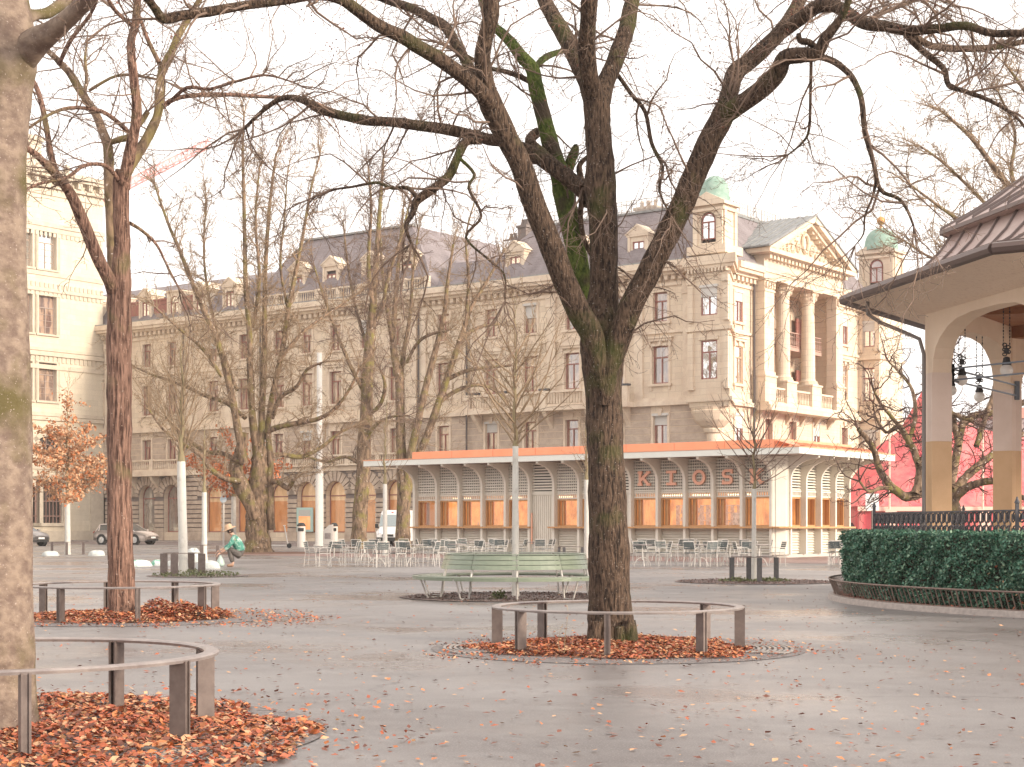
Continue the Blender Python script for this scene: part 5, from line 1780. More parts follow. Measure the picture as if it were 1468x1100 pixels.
def cream_building():
    root = thing('cream_building', (-39.5, 155, 0), 'cream stone bank palace catching the sun behind the rust-leaved oak', 'building', rz=RZ)
    P = sidef(0)
    L = -75.0
    s = 155 / 2300

    def Z(y):
        return H + (HZ - y) * 155 / 2300
    # px 68, 38 ... window columns
    us = []
    for px in (68, 33):
        c = (px - CX) / F
        t = (-39.5 - 155 * c) / (0.5949 - 0.8038 * c)
        us.append(-t)
    sp = us[0] - us[1]
    us = [us[0] - sp * k for k in range(8) if us[0] - sp * k > L + 2]
    window_type('cw', 2.0, 3.55, 'cream', 'bright', frame=mat('frame_pale_brown', (.36, .27, .21), rough=.6), depth=.4, bars=3)
    window_type('cwd', 2.0, 3.55, 'cream', 'dark', frame=mat('frame_grey_brown', (.3, .23, .2), rough=.6), depth=.4, bars=3)
    # rows measured near the second column; true height from the far corner's scale there

    def zr(y, u):
        Yd = 155 + .8038 * u
        return H + (HZ - y) * Yd / F
    u0 = us[0]
    rows = [(zr(575, u0), 'cwd'), (zr(479, u0), 'cwd'), (zr(386, u0), 'cw')]
    arch_t, arch_b = zr(626, u0), zr(659, u0)
    gz0, gz1 = zr(750, u0), zr(689, u0)
    ops, jobs = [], []
    for u in us:
        for z, k in rows:
            ops.append((u - 1, u + 1, z, z + 3.55))
            jobs.append((k, u, z))
        ops.append((u - 1.7, u + 1.7, arch_b, arch_b + (arch_t - arch_b), False))
        ops.append((u - 1.7, u + 1.7, gz0, gz1))
    for i in range(len(ops)):
        o = ops[i]
        if len(o) == 5:
            ops[i] = (o[0], o[1], o[3] - 1.72 if o[3] - 1.72 > o[2] else o[2] + .01, o[3], True)
    ZT = zr(262, 0)
    w = MB()
    facade(w, P, L, 0, 0, ZT, ops, depth=.5)
    w.quad((0, 0, 0), (-40, 0, 0), (-40, 0, ZT), (0, 0, ZT))
    w.build('wall', S_CREAM, root)
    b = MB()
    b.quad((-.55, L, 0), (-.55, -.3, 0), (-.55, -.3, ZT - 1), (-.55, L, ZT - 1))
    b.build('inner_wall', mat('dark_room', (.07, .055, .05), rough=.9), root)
    for k, u, z in jobs:
        put_window(k, root, (0, u, z), PI / 2)
    c = MB()

    def co(y0, y1, d, u=0.0):
        pbox(c, P, L, .02 + d, zr(y0, 0), zr(y1, 0), 0, d)
    # string courses at the corner: (lower row, upper row, projection)
    for a, bb, d in ((296, 290, .12), (340, 334, .14), (347, 341, .08), (408, 402, .1), (430, 425, .16), (512, 508, .12), (519, 513, .22), (537, 531, .12), (602, 597, .12), (608, 603, .2), (688, 682, .2), (676, 670, .12),
                     (286, 281, .35), (268, 262, .9), (272, 268.2, .7)):
        co(a, bb, d)
    n = 60
    for i in range(n):
        u = L - L * (i + .5) / n
        pbox(c, P, u - .25, u + .25, zr(280.8, 0), zr(272.2, 0), 0, .55)
    n = 150
    for i in range(n):                                           # fluted friezes
        u = L - L * (i + .5) / n
        for a, bb in ((353, 347.5), (424.5, 418), (527, 519.5), (436, 430.5), (292, 287)):
            pbox(c, P, u - .14, u + .14, zr(a, 0), zr(bb, 0), 0, .09)
    pbox(c, P, L, -.1, 0, 1.0, 0, .25)
    pbox(c, P, -1.6, -.02, 0, zr(690, 0), 0, .12)
    pbox(c, P, -9.6, -8.4, 0, zr(690, 0), 0, .3)
    pbox(c, P, -9.9, -8.1, zr(700, 0), zr(690, 0), 0, .4)
    for u in us:
        m = zr(626, u0) - 1.7
        for k in range(12):
            a0, a1 = PI * k / 12, PI * (k + 1) / 12
            c.slab([P(u + r_ * math.cos(a_), m + r_ * math.sin(a_), .14) for r_, a_ in ((1.75, a0), (1.75, a1), (2.2, a1), (2.2, a0))], (-.15, 0, 0))
        pbox(c, P, u - 1.9, u + 1.9, gz1 + .02, gz1 + .35, 0, .2)
        pbox(c, P, u - 1.9, u + 1.9, gz0 - .3, gz0 - .02, 0, .25)
        for s_ in (-1, 1):
            pbox(c, P, u + s_ * 1.95 - .2, u + s_ * 1.95 + .2, gz0 - .02, gz1 + .02, 0, .14)
    c.build('cornice', S_CREAMT, root)
    GR = mat('grille_brown', (.28, .17, .14), rough=.6)
    for u in us:                                                 # iron grilles
        g = MB()
        m = zr(626, u0) - 1.7
        for k in range(9):
            uu = u - 1.6 + 3.2 * k / 8
            pbox(g, P, uu - .04, uu + .04, gz0, gz1, -.3, -.2)
        for zz in (gz0 + .6, (gz0 + gz1) / 2, gz1 - .6):
            pbox(g, P, u - 1.7, u + 1.7, zz, zz + .1, -.28, -.2)
        g.build('window_grille', GR, root)
        g = MB()
        for k in range(7):
            a = PI * k / 6
            g.bar(P(u + .4 * math.cos(a), m + .4 * math.sin(a), -.25), P(u + 1.68 * math.cos(a), m + 1.68 * math.sin(a), -.25), .07)
        g.tube([P(u + 1.0 * math.cos(a), m + 1.0 * math.sin(a), -.25) for a in [PI * k / 12 for k in range(13)]], .05, n=5)
        g.build('fanlight_grille', GR, root)
    a = MB()                                                     # set-back attic
    a.b2(-30, -2.2, L, -5.5, ZT, ZT + 3.2)
    a.b2(-30.2, -2.0, L, -5.3, ZT + 3.2, ZT + 3.6)
    for k in range(14):
        a.box((-.3, L + 6 + k * 5, ZT + .5), (.35, .35, 1.0))
    a.b2(-30, -1, L, -1, ZT - .2, ZT + .15)
    a.build('attic', S_CREAMT, root)
    return root


def kiosk():
    root = thing('kiosk', (11.9, 70.6, 0), 'low grey-painted kiosk pavilion with orange roof band, oak windows and salmon KIOSK letters', 'kiosk', rz=RZ)
    P, PS = front(0), sidef(0)
    W, D = 21.2, 6.94
    ZP, ZCN, ZW, ZS, ZE, ZF0, ZF1, ZO = .14, 1.33, 2.72, 2.95, 4.42, 4.5, 4.77, 5.24
    x0 = -21.0
    pitch = 20.5 / 14
    xs = [x0 + pitch * i for i in range(15)]                     # fin positions on the front
    ys = [.55 + 6.1 / 4 * i for i in range(5)]
    doors = (5, 8)
    a = MB()                                                     # plinth and lower panelling
    a.prism([(-W, 0), (-.45, 0), (0, .45), (0, D), (-W, D)], 0, ZP)
    a.build('plinth', mat('kiosk_plinth', (.5, .46, .42), rough=.8), root)
    p = MB()
    pbox(p, P, -W + .05, -.5, ZP, ZCN - .03, -.35, -.25)
    pbox(p, PS, .5, D - .05, ZP, ZCN - .03, -.35, -.25)

    def boards(P, a, b, z0, z1, base):
        z = z0
        while z < z1 - .05:
            p.slab([P(a, z, base), P(a, z, base + .11), P(a, z + .085, base + .03), P(a, z + .085, base)], tuple(Vector(P(b, z, base)) - Vector(P(a, z, base))))
            z += .118
    for i in range(14):
        if i not in doors:
            boards(P, xs[i] + .1, xs[i + 1] - .1, ZP + .06, ZCN - .1, -.25)
    for i in range(4):
        boards(PS, ys[i] + .1, ys[i + 1] - .1, ZP + .06, ZCN - .1, -.25)
    # upper band: dark backing, lattice
    for Pp, X in ((P, xs), (PS, ys)):
        for i in range(len(X) - 1):
            aa, bb = X[i] + .07, X[i + 1] - .07
            door = Pp is P and i in doors
            n = 11 if Pp is P else 12
            for k in range(n):
                z = ZS + .07 + (ZE + .05 - ZS) * k / n
                if Pp is PS:                                     # louvres on the sunny side
                    p.slab([Pp(aa, z, -.2), Pp(aa, z, -.08), Pp(aa, z + .075, -.14), Pp(aa, z + .075, -.24)], tuple(Vector(Pp(bb, z, -.2)) - Vector(Pp(aa, z, -.2))))
                else:
                    pbox(p, Pp, aa, bb, z, z + (.085 if door else .068), -.14, -.08)
            if not door:
                m = 11
                if Pp is P:
                    for k in range(m):
                        u = aa + (bb - aa) * (k + .5) / m
                        pbox(p, Pp, u - .026, u + .026, ZS + .03, ZE + .05, -.2, -.142)
                m = 11
                for k in range(m):                               # short slats above the window
                    u = aa + (bb - aa) * (k + .5) / m
                    pbox(p, Pp, u - .03, u + .03, ZW + .05, ZS - .02, -.16, -.1)
                pbox(p, Pp, aa, bb, ZS - .02, ZS + .05, -.18, -.07)
                pbox(p, Pp, aa, bb, ZW - .01, ZW + .05, -.18, -.09)
            else:
                pbox(p, Pp, aa, bb, ZP, ZS, -.2, -.12)
                for k in range(11):
                    u = aa + (bb - aa) * (k + .5) / 11
                    pbox(p, Pp, u - .035, u + .035, ZP + .1, ZS - .05, -.12, -.085)
                pbox(p, Pp, aa, bb, ZS - .02, ZS + .07, -.11, -.06)
    p.build('panelling', K_PAINT, root)
    bk = MB()
    pbox(bk, P, -W + .2, -.6, ZS - .02, ZE + .1, -.5, -.42)
    pbox(bk, PS, .6, D - .2, ZS - .02, ZE + .1, -.5, -.42)
    bk.build('backing', K_BACK, root)
    # fins with curved brackets
    def fin(X, Y, dx, dy, w=.13, reach=1.35):
        m = MB()
        prof = [(-.25, ZP), (.16, ZP), (.16, 3.45)]
        for k in range(1, 9):
            t = k / 8 * PI / 2
            prof.append((.16 + (reach - .16) * (1 - math.cos(t)) ** 1.0, 3.45 + (ZF0 - .16 - 3.45) * math.sin(t)))
        prof += [(reach + .15, ZF0 - .1), (reach + .15, ZF0), (-.25, ZF0)]
        n = Vector((-dy, dx, 0)) * w
        # split into quads along the profile so that it stays a clean solid
        inner = [(-.25, z) for _, z in prof]
        pts = prof
        for i in range(1, len(pts) - 2):
            q = [pts[i], pts[i + 1]]
            zs = [max(v[1], ZP) for v in q]
        body = [(u, z) for u, z in prof]
        m.slab([(X + dx * u - n.x / 2, Y + dy * u - n.y / 2, z) for u, z in body], tuple(n))
        return m
    for i, x in enumerate(xs):
        fin(x, 0, 0, -1).build('bracket_fin', K_PAINT, root)
    for y in ys:
        fin(0, y, 1, 0).build('bracket_fin', K_PAINT, root)
    for y in (1.0, 3.5, 6.0):
        fin(-W + .1, y, -1, 0).build('bracket_fin', K_PAINT, root)
    f = MB()                                                     # chamfered corner with its narrow pilasters
    f.prism([(-.52, .02), (-.45, -.02), (-.3, -.02), (.02, .3), (.02, .5), (-.02, .53), (-.4, .5)], ZP, ZF0)
    for k in range(4):
        t = k / 3
        f.box((-.42 + .44 * t, -.04 + .46 * t, (ZP + ZF0) / 2), (.1, .1, ZF0 - ZP - .01), rz=PI / 4)
    f.build('corner_post', K_PAINT, root)
    l = MB()
    pbox(l, P, -W, -W + .25, ZP, ZE, -.3, .02)
    l.b2(-W, -W + .1, .2, D, ZP, ZE)
    l.b2(-W, 0, D - .1, D, ZP, ZE)
    l.build('end_wall', K_PAINT, root)
    # counters
    c = MB()
    for i0, i1 in ((0, 5), (6, 8), (9, 14)):
        xb = xs[i1] if i1 < 14 else -.3
        pbox(c, P, xs[i0] - .22, xb + (.1 if i1 < 14 else 0), ZCN - .03, ZCN + .05, -.3, .32)
    c.slab([(-.32, -.32, ZCN - .028), (.0, -.32, ZCN - .028), (.32, .0, ZCN - .028), (.32, .32, ZCN - .028), (-.2, .32, ZCN - .028)], (0, 0, .08))
    pbox(c, PS, .322, D, ZCN - .03, ZCN + .05, -.3, .32)
    c.build('counter', K_WOOD, root)
    # windows
    wm = MB()
    w = pitch - .14
    P0 = front(0)
    for u0, u1, z0, z1, d0, d1 in ((-w / 2, -w / 2 + .07, .05, 1.38, -.3, -.12), (w / 2 - .07, w / 2, .05, 1.38, -.3, -.12), (-w / 2 + .07, w / 2 - .07, 1.3, 1.38, -.3, -.12),
                                   (-w / 2 + .07, w / 2 - .07, .05, .12, -.3, -.12), (-w / 2 + .1, -w / 2 + .2, .12, 1.3, -.5, -.3), (-w / 2 + .24, -w / 2 + .33, .12, 1.3, -.4, -.2)):
        pbox(wm, P0, u0, u1, z0, z1, d0, d1)
    wme = wm.mesh('window_frame', K_WOOD)
    gm = MB()
    gm.quad((-w / 2, .26, .05), (w / 2, .26, .05), (w / 2, .26, 1.38), (-w / 2, .26, 1.38))
    gme = gm.mesh('pane', K_GLASS)
    sw = 6.1 / 4 / pitch
    for i in range(14):
        if i in doors:
            continue
        o = link_mesh('window', wme, root)
        o.location = ((xs[i] + xs[i + 1]) / 2, 0, ZCN)
        link_mesh('pane', gme, o)
    for i in range(4):
        o = link_mesh('window', wme, root)
        o.location = (0, (ys[i] + ys[i + 1]) / 2, ZCN)
        o.rotation_euler.z = PI / 2
        o.scale.x = sw
        link_mesh('pane', gme, o)
    # inside: wood linings, shelves, warm lamps
    i_ = MB()
    i_.quad((-W + .3, 1.9, 1), (-7.6, 1.9, 1), (-7.6, 1.9, 3), (-W + .3, 1.9, 3))
    i_.quad((-7.6, 2.6, 1), (-.7, 2.6, 1), (-.7, 2.6, 3), (-7.6, 2.6, 3))
    i_.quad((-W + .3, .5, 2.9), (-.6, .5, 2.9), (-.6, D - .4, 2.9), (-W + .3, D - .4, 2.9))
    i_.quad((-2.2, .8, 1), (-2.2, D - .4, 1), (-2.2, D - .4, 3), (-2.2, .8, 3))
    for x in (-19.2, -16.0, -13.4, -7.5):
        i_.quad((x, .6, 1), (x, 1.95, 1), (x, 1.95, 3), (x, .6, 3))
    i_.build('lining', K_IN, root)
    sh = MB()
    for x in (-6.2, -4.9, -3.6):
        for z in (1.3, 1.65, 2.0, 2.35):
            sh.b2(x - .5, x + .5, 2.2, 2.5, z, z + .04)
        for xx in (-.5, -.17, .17, .5):
            sh.b2(x + xx - .02, x + xx + .02, 2.2, 2.5, 1.3, 2.4)
    for k in range(26):
        x = random.uniform(-6.7, -3.2)
        z = random.choice((1.34, 1.69, 2.04))
        sh.b2(x, x + random.uniform(.05, .12), 2.25, 2.4, z, z + random.uniform(.1, .25))
    for k in range(7):
        x = -17.5 + k * .16
        sh.lathe((x, .75, 1.38), [(.03, 0), (.035, .18), (.012, .24), (.012, .3)], n=6)
    sh.b2(-2.9, -2.5, .8, 1.3, 1.38, 2.0)
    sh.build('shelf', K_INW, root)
    lp = MB()
    for x in (-18.5, -15.2, -12.2, -6, -4.4, -2.5):
        lp.b2(x - .55, x + .55, .62, .7, 2.8, 2.86)
    lp.build('lamp_tube', LAMPM, root)
    # roof: soffit, fascia, orange bands
    e = 1.6
    r = MB()
    X0, X1, Y0, Y1 = -W - 2.0, e, -e, D + e
    r.b2(X0 + .06, X1 - .06, Y0 + .06, Y1 - .06, ZF0 + .03, ZF0 + .1)
    r.build('soffit', K_SOFF, root)
    f = MB()
    for a_ in ((X0, X1, Y0, Y0 + .06), (X0, X1, Y1 - .06, Y1), (X0, X0 + .06, Y0 + .062, Y1 - .062), (X1 - .06, X1, Y0 + .062, Y1 - .062)):
        f.b2(*a_, ZF0, ZF1)
    f.build('fascia', K_FASC, root)
    o = MB()
    for a_ in ((X0 - .02, X1 + .02, Y0 - .02, Y0 + .1), (X0 - .02, X1 + .02, Y1 - .1, Y1 + .02), (X0 - .02, X0 + .1, Y0 + .102, Y1 - .102), (X1 - .1, X1 + .02, Y0 + .102, Y1 - .102)):
        o.b2(*a_, ZF1 + .002, ZF1 + .05)
    o.b2(X0 + .1, X1 - .1, Y0 + .1, Y1 - .1, ZF1 - .1, ZF1 + .02)
    o.prism([(-W, -.05), (-.4, -.05), (.1, .45), (.1, D), (-W, D)], ZF1 + .021, ZO)
    for k in range(10):                                          # rolled seams of the side roof
        y = .2 + k * .8
        o.bar((.05, y, ZO - .12), (X1 - .03, y, ZF1 + .07), .05, .07)
        o.slab([(.1, y - .3, ZO - .15), (.1, y + .3, ZO - .15), (X1 - .05, y + .3, ZF1 + .052), (X1 - .05, y - .3, ZF1 + .052)], (0, 0, .02))
    o.slab([(-.3, -.05, ZO - .05), (.1, .4, ZO - .05), (X1, Y0 + .1, ZF1 + .055), (X1 - .2, Y0, ZF1 + .055)], (0, 0, .02))
    o.build('roof', K_ORANGE, root)
    ls = MB()                                                    # joints of the orange upstand
    for k in range(1, 8):
        x = -W + k * 2.62
        ls.b2(x - .01, x + .01, -.056, -.052, ZF1 + .05, ZO - .02)
    ls.build('roof_joint', mat('joint_dark_orange', (.5, .16, .09), rough=.6), root)
    sl = MB()                                                    # small round spotlights under the eaves
    for i in range(1, 14):
        sl.lathe((xs[i], -e + .25, ZF0 - .04), [(.0, 0), (.05, 0), (.05, .07)], n=8)
    for y in ys:
        sl.lathe((e - .25, y, ZF0 - .06), [(.0, 0), (.06, 0), (.06, .09)], n=8)
    sl.build('eaves_spotlight', WHITEM, root)
    pl = MB()
    pl.bar((xs[5] + .18, -.14, .55), (xs[5] + .18, -.14, 2.05), .06)
    pl.build('door_handle', K_LETTER, root)
    # KIOSK: one letter to a bay
    def stroke(m, pts, w=.13, d=.09, y=-.03):
        for (ax, az), (bx, bz) in zip(pts, pts[1:]):
            m.bar((ax, y, az), (bx, y, bz), w, d, up=(0, 1, 0))
    h, hw_ = .68, .27
    zb = 3.28
    for i, ch in zip(range(9, 14), 'KIOSK'):
        cx = (xs[i] + xs[i + 1]) / 2 - .02
        m = MB()
        if ch == 'K':
            stroke(m, [(cx - hw_ + .05, zb), (cx - hw_ + .05, zb + h)])
            stroke(m, [(cx - hw_ + .1, zb + .26), (cx + hw_ - .04, zb + h - .04)], y=-.034)
            stroke(m, [(cx - .08, zb + .4), (cx + hw_ - .02, zb + .03)], y=-.038)
            stroke(m, [(cx + hw_ - .16, zb + h - .06), (cx + hw_ + .05, zb + h - .06)], .12, y=-.028)
            stroke(m, [(cx + hw_ - .14, zb + .06), (cx + hw_ + .07, zb + .06)], .12, y=-.026)
            stroke(m, [(cx - hw_ - .07, zb + .06), (cx - hw_ + .15, zb + .06)], .12, y=-.026)
            stroke(m, [(cx - hw_ - .07, zb + h - .06), (cx - hw_ + .15, zb + h - .06)], .12, y=-.028)
        elif ch == 'I':
            stroke(m, [(cx, zb + .13), (cx, zb + h - .13)])
            stroke(m, [(cx - .26, zb + .065), (cx + .26, zb + .065)])
            stroke(m, [(cx - .26, zb + h - .065), (cx + .26, zb + h - .065)])
        elif ch == 'O':
            n = 26
            for k in range(n):
                t0, t1 = 2 * PI * k / n, 2 * PI * (k + 1) / n
                q = [(cx + r_ * math.cos(t), -.08, zb + h / 2 + r_ * math.sin(t) * 1.06) for r_, t in ((.33, t0), (.33, t1), (.2, t1), (.2, t0))]
                m.slab(q, (0, .09, 0))
        elif ch == 'S':
            T = .13
            xl, xr, z0, z1 = cx - .27, cx + .27, zb, zb + h
            zm = (z0 + z1) / 2
            rr = (z1 - zm - T / 2 + T / 2) / 2

            def bend(cxx, cz, R1, a0, a1, n=9):
                for k in range(n):
                    t0, t1 = a0 + (a1 - a0) * k / n, a0 + (a1 - a0) * (k + 1) / n
                    q = [(cxx + rr_ * math.cos(t), -.08, cz + rr_ * math.sin(t)) for rr_, t in ((R1, t0), (R1, t1), (R1 - T, t1), (R1 - T, t0))]
                    m.slab(q, (0, .09, 0))
            R1 = (z1 - zm + T / 2) / 2
            bend(xl + R1, z1 - R1, R1, PI / 2, 1.5 * PI)
            bend(xr - R1, z0 + R1, R1, -PI / 2, PI / 2)
            for u0, u1, zc_ in ((xl + R1, xr, z1 - T / 2), (xl + R1 - .003, xr - R1 + .003, zm), (xl, xr - R1, z0 + T / 2)):
                m.b2(u0, u1, -.078, .008, zc_ - T / 2, zc_ + T / 2)
            m.b2(xr - .1, xr, -.075, .006, z1 - .2, z1 - T + .01)
            m.b2(xl, xl + .1, -.075, .006, z0 + T - .01, z0 + .2)
        m.build('letter', K_LETTER, root)
    return root


def pavilion():
    cx, cy = 14.0, 29.7
    root = thing('bandstand', (cx, cy, 0), 'octagonal plastered bandstand with arches, hanging globe lamps and a wide copper-sheet roof at the right', 'bandstand')
    A0 = math.radians(169)

    def dirn(k):
        a = A0 + k * PI / 4
        return Vector((math.cos(a), math.sin(a), 0))
    RC = 6.0
    ZF, ZO, ZSP, ZT = .62, 2.99, 4.55, 5.42
    fl = MB()
    fl.prism([tuple((dirn(k) * 7.3)[:2]) for k in range(8)], 0, ZF)
    fl.prism([tuple((dirn(k) * 7.4)[:2]) for k in range(8)], ZF, ZF + .08)
    fl.build('floor_slab', KERBM, root)
    # walls with arches between the eight piers
    for k in range(8):
        a, b = dirn(k) * RC, dirn(k + 1) * RC
        L = (b - a).length
        t = (b - a).normalized()
        n = Vector((a + b)).normalized()
        m = MB()
        hw = L / 2
        pw = .27                                                  # pier half width
        pts = []
        # arch outline: straight pier, concave haunch, flattened arch
        outline = [(-hw + pw, ZSP - .05), (-hw + pw + .02, ZSP), (-hw + pw + .1, ZSP + .18), (-hw + pw + .28, ZSP + .36), (-hw + pw + .45, ZSP + .46), (-hw + pw + .55, ZSP + .52), (-.9, ZSP + .60), (-.45, ZSP + .68)]
        outline = [(-hw + pw, ZSP - .25), (-hw + pw + .03, ZSP), (-hw + pw + .12, ZSP + .2), (-hw + pw + .3, ZSP + .38), (-hw + pw + .62, ZSP + .56), (-hw + pw + .95, ZSP + .66), (-.5, ZSP + .71)]
        outline = outline + [(-x, z) for x, z in reversed(outline)]
        c0 = (a + b) / 2

        def Q(u, z, d):
            p = c0 + t * u + n * d
            return (p.x, p.y, z)
        for (u0, z0), (u1, z1) in zip(outline, outline[1:]):
            m.slab([Q(u0, z0, .16), Q(u1, z1, .16), Q(u1, ZT + .25, .16), Q(u0, ZT + .25, .16)], tuple(-n * .38))
        for s in (-1, 1):
            m.slab([Q(s * hw, ZSP - .25, .16), Q(s * (hw - pw), ZSP - .25, .16), Q(s * (hw - pw), ZT + .25, .16), Q(s * hw, ZT + .25, .16)], tuple(-n * .38))
        m.build('arch_wall', P_PLAST, root)
        # pier at vertex k
        v = dirn(k)
        tt = Vector((-v.y, v.x, 0))
        for z0, z1, mt, g in ((ZF + .08, ZO, P_OCHRE, .0), (ZO, ZSP - .25, P_PINK, .002), (ZSP - .25, ZT + .2, P_PLAST, -.015)):
            q = MB()
            w = pw + g
            t1, t2 = (dirn(k + 1) * RC - v * RC).normalized(), (dirn(k - 1) * RC - v * RC).normalized()
            n1 = ((v + dirn(k + 1)) / 2).normalized()
            n2 = ((v + dirn(k - 1)) / 2).normalized()
            c = v * RC
            o = c + v * (.18 + g)
            poly = [o, c + t1 * w + n1 * (.17 + g), c + t1 * w - n1 * .24, c - v * .3, c + t2 * w - n2 * .24, c + t2 * w + n2 * (.17 + g)]
            q.prism([(p.x, p.y) for p in poly], z0, z1 - .002)
            q.build('pier', mt, root)
    ce = MB()
    ce.prism([tuple((dirn(k) * 5.85)[:2]) for k in range(8)], ZT + .22, ZT + .3)
    for k in range(8):
        ce.bar(tuple(dirn(k) * 5.7 + Vector((0, 0, ZT + .1))), (0, 0, ZT + .1), .3, .25)
        for rr in (2, 3.3, 4.6):
            ce.bar(tuple(dirn(k) * rr + Vector((0, 0, ZT + .17))), tuple(dirn(k + 1) * rr + Vector((0, 0, ZT + .17))), .2, .12)
    ce.build('ceiling', P_CEIL, root)
    so = MB()                                                    # boarded soffit, gently rising inward
    for k in range(8):
        a, b = dirn(k), dirn(k + 1)
        prof = [(7.55, 5.72), (6.6, 5.55), (6.1, 5.42)]
        for (r0, z0), (r1, z1) in zip(prof, prof[1:]):
            so.quad(tuple(a * r0 + Vector((0, 0, z0))), tuple(b * r0 + Vector((0, 0, z0))), tuple(b * r1 + Vector((0, 0, z1))), tuple(a * r1 + Vector((0, 0, z1))))
    so.build('soffit', P_SOFF, root)
    ro = MB()
    prof = [(7.62, 5.84), (7.2, 5.9), (6.7, 6.05), (6.2, 6.32), (5.9, 6.6), (5.66, 6.95)]
    prof2 = [(5.86, 6.98), (5.86, 7.06), (5.2, 7.42), (4.34, 8.0), (3.2, 8.62), (1.8, 9.1), (.4, 9.35)]
    sm = MB()
    for k in range(8):
        a, b = dirn(k), dirn(k + 1)
        for pr in (prof, prof2, [(5.66, 6.95), (5.86, 6.98)]):
            for (r0, z0), (r1, z1) in zip(pr, pr[1:]):
                ro.quad(tuple(a * r0 + Vector((0, 0, z0))), tuple(b * r0 + Vector((0, 0, z0))), tuple(b * r1 + Vector((0, 0, z1))), tuple(a * r1 + Vector((0, 0, z1))))
        for pr in (prof, prof2):
            for (r0, z0), (r1, z1) in zip(pr, pr[1:]):
                sm.bar(tuple(a * r0 + Vector((0, 0, z0 + .02))), tuple(a * r1 + Vector((0, 0, z1 + .02))), .06, .05)
        # standing seams across each face
        for pr, R0 in ((prof, 7.62), (prof2, 5.86)):
            n = 9 if pr is prof else 7
            for i in range(1, n):
                t = i / n
                base = a * R0 + (b - a) * R0 * t
                mid = (a + b).normalized()
                lat = (base - mid * base.dot(mid))
                pts = []
                for r_, z_ in pr:
                    ap = r_ * math.cos(PI / 8)
                    if lat.length < ap * math.tan(PI / 8) - .02:
                        q = mid * ap + lat
                        pts.append((q.x, q.y, z_ + .03))
                for p0, p1 in zip(pts, pts[1:]):
                    sm.bar(p0, p1, .035, .05)
        for rr, zz in ((5.88, 7.0),):
            sm.bar(tuple(a * rr + Vector((0, 0, zz))), tuple(b * rr + Vector((0, 0, zz))), .04, .07)
    ro.build('roof', P_ROOF, root)
    sm.build('roof_seam', P_SEAM, root)
    g = MB()
    for k in range(8):
        a, b = dirn(k) * 7.7, dirn(k + 1) * 7.7
        g.tube([(*a[:2], 5.76), (*b[:2], 5.76)], .1, n=8)
        g.bar((*(dirn(k) * 7.58)[:2], 5.86), (*(dirn(k + 1) * 7.58)[:2], 5.86), .12, .06)
    g.build('gutter', P_GUT, root)
    d = MB()
    v = dirn(0)
    w = Vector((-v.y, v.x, 0))
    d.tube([tuple(v * 7.25 + w * .25 + Vector((0, 0, 5.7))), tuple(v * 7.25 + w * .25 + Vector((0, 0, 5.45))), tuple(v * 7.0 + w * .2 + Vector((0, 0, 5.28))), tuple(v * 6.6 + w * .1 + Vector((0, 0, 5.12))),
            tuple(v * 6.28 + w * .22 + Vector((0, 0, 4.95))), tuple(v * 6.2 + w * .25 + Vector((0, 0, 4.65))), tuple(v * 6.2 + w * .25 + Vector((0, 0, .7)))], .038, n=8)
    d.build('downpipe', mat('downpipe_grey', (.20, .175, .165), rough=.5), root)
    # tie rods
    for k, kk in ((0, 2), (1, 0), (2, 5)):
        pass
    zz = 4.28

    def rod(p, q):
        tr = MB()
        for dz in (-.11, .11):
            tr.bar((*p[:2], zz + dz), (*q[:2], zz + dz), .03)
        for e in (p, q):
            tr.box((e[0], e[1], zz), (.1, .1, .4))
        tr.build('tie_rod', TIEROD, root)
    inn = [dirn(k) * (RC - .32) for k in range(8)]
    rod(inn[0], inn[2])
    rod(inn[7], inn[0])
    rod(inn[5], inn[4])
    rod(inn[3], inn[5])
    for (px, py, Yd) in ((1379, 545, 31.2), (1364, 560, 33.5), (1404, 569, 32.8), (1443, 531, 30.2)):
        p = at(px, py, Yd)
        top = ZT + .1
        r = .11 if px != 1443 else .12
        lamp = thing('hanging_lamp', (p.x, p.y, p.z), 'white globe lamp', 'lamp', group='globe lamps under the bandstand roof')
        lamp['label'] = {1379: 'white globe lamp on chains, the highest of the three beside the left pier', 1364: 'white globe lamp nearest the left pier, its lower half just under the tie rod',
                         1404: 'lowest white globe lamp, hanging beside the second pier', 1443: 'white globe lamp hanging alone on the right, near the picture edge'}[px]
        gl = MB()
        gl.lathe((0, 0, 0), [(max(r * math.sin(a), .002), -r * math.cos(a)) for a in [PI * q / 12 for q in range(12)]], n=16)
        gl.build('globe', GLOBE, lamp, smooth=True)
        cp = MB()
        cp.lathe((0, 0, r * .8), [(r * .7, 0), (r * .8, .03), (r * .6, .07), (r * .5, .14), (.02, .16)], n=12)
        cp.box((0, 0, r + .24), (.09, .02, .10))
        for q in range(5):
            cp.tube([(.04 * math.cos(a) + (.035 if q % 2 else -.035), 0, r + .18 + q * .045 + .03 * math.sin(a)) for a in [2 * PI * j / 8 for j in range(8)]], .012, n=4, closed=True)
        cp.build('lamp_cap', CHAINM, lamp)
        for sx in (-.06, .06):
            chn = MB()
            z = r + .32
            q = 0
            while z < top - p.z:
                chn.box((sx, 0, z), (.022 if q % 2 else .010, .010 if q % 2 else .022, .045))
                z += .06
                q += 1
            chn.build('chain', CHAINM, lamp)
    return root


APT = apartment()
CREAM = cream_building()
KIO = kiosk()
PAV = pavilion()
# ------------------------------------------------------------------ ground and setting
def sheet(name, pts, z, m, kind='structure'):
    b = MB()
    b.quad(*[(p[0], p[1], z) for p in pts])
    return tag(b.build(name, m), kind=kind)


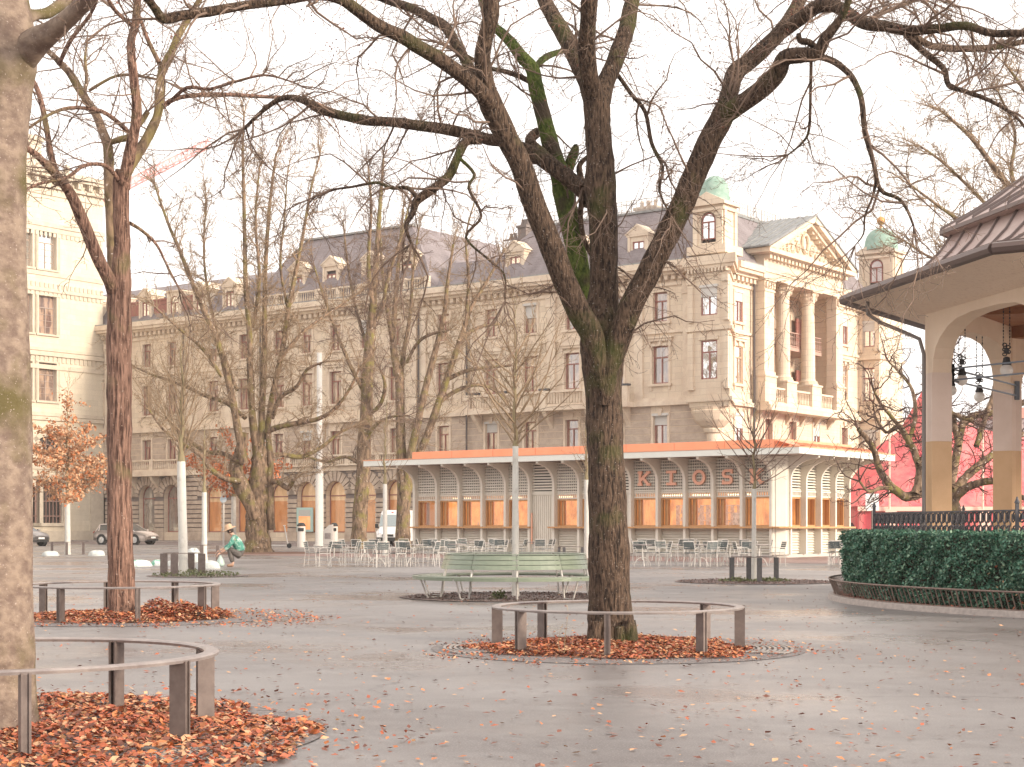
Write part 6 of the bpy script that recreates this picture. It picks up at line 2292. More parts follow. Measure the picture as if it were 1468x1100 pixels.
def disc(name, c, r, z, m, n=48, kind='structure', wob=0.0, seed=0):
    R = random.Random(seed)
    ph = [R.uniform(0, 6) for _ in range(3)]
    b = MB()
    ps = []
    for k in range(n):
        a = 2 * PI * k / n
        rr = r * (1 + wob * (math.sin(3 * a + ph[0]) * .4 + math.sin(7 * a + ph[1]) * .3 + math.sin(13 * a + ph[2]) * .3))
        ps.append((c[0] + rr * math.cos(a), c[1] + rr * math.sin(a), z))
    b.quad(*ps)
    return tag(b.build(name, m), kind=kind)


g = MB()
g.quad((-320, -60, 0), (320, -60, 0), (320, 480, 0), (-320, 480, 0))
tag(g.build('ground', ASPH), kind='structure')

UX, UY = Vector((.8038, -.5949, 0)), Vector((.5949, .8038, 0))     # right along the facades / into the depth


def ap(x, y):                                   # apartment frame to world
    return Vector((14.55, 115.06, 0)) + UX * x + UY * y


def kp(x, y):                                   # kiosk frame to world
    return Vector((11.9, 70.6, 0)) + UX * x + UY * y


sheet('road', [ap(-120, -20), ap(60, -20), ap(60, -4.5), ap(-120, -4.5)], .004, ROADM)
pv = MB()
pv.slab([tuple(ap(-120, -4.5)), tuple(ap(12, -4.5)), tuple(ap(12, 0)), tuple(ap(-120, 0))], (0, 0, .13))
tag(pv.build('pavement', PAVE), kind='structure')
kb = MB()
kb.slab([tuple(ap(-120, -4.8)), tuple(ap(12, -4.8)), tuple(ap(12, -4.502)), tuple(ap(-120, -4.502))], (0, 0, .14))
tag(kb.build('kerb', KERBM), kind='structure')
mk = MB()
for k in range(18):
    a = -110 + k * 9
    mk.quad(*[(*ap(x, y)[:2], .012) for x, y in ((a, -9.1), (a + 5.5, -9.1), (a + 5.5, -8.9), (a, -8.9))])
mk.quad(*[(*ap(x, y)[:2], .012) for x, y in ((-110, -19.6), (50, -19.6), (50, -19.3), (-110, -19.3))])
tag(mk.build('road_marking', MARKM), kind='structure')
sheet('terrace', [kp(-26, -9.5), kp(6.5, -9.5), kp(6.5, 10), kp(-26, 10)], .006, TERR)
# light concrete strip edges towards the road
st = MB()
a, b = gp(-60, 797), gp(560, 795)
d = Vector((-(b - a).y, (b - a).x, 0)).normalized()
st.quad(*[(p.x, p.y, .005) for p in (a, b, b + d * .5, a + d * .5)])
a, b = gp(60, 806), gp(280, 803)
st.quad(*[(p.x, p.y, .005) for p in (a, b, b + d * .35, a + d * .35)])
tag(st.build('edge_strip', KERBM), kind='structure')

# ------------------------------------------------------------------ ring guards and litter
RINGS = (
    ((-3.38, 10.45), 1.40, .53, 'weathered steel ring guard cut off by the left picture edge, round the pale trunk', -20),
    ((1.17, 17.85), 1.35, .475, 'weathered steel ring guard round the large dark trunk in the middle', -8),
    ((-5.85, 24.0), 1.42, .50, 'weathered steel ring guard round the reddish peeling trunk', -22),
)


def ring_guard(c, r, h, label, a0, posts=8):
    t = thing('ring_guard', (c[0], c[1], 0), label, 'tree guard', group='ring guards round the big trees')
    m = MB()
    n = 72
    prof = [(r - .045, h - .022), (r + .045, h - .022), (r + .05, h - .004), (r + .035, h + .006), (r - .035, h + .006), (r - .05, h - .004), (r - .045, h - .022)]
    m.lathe((0, 0, 0), prof, n=n)
    m.build('rail', STEELT, t, smooth=False)
    for k in range(posts):
        a = math.radians(a0 + k * 360 / posts)
        p = MB()
        M = Matrix.Rotation(a, 3, 'Z')
        # two flat bars with a slot between: a wide plate set radially
        for dt in (-.022, .022):
            q = M @ Vector((r, dt, 0))
            p.box((q.x, q.y, h / 2 - .06), (.115, .014, h - .024 + .12), rz=a)
        q = M @ Vector((r + .02, 0, 0))
        p.box((q.x, q.y, h / 2 - .06), (.05, .03, h - .03 + .12), rz=a)
        q = M @ Vector((r, 0, 0))
        p.box((q.x, q.y, .012), (.17, .12, .02), rz=a)
        p.build('post', STEEL, t)
    return t


for c, r, h, lb, a0 in RINGS:
    ring_guard(c, r, h, lb, a0)


def litter(name, c, r0, n, size, seed, zmax=.10, r_in=0.0, skew=(0, 0), mats=LEAFM, falloff=.5, clip=None):
    rg = np.random.default_rng(seed)
    a = rg.uniform(0, 2 * PI, n)
    r = r0 * rg.uniform(0, 1, n) ** falloff
    edge = 1 + .10 * np.sin(3 * a + seed) + .06 * np.sin(8 * a + seed * 2)
    x = c[0] + r * edge * np.cos(a) + skew[0] * (r / r0) * rg.uniform(0, 1, n)
    y = c[1] + r * edge * np.sin(a) + skew[1] * (r / r0) * rg.uniform(0, 1, n)
    hum = zmax * np.clip(1 - (r / r0) ** 2.5, 0, 1) * (.6 + .4 * np.sin(x * 5) * np.sin(y * 6))
    z = .012 + hum * rg.uniform(.75, 1.1, n) + rg.uniform(0, .02, n)
    return leaf_mesh(name, np.stack([x, y, z], 1), size, rg, mats)


def leaf_mesh(name, P, size, rg, mats, tilt=.45):
    """curled leaves: five-cornered blades folded along the midrib"""
    n = len(P)
    yaw = rg.uniform(0, 2 * PI, n)
    s = size * rg.uniform(.55, 1.35, (n, 1))
    up = rg.normal(0, tilt, (n, 3))
    up[:, 2] = 1
    up /= np.linalg.norm(up, axis=1, keepdims=True)
    f = np.stack([np.cos(yaw), np.sin(yaw), np.zeros(n)], 1)
    f -= up * (f * up).sum(1, keepdims=True)
    f /= np.linalg.norm(f, axis=1, keepdims=True)
    sd = np.cross(up, f)
    cu = rg.uniform(-.1, .45, (n, 1))
    tip = P + f * s + up * s * cu * .6
    tail = P - f * s * .8 + up * s * cu * .3
    l = P + sd * s * .5 + up * s * cu * .8
    rr = P - sd * s * .5 + up * s * cu * .8
    V = np.stack([tail, rr, tip, l], 1).reshape(-1, 3)
    V[:, 2] = np.maximum(V[:, 2], .009)
    base = np.arange(n)[:, None] * 4
    F1 = base + np.array([0, 1, 2])
    F2 = base + np.array([0, 2, 3])
    Fq = np.stack([F1, F2], 1).reshape(-1, 3)
    mi = np.repeat(rg.choice(len(mats), n, p=None), 2)
    o = link_mesh(name, fast_mesh(name, V, Fq, mats, mi))
    return tag(o, kind='stuff')


disc('leaf_bed', (-3.4, 10.45), 2.0, .005, SOIL, wob=.06, seed=1)
disc('leaf_bed', (1.17, 17.85), 1.45, .009, SOIL, wob=.02, seed=2)
disc('leaf_bed', (-5.8, 24.0), 1.6, .009, SOIL, wob=.04, seed=3)
disc('sett_ring', (1.17, 17.85), 2.07, .005, SETTS, n=64)
disc('sett_ring', (-5.8, 24.0), 2.3, .005, SETTS, n=64)
disc('sett_ring', (-3.32, 10.45), 2.1, .008, SETTS, n=64)
gr = MB()
for c, rs, arcs in (((1.17, 17.85), (1.5, 1.56, 1.62, 1.68, 1.74, 1.80, 1.86, 1.92), ((-.5, .35), (2.75, 3.6))), ((-3.32, 10.45), (1.5, 1.57, 1.64, 1.71, 1.78, 1.85, 1.92, 1.99), ((-.75, .35),))):
    for r_ in rs:
        for a0, a1 in arcs:
            k = 26
            for i in range(k):
                t0, t1 = a0 + (a1 - a0) * i / k, a0 + (a1 - a0) * (i + .8) / k
                gr.slab([(c[0] + q * math.cos(t), c[1] + q * math.sin(t), .009) for q, t in ((r_ - .016, t0), (r_ + .016, t0), (r_ + .016, t1), (r_ - .016, t1))], (0, 0, .014))
tag(gr.build('paver_arcs', mat('paver_grey', (.36, .33, .31), (.24, .21, .2), scale=9, rough=.7)), kind='structure')
litter('dead_leaves', (-3.38, 10.45), 2.12, 17000, .032, 41, zmax=.06, falloff=.56)
litter('dead_leaves', (-3.38, 10.45), 2.9, 1500, .028, 61, zmax=0, falloff=.7)
litter('dead_leaves', (1.17, 17.85), 1.52, 13500, .028, 42, zmax=.09)
litter('dead_leaves', (1.17, 17.85), 2.25, 1500, .026, 52, zmax=.0)
litter('dead_leaves', (-5.7, 24.0), 1.45, 7000, .034, 43, zmax=.12)
litter('dead_leaves', (-4.95, 23.7), .75, 3200, .036, 44, zmax=.30)
litter('dead_leaves', (-4.9, 23.6), 2.4, 1500, .03, 54, zmax=.0)
# leaves blown over the whole square
rg = np.random.default_rng(99)
n = 2700
Yv = 8.5 * (5.2 ** rg.uniform(0, 1, n))
Xv = rg.uniform(-.36, .34, n) * Yv
keep = np.hypot(Xv - 14.4, Yv - 29) > 8.4
lm = leaf_mesh('blown_leaves', np.stack([Xv, Yv, np.full(n, .012)], 1)[keep], .029, rg, [LEAFM[0], LEAFM[1], LEAFM[2], LEAFM[2], LEAFM[3]], tilt=.25)
cl = []
for k in range(60):                             # little drifts
    Yc = 9 * (3.6 ** rg.uniform())
    Xc = rg.uniform(-.3, .33) * Yc
    m_ = rg.integers(4, 14)
    cl.append(np.stack([rg.normal(Xc, .3, m_), rg.normal(Yc, .4, m_), np.full(m_, .012)], 1))
leaf_mesh('blown_leaves', np.concatenate(cl), .022, rg, LEAFM, tilt=.3)
# tree pits of the other trees
disc('gravel_bed', (.07, 31.0), 2.2, .012, GRAVEL, wob=.03, seed=5)
disc('gravel_bed', (6.0, 39.6), 1.95, .012, GRAVEL, wob=.03, seed=6)
disc('gravel_bed', tuple(gp(372, 793))[:2], 4.2, .012, SOIL, wob=.05, seed=7)
disc('gravel_bed', (-8.7, 44.3), 1.4, .012, GRAVEL, wob=.05, seed=8)
rg2 = np.random.default_rng(5)
for c, r_, s in (((.07, 31.0), 2.15, 1), ((6.0, 39.6), 1.9, 2)):
    n = 3800
    a, rr = rg2.uniform(0, 2 * PI, n), r_ * rg2.uniform(0, 1, n) ** .5
    V, Fq, M = leaf_quads(np.stack([c[0] + rr * np.cos(a), c[1] + rr * np.sin(a), np.full(n, .03)], 1), .03, random)
    V[:, 2] = np.abs(V[:, 2] - .03) * .9 + .014
    tag(link_mesh('gravel', fast_mesh('gravel', V, Fq, [GRAVEL, LEAFM[2], mat('pebble', (.34, .28, .26), rough=.9)], M % 3)), kind='stuff')


def weeds(name, c, r, n, h, label, seed=1):
    rgx = np.random.default_rng(seed)
    a, rr = rgx.uniform(0, 2 * PI, n), r * rgx.uniform(0, 1, n) ** .6
    P = np.stack([c[0] + rr * np.cos(a), c[1] + rr * np.sin(a), rgx.uniform(.02, h, n) * (1 - rr / r * .6)], 1)
    V, Fq, M = leaf_quads(P, .035, random)
    V[:, 2] = np.maximum(V[:, 2], .012)
    o = link_mesh(name, fast_mesh(name, V, Fq, [GREENP]))
    return tag(o, label, 'plant')


weeds('weed_tuft', (-.25, 30.0), .17, 120, .26, 'small green weed in the gravel under the ring bench')
for k, (x, y) in enumerate(((-8.7, 44.2),)):
    tag(weeds('weeds', (x, y), 1.2, 900, .22, None), kind='stuff')
tag(weeds('weeds', (5.6, 39.6), .5, 260, .14, None, 3), kind='stuff')
tag(weeds('weeds', (6.4, 39.7), .5, 260, .14, None, 4), kind='stuff')
# dry stalks in the leaf rings
ws = Tree(77, 17.0)
so = dict(lv=2, seg=[6, 3], wig=[.16, .2], grav=[.1, 0], kids=[2], len=[.4], spread=[.6], rmin=.0022)
for x, y, z, L_ in ((.55, 16.75, 0, .5), (.5, 16.8, 0, .3), (.18, 17.2, 0, .28), (1.95, 17.3, 0, .42), (1.9, 17.4, 0, .3)):
    ws.grow((x, y, .05), (random.uniform(-.2, .3), 0, 1), L_, .004, 0, so)
V, Fq = tubes_np(ws.tw + ws.th if False else ws.th, 4)
tag(link_mesh('dry_stalks', fast_mesh('dry_stalks', V, Fq, [mat('straw', (.45, .34, .2), rough=.8)])), kind='stuff')

# ------------------------------------------------------------------ small guards round young trees


def post_guard(px, Y, hw, h, n, label, m=STEELD, top=True, w=.12, a0=20):
    c = at(px, 0, Y)
    t = thing('sapling_guard', (c.x, Y, 0), label, 'tree guard', group='low guards round the young trees')
    ps = []
    for k in range(n):
        a = math.radians(a0 + k * 360 / n)
        x, y = hw * math.cos(a), hw * math.sin(a)
        ps.append((x, y))
        p = MB()
        p.box((x, y, h / 2), (w, .05, h), rz=0)
        p.box((x, y + .03, h / 2), (.04, .07, h - .02))
        p.build('post', m, t)
    r = MB()
    for (a_, b_) in zip(ps, ps[1:] + ps[:1]):
        r.bar((*a_, h + .015), (*b_, h + .015), .05, .02)
    if top:
        r.build('rail', STEEL, t)
    return t


post_guard(1081, 39.8, .56, .60, 4, 'four-post grey guard on gravel, beneath the KIOSK lettering', a0=5)
post_guard(97, 79.6, .75, .60, 4, 'grey guard round the rust-leaved oak', m=STEEL, a0=12)
post_guard(262, 44.4, .56, .62, 4, 'brown steel guard in green weeds round the thickest white stem', m=STEEL, w=.2, a0=-12)
post_guard(289, 64.0, .62, .62, 4, 'brown guard beside the white sacks and the gardener', m=STEEL, a0=10)
post_guard(815, 68, .6, .5, 3, 'low dark guard between the ring bench and the kiosk door', a0=10)

# ------------------------------------------------------------------ ring bench


def ring_bench():
    t = thing('ring_bench', (.07, 31.0, 0), 'round sage-green slatted bench on white legs encircling a whitewashed young tree', 'bench')
    NS = 10
    for k in range(NS):
        a0, a1 = 2 * PI * k / NS + .004, 2 * PI * (k + 1) / NS - .004
        off = -.3
        a0 += off
        a1 += off
        s = MB()
        for r0, r1, z in ((1.44, 1.53, .395), (1.545, 1.64, .40), (1.655, 1.75, .405), (1.765, 1.86, .405), (1.875, 1.985, .395)):
            s.lathe((0, 0, 0), [(r0, z), (r0, z + .028), (r1, z + .028), (r1, z), (r0, z)], n=6, a0=a0, a1=a1)
        s.lathe((0, 0, 0), [(1.99, .36), (2.0, .425), (1.98, .43)], n=6, a0=a0, a1=a1)
        s.build('seat', BENCHG, t)
        b = MB()
        for r0, z0, r1, z1 in ((1.425, .555, 1.40, .635), (1.395, .648, 1.37, .725), (1.365, .738, 1.338, .815)):
            b.lathe((0, 0, 0), [(r0, z0), (r0 + .022, z0 + .004), (r1 + .022, z1 + .004), (r1, z1), (r0, z0)], n=6, a0=a0, a1=a1)
        b.lathe((0, 0, 0), [(1.25, .828), (1.25, .845), (1.36, .85), (1.37, .835), (1.25, .828)], n=6, a0=a0, a1=a1)
        b.build('backrest', BENCHG, t)
        a = a0 - .004
        l = MB()
        c, s_ = math.cos(a), math.sin(a)

        def q(r, z):
            return (r * c, r * s_, z)
        l.tube([q(1.94, .40), q(1.9, .36), q(1.78, .05), q(1.74, .0)], .017, n=6)
        l.tube([q(1.30, .83), q(1.36, .72), q(1.45, .40), q(1.50, .05), q(1.52, 0)], .019, n=6)
        l.tube([q(1.45, .38), q(1.94, .385)], .015, n=6)
        l.tube([q(1.52, .02), q(1.74, .02)], .015, n=6)
        l.build('leg', WHITEM, t)
    return t


ring_bench()


# ------------------------------------------------------------------ chairs and tables
def make_chair():
    t = thing('garden_chair', (0, 0, 0), 'x', 'chair')
    f = MB()
    for s in (-1, 1):
        x = s * .21
        f.tube([(x, .22, 0), (x, .2, .2), (x, .17, .44), (x, .2, .6), (x * .98, .27, .86)], .011, n=5)
        f.tube([(x, -.22, 0), (x, -.2, .43), (x, -.16, .45), (x, .17, .45)], .011, n=5)
        f.tube([(x * 1.1, -.2, .44), (x * 1.12, -.19, .62), (x * 1.12, -.1, .65), (x * 1.08, .2, .63)], .010, n=5)
    f.tube([(-.2, .27, .86), (.2, .27, .86)], .011, n=5)
    f.tube([(-.21, -.2, .3), (.21, -.2, .3)], .008, n=4)
    f.build('frame', WHITEM, t)
    s = MB()
    for k in range(7):
        s.box((0, -.18 + k * .055, .463), (.42, .042, .014))
    s.build('seat', SLATD, t)
    b = MB()
    for k in range(4):
        z = .62 + k * .062
        b.box((0, .198 + (z - .6) * .27, z), (.41, .012, .05))
    b.build('backrest', SLATD, t)
    return t


def make_table():
    t = thing('bistro_table', (0, 0, 0), 'x', 'table')
    m = MB()
    m.lathe((0, 0, .72), [(.0, 0), (.33, 0), (.345, .01), (.345, .022), (.33, .03), (0, .03)], n=20)
    m.build('tabletop', STEELT, t)
    p = MB()
    p.tube([(0, 0, .22), (0, 0, .72)], .022, n=8)
    p.build('pole', WHITEM, t)
    for k in range(4):
        a = k * PI / 2 + PI / 4
        f = MB()
        f.tube([(math.cos(a) * r, math.sin(a) * r, z) for r, z in ((.01, .3), (.1, .29), (.2, .22), (.27, .1), (.29, .0))], .014, n=5)
        f.build('foot', WHITEM, t)
    return t


chair0, table0 = make_chair(), make_table()
used = [False, False]
TABLES = [
    (479, 811, 'left'), (540, 813, 'left'), (592, 812, 'left'), (655, 810, 'left'), (523, 804, 'lback'), (575, 803, 'lback'), (628, 803, 'lback'), (690, 806, 'left'), (722, 803, 'lback'), (765, 803, 'lback'),
    (672, 801, 'lback'), (921, 812, 'right'), (962, 811, 'right'), (1003, 812, 'right'), (1046, 811, 'right'), (1088, 812, 'right'), (940, 804, 'rback'), (985, 803, 'rback'), (1030, 804, 'rback'), (1072, 804, 'rback'),
    (1198, 810, 'side'), (1228, 809, 'side')]
LT = {'left': ('round bistro table in the front row left of the big trunk', 'front tables left of the trunk'),
      'lback': ('round bistro table in the row along the kiosk left of the big trunk', 'rear tables left of the trunk'),
      'right': ('round bistro table in the front row below the KIOSK letters', 'front tables below the letters'),
      'rback': ('round bistro table close to the kiosk wall below the KIOSK letters', 'rear tables below the letters'),
      'side': ('round bistro table on the sunny side of the kiosk by the hedge', 'tables by the hedge')}
LC = {'left': ('white metal garden chair with dark slats, front row left of the big trunk', 'front chairs left of the trunk'),
      'lback': ('white metal garden chair with dark slats, back row along the kiosk left of the trunk', 'rear chairs left of the trunk'),
      'right': ('white metal garden chair with dark slats, front row below the KIOSK letters', 'front chairs below the letters'),
      'rback': ('white metal garden chair with dark slats, back row below the KIOSK letters', 'rear chairs below the letters'),
      'side': ('white metal garden chair with dark slats, between hedge and kiosk corner', 'chairs by the hedge')}
RC_ = random.Random(4)


def place(src, flag, loc, rz, lab, grp):
    o = src if not used[flag] else copy_tree(src)
    used[flag] = True
    o.location = loc
    o.rotation_euler.z = rz
    o['label'] = lab
    o['group'] = grp
    return o


for px, py, k in TABLES:
    c = gp(px, py)
    place(table0, 1, c, RC_.uniform(0, 1), *LT[k])
    a0 = RC_.choice((0.0, .3, -.25)) + (PI / 2 if RC_.random() < .25 else 0)
    nn = 4 if RC_.random() < .4 else 3
    for j in range(nn):
        a = a0 + (0, PI, PI / 2 * (1 if RC_.random() < .6 else -1), .75 * PI)[j]
        p = c + Vector((math.cos(a), math.sin(a), 0)) * RC_.uniform(.62, .78)
        place(chair0, 0, p, a - PI / 2 + RC_.uniform(-.25, .25), *LC[k])
for px, py in ((464, 812), (505, 811), (782, 803)):
    place(chair0, 0, gp(px, py), RC_.uniform(-1.9, -1.2), *LC['left' if py > 805 else 'lback'])

# ------------------------------------------------------------------ hedge, its iron edging and kerb
HC, HR = Vector((14.4, 29.0, 0)), 8.15


def hedge():
    t = thing('clipped_hedge', HC, 'dense dark green clipped hedge curving round the bandstand', 'hedge')
    a0, a1 = math.radians(125), math.radians(262)
    zt = 1.27
    m = MB()
    n = 60
    prof = [(HR - .85, 0.02), (HR - .85, zt - .05), (HR - .26, zt - .05), (HR - .24, .5), (HR - .2, .02)]
    m.lathe((0, 0, 0), prof, n=n, a0=a0, a1=a1)
    m.build('stems', HEDGEB, t)
    rgx = np.random.default_rng(12)

    def clump(N, z0=.08):
        a = rgx.uniform(a0, a1, N)
        z = z0 + (zt - z0) * rgx.uniform(0, 1, N) ** .8
        gap = (np.sin(a * 40) * np.sin(z * 9 + a * 13) > .82) & (z < .6)
        gap |= (z < .36) & (rgx.random(N) < .55)
        bulge = .07 * np.sin(a * 33 + z * 4) + .05 * np.sin(a * 71 - z * 11)
        r = HR - .02 + bulge + rgx.normal(0, .035, N) - np.where(z > zt - .08, rgx.uniform(0, .1, N), 0) - np.where(gap, .12, 0)
        return np.stack([r * np.cos(a), r * np.sin(a), z + .02 * np.sin(a * 60)], 1)
    P = clump(66000)
    Nt = 12000
    a = rgx.uniform(a0, a1, Nt)
    r = rgx.uniform(HR - .9, HR, Nt)
    T = np.stack([r * np.cos(a), r * np.sin(a), zt - .03 + rgx.normal(0, .025, Nt) + .02 * np.sin(a * 60)], 1)
    Ni = 9000
    a = rgx.uniform(a0, a1, Ni)
    I = np.stack([(HR - .9) * np.cos(a), (HR - .9) * np.sin(a), rgx.uniform(.1, zt, Ni)], 1)
    E = []
    for ae in (a0, a1):
        rr, zz = rgx.uniform(HR - .9, HR, 2500), rgx.uniform(.1, zt, 2500)
        E.append(np.stack([rr * math.cos(ae), rr * math.sin(ae), zz], 1))
    V, Fq, M = leaf_quads(np.concatenate([P, T, I] + E), .030, random)
    mi = np.array([0, 0, 0, 1, 1, 1, 1, 2, 2, 1])[M]
    link_mesh('foliage', fast_mesh('foliage', V, Fq, HEDGEM, mi), t)
    Nb = 900
    a = rgx.uniform(a0, a1, Nb)
    B = np.stack([(HR - .02) * np.cos(a), (HR - .02) * np.sin(a), rgx.uniform(.1, .9, Nb) ** 1.3], 1)
    keep = np.sin(a * 24) + np.sin(a * 7) > .6
    V, Fq, M = leaf_quads(B[keep], .028, random)
    link_mesh('withered_leaves', fast_mesh('withered_leaves', V, Fq, [LEAFM[3], LEAFM[1]], M % 2), t)['kind'] = 'stuff'


hedge()
ie = thing('iron_edging', HC, 'low rusty iron bar edging leaning out in front of the hedge', 'edging')
m = MB()
a0, a1 = math.radians(140), math.radians(262)
N = 75
top, bot = [], []
for k in range(N + 1):
    a = a0 + (a1 - a0) * k / N
    top.append(((HR + .36) * math.cos(a), (HR + .36) * math.sin(a), .38))
    bot.append(((HR + .27) * math.cos(a), (HR + .27) * math.sin(a), .10))
m.tube(top, .016, n=5)
m.tube(bot, .012, n=5)
m.build('rail', mat('rust_brown_iron', (.14, .095, .08), (.22, .15, .12), scale=10, rough=.6), ie)
m = MB()
for k in range(N * 2):
    a = a0 + (a1 - a0) * k / (N * 2)
    c_, s_ = math.cos(a), math.sin(a)
    m.bar(((HR + .25) * c_, (HR + .25) * s_, .02 if k % 14 == 0 else .10), ((HR + .36) * c_, (HR + .36) * s_, .38), .013 if k % 14 else .026, .013)
tag(m.build('bars', MATS['rust_brown_iron'], ie), kind='stuff')
m = MB()
m.lathe((HC.x, HC.y, 0), [(HR + .38, 0), (HR + .36, .085), (HR + .34, .095), (HR + .2, .095), (HR + .18, 0)], n=90, a0=math.radians(120), a1=math.radians(262))
tag(m.build('kerb', KERBM), kind='structure')
m = MB()
m.lathe((HC.x, HC.y, 0), [(HR + .19, .05), (HR - 1.2, .06)], n=60, a0=math.radians(120), a1=math.radians(262))
tag(m.build('planting_bed', SOIL), kind='structure')
rg3 = np.random.default_rng(8)
a = rg3.uniform(a0, a1, 1500)
r = HR + rg3.uniform(-.1, .2, 1500)
leaf_mesh('dead_leaves', np.stack([HC.x + r * np.cos(a), HC.y + r * np.sin(a), np.full(1500, .08)], 1), .04, rg3, [LEAFM[1], LEAFM[4], LEAFM[2]])

# ornamental balustrade of the bandstand
fe = thing('iron_fence', (14.0, 29.7, 0), 'dark wrought-iron fence with looped ornament between hedge and bandstand', 'fence')
A0 = math.radians(169)
for k in range(-1, 3):
    a, b = [Vector((math.cos(A0 + j * PI / 4), math.sin(A0 + j * PI / 4), 0)) * 7.12 for j in (k, k + 1)]
    if k == -1:
        a, b = b, a
        a, b = b, a
    t = (b - a)
    L_ = t.length
    t.normalize()
    p = MB()
    z0, z1 = .72, 1.62
    for z in (z0, z1):
        p.bar((*a[:2], z), (*b[:2], z), .035, .03)
    nx = int(L_ / .2)
    st_ = L_ / nx
    n_ = Vector((-t.y, t.x, 0))
    for i in range(nx):
        for j in range(4):
            c = a + t * (st_ * (i + .5)) + Vector((0, 0, z0 + .12 + j * .225))
            q = []
            for w_ in range(9):
                th = 2 * PI * w_ / 9
                rx, rz_ = .055 * math.cos(th), .085 * math.sin(th)
                q.append(c + t * (rx * .9 + rz_ * .35) + Vector((0, 0, rz_)))
            p.tube(q, .015, n=4, closed=True)
            p.box(tuple(c), (.06, .06, .09))
            if i < nx - 1:
                p.bar(tuple(c + t * (-.1) + Vector((0, 0, -.11))), tuple(c + t * .1 + Vector((0, 0, .11))), .020)
                p.bar(tuple(c + t * (-.1) + Vector((0, 0, .11))), tuple(c + t * .1 + Vector((0, 0, -.11))), .020)
    p.build('ornament_panel', DARKIRON, fe)
    q = MB()
    q.bar((*a[:2], .66), (*a[:2], 1.74), .05)
    q.lathe((a.x, a.y, 1.74), [(.05, 0), (.03, .04), (.01, .1)], n=8)
    q.build('post', DARKIRON, fe)

# ------------------------------------------------------------------ cars


def loft(mb, secs):
    """secs: list of equal-length rings of points"""
    n = len(secs[0])
    b = len(mb.v)
    for s in secs:
        mb.v += [tuple(p) for p in s]
    for i in range(len(secs) - 1):
        for k in range(n - 1):
            mb.f.append((b + i * n + k, b + i * n + k + 1, b + (i + 1) * n + k + 1, b + (i + 1) * n + k))
            mb.m.append(mb.mi)
    mb.f.append(tuple(b + k for k in reversed(range(n))))
    mb.f.append(tuple(b + (len(secs) - 1) * n + k for k in range(n)))
    mb.m += [mb.mi, mb.mi]


CARP = {}
TYRE = mat('tyre_rubber', (.025, .025, .027), rough=.8)
RIM = mat('alloy_rim', (.55, .55, .55), rough=.3, metal=.8)
CARG = mat('car_glass', (.05, .055, .06), rough=.05, spec=.8)
LAMPG = mat('headlight_glass', (.55, .55, .57), rough=.1, spec=.8)
BLACKP = mat('black_plastic', (.03, .03, .03), rough=.5)
PLATE = mat('number_plate', (.75, .73, .7), rough=.5)
REDL = mat('tail_light_red', (.5, .02, .02), rough=.2)


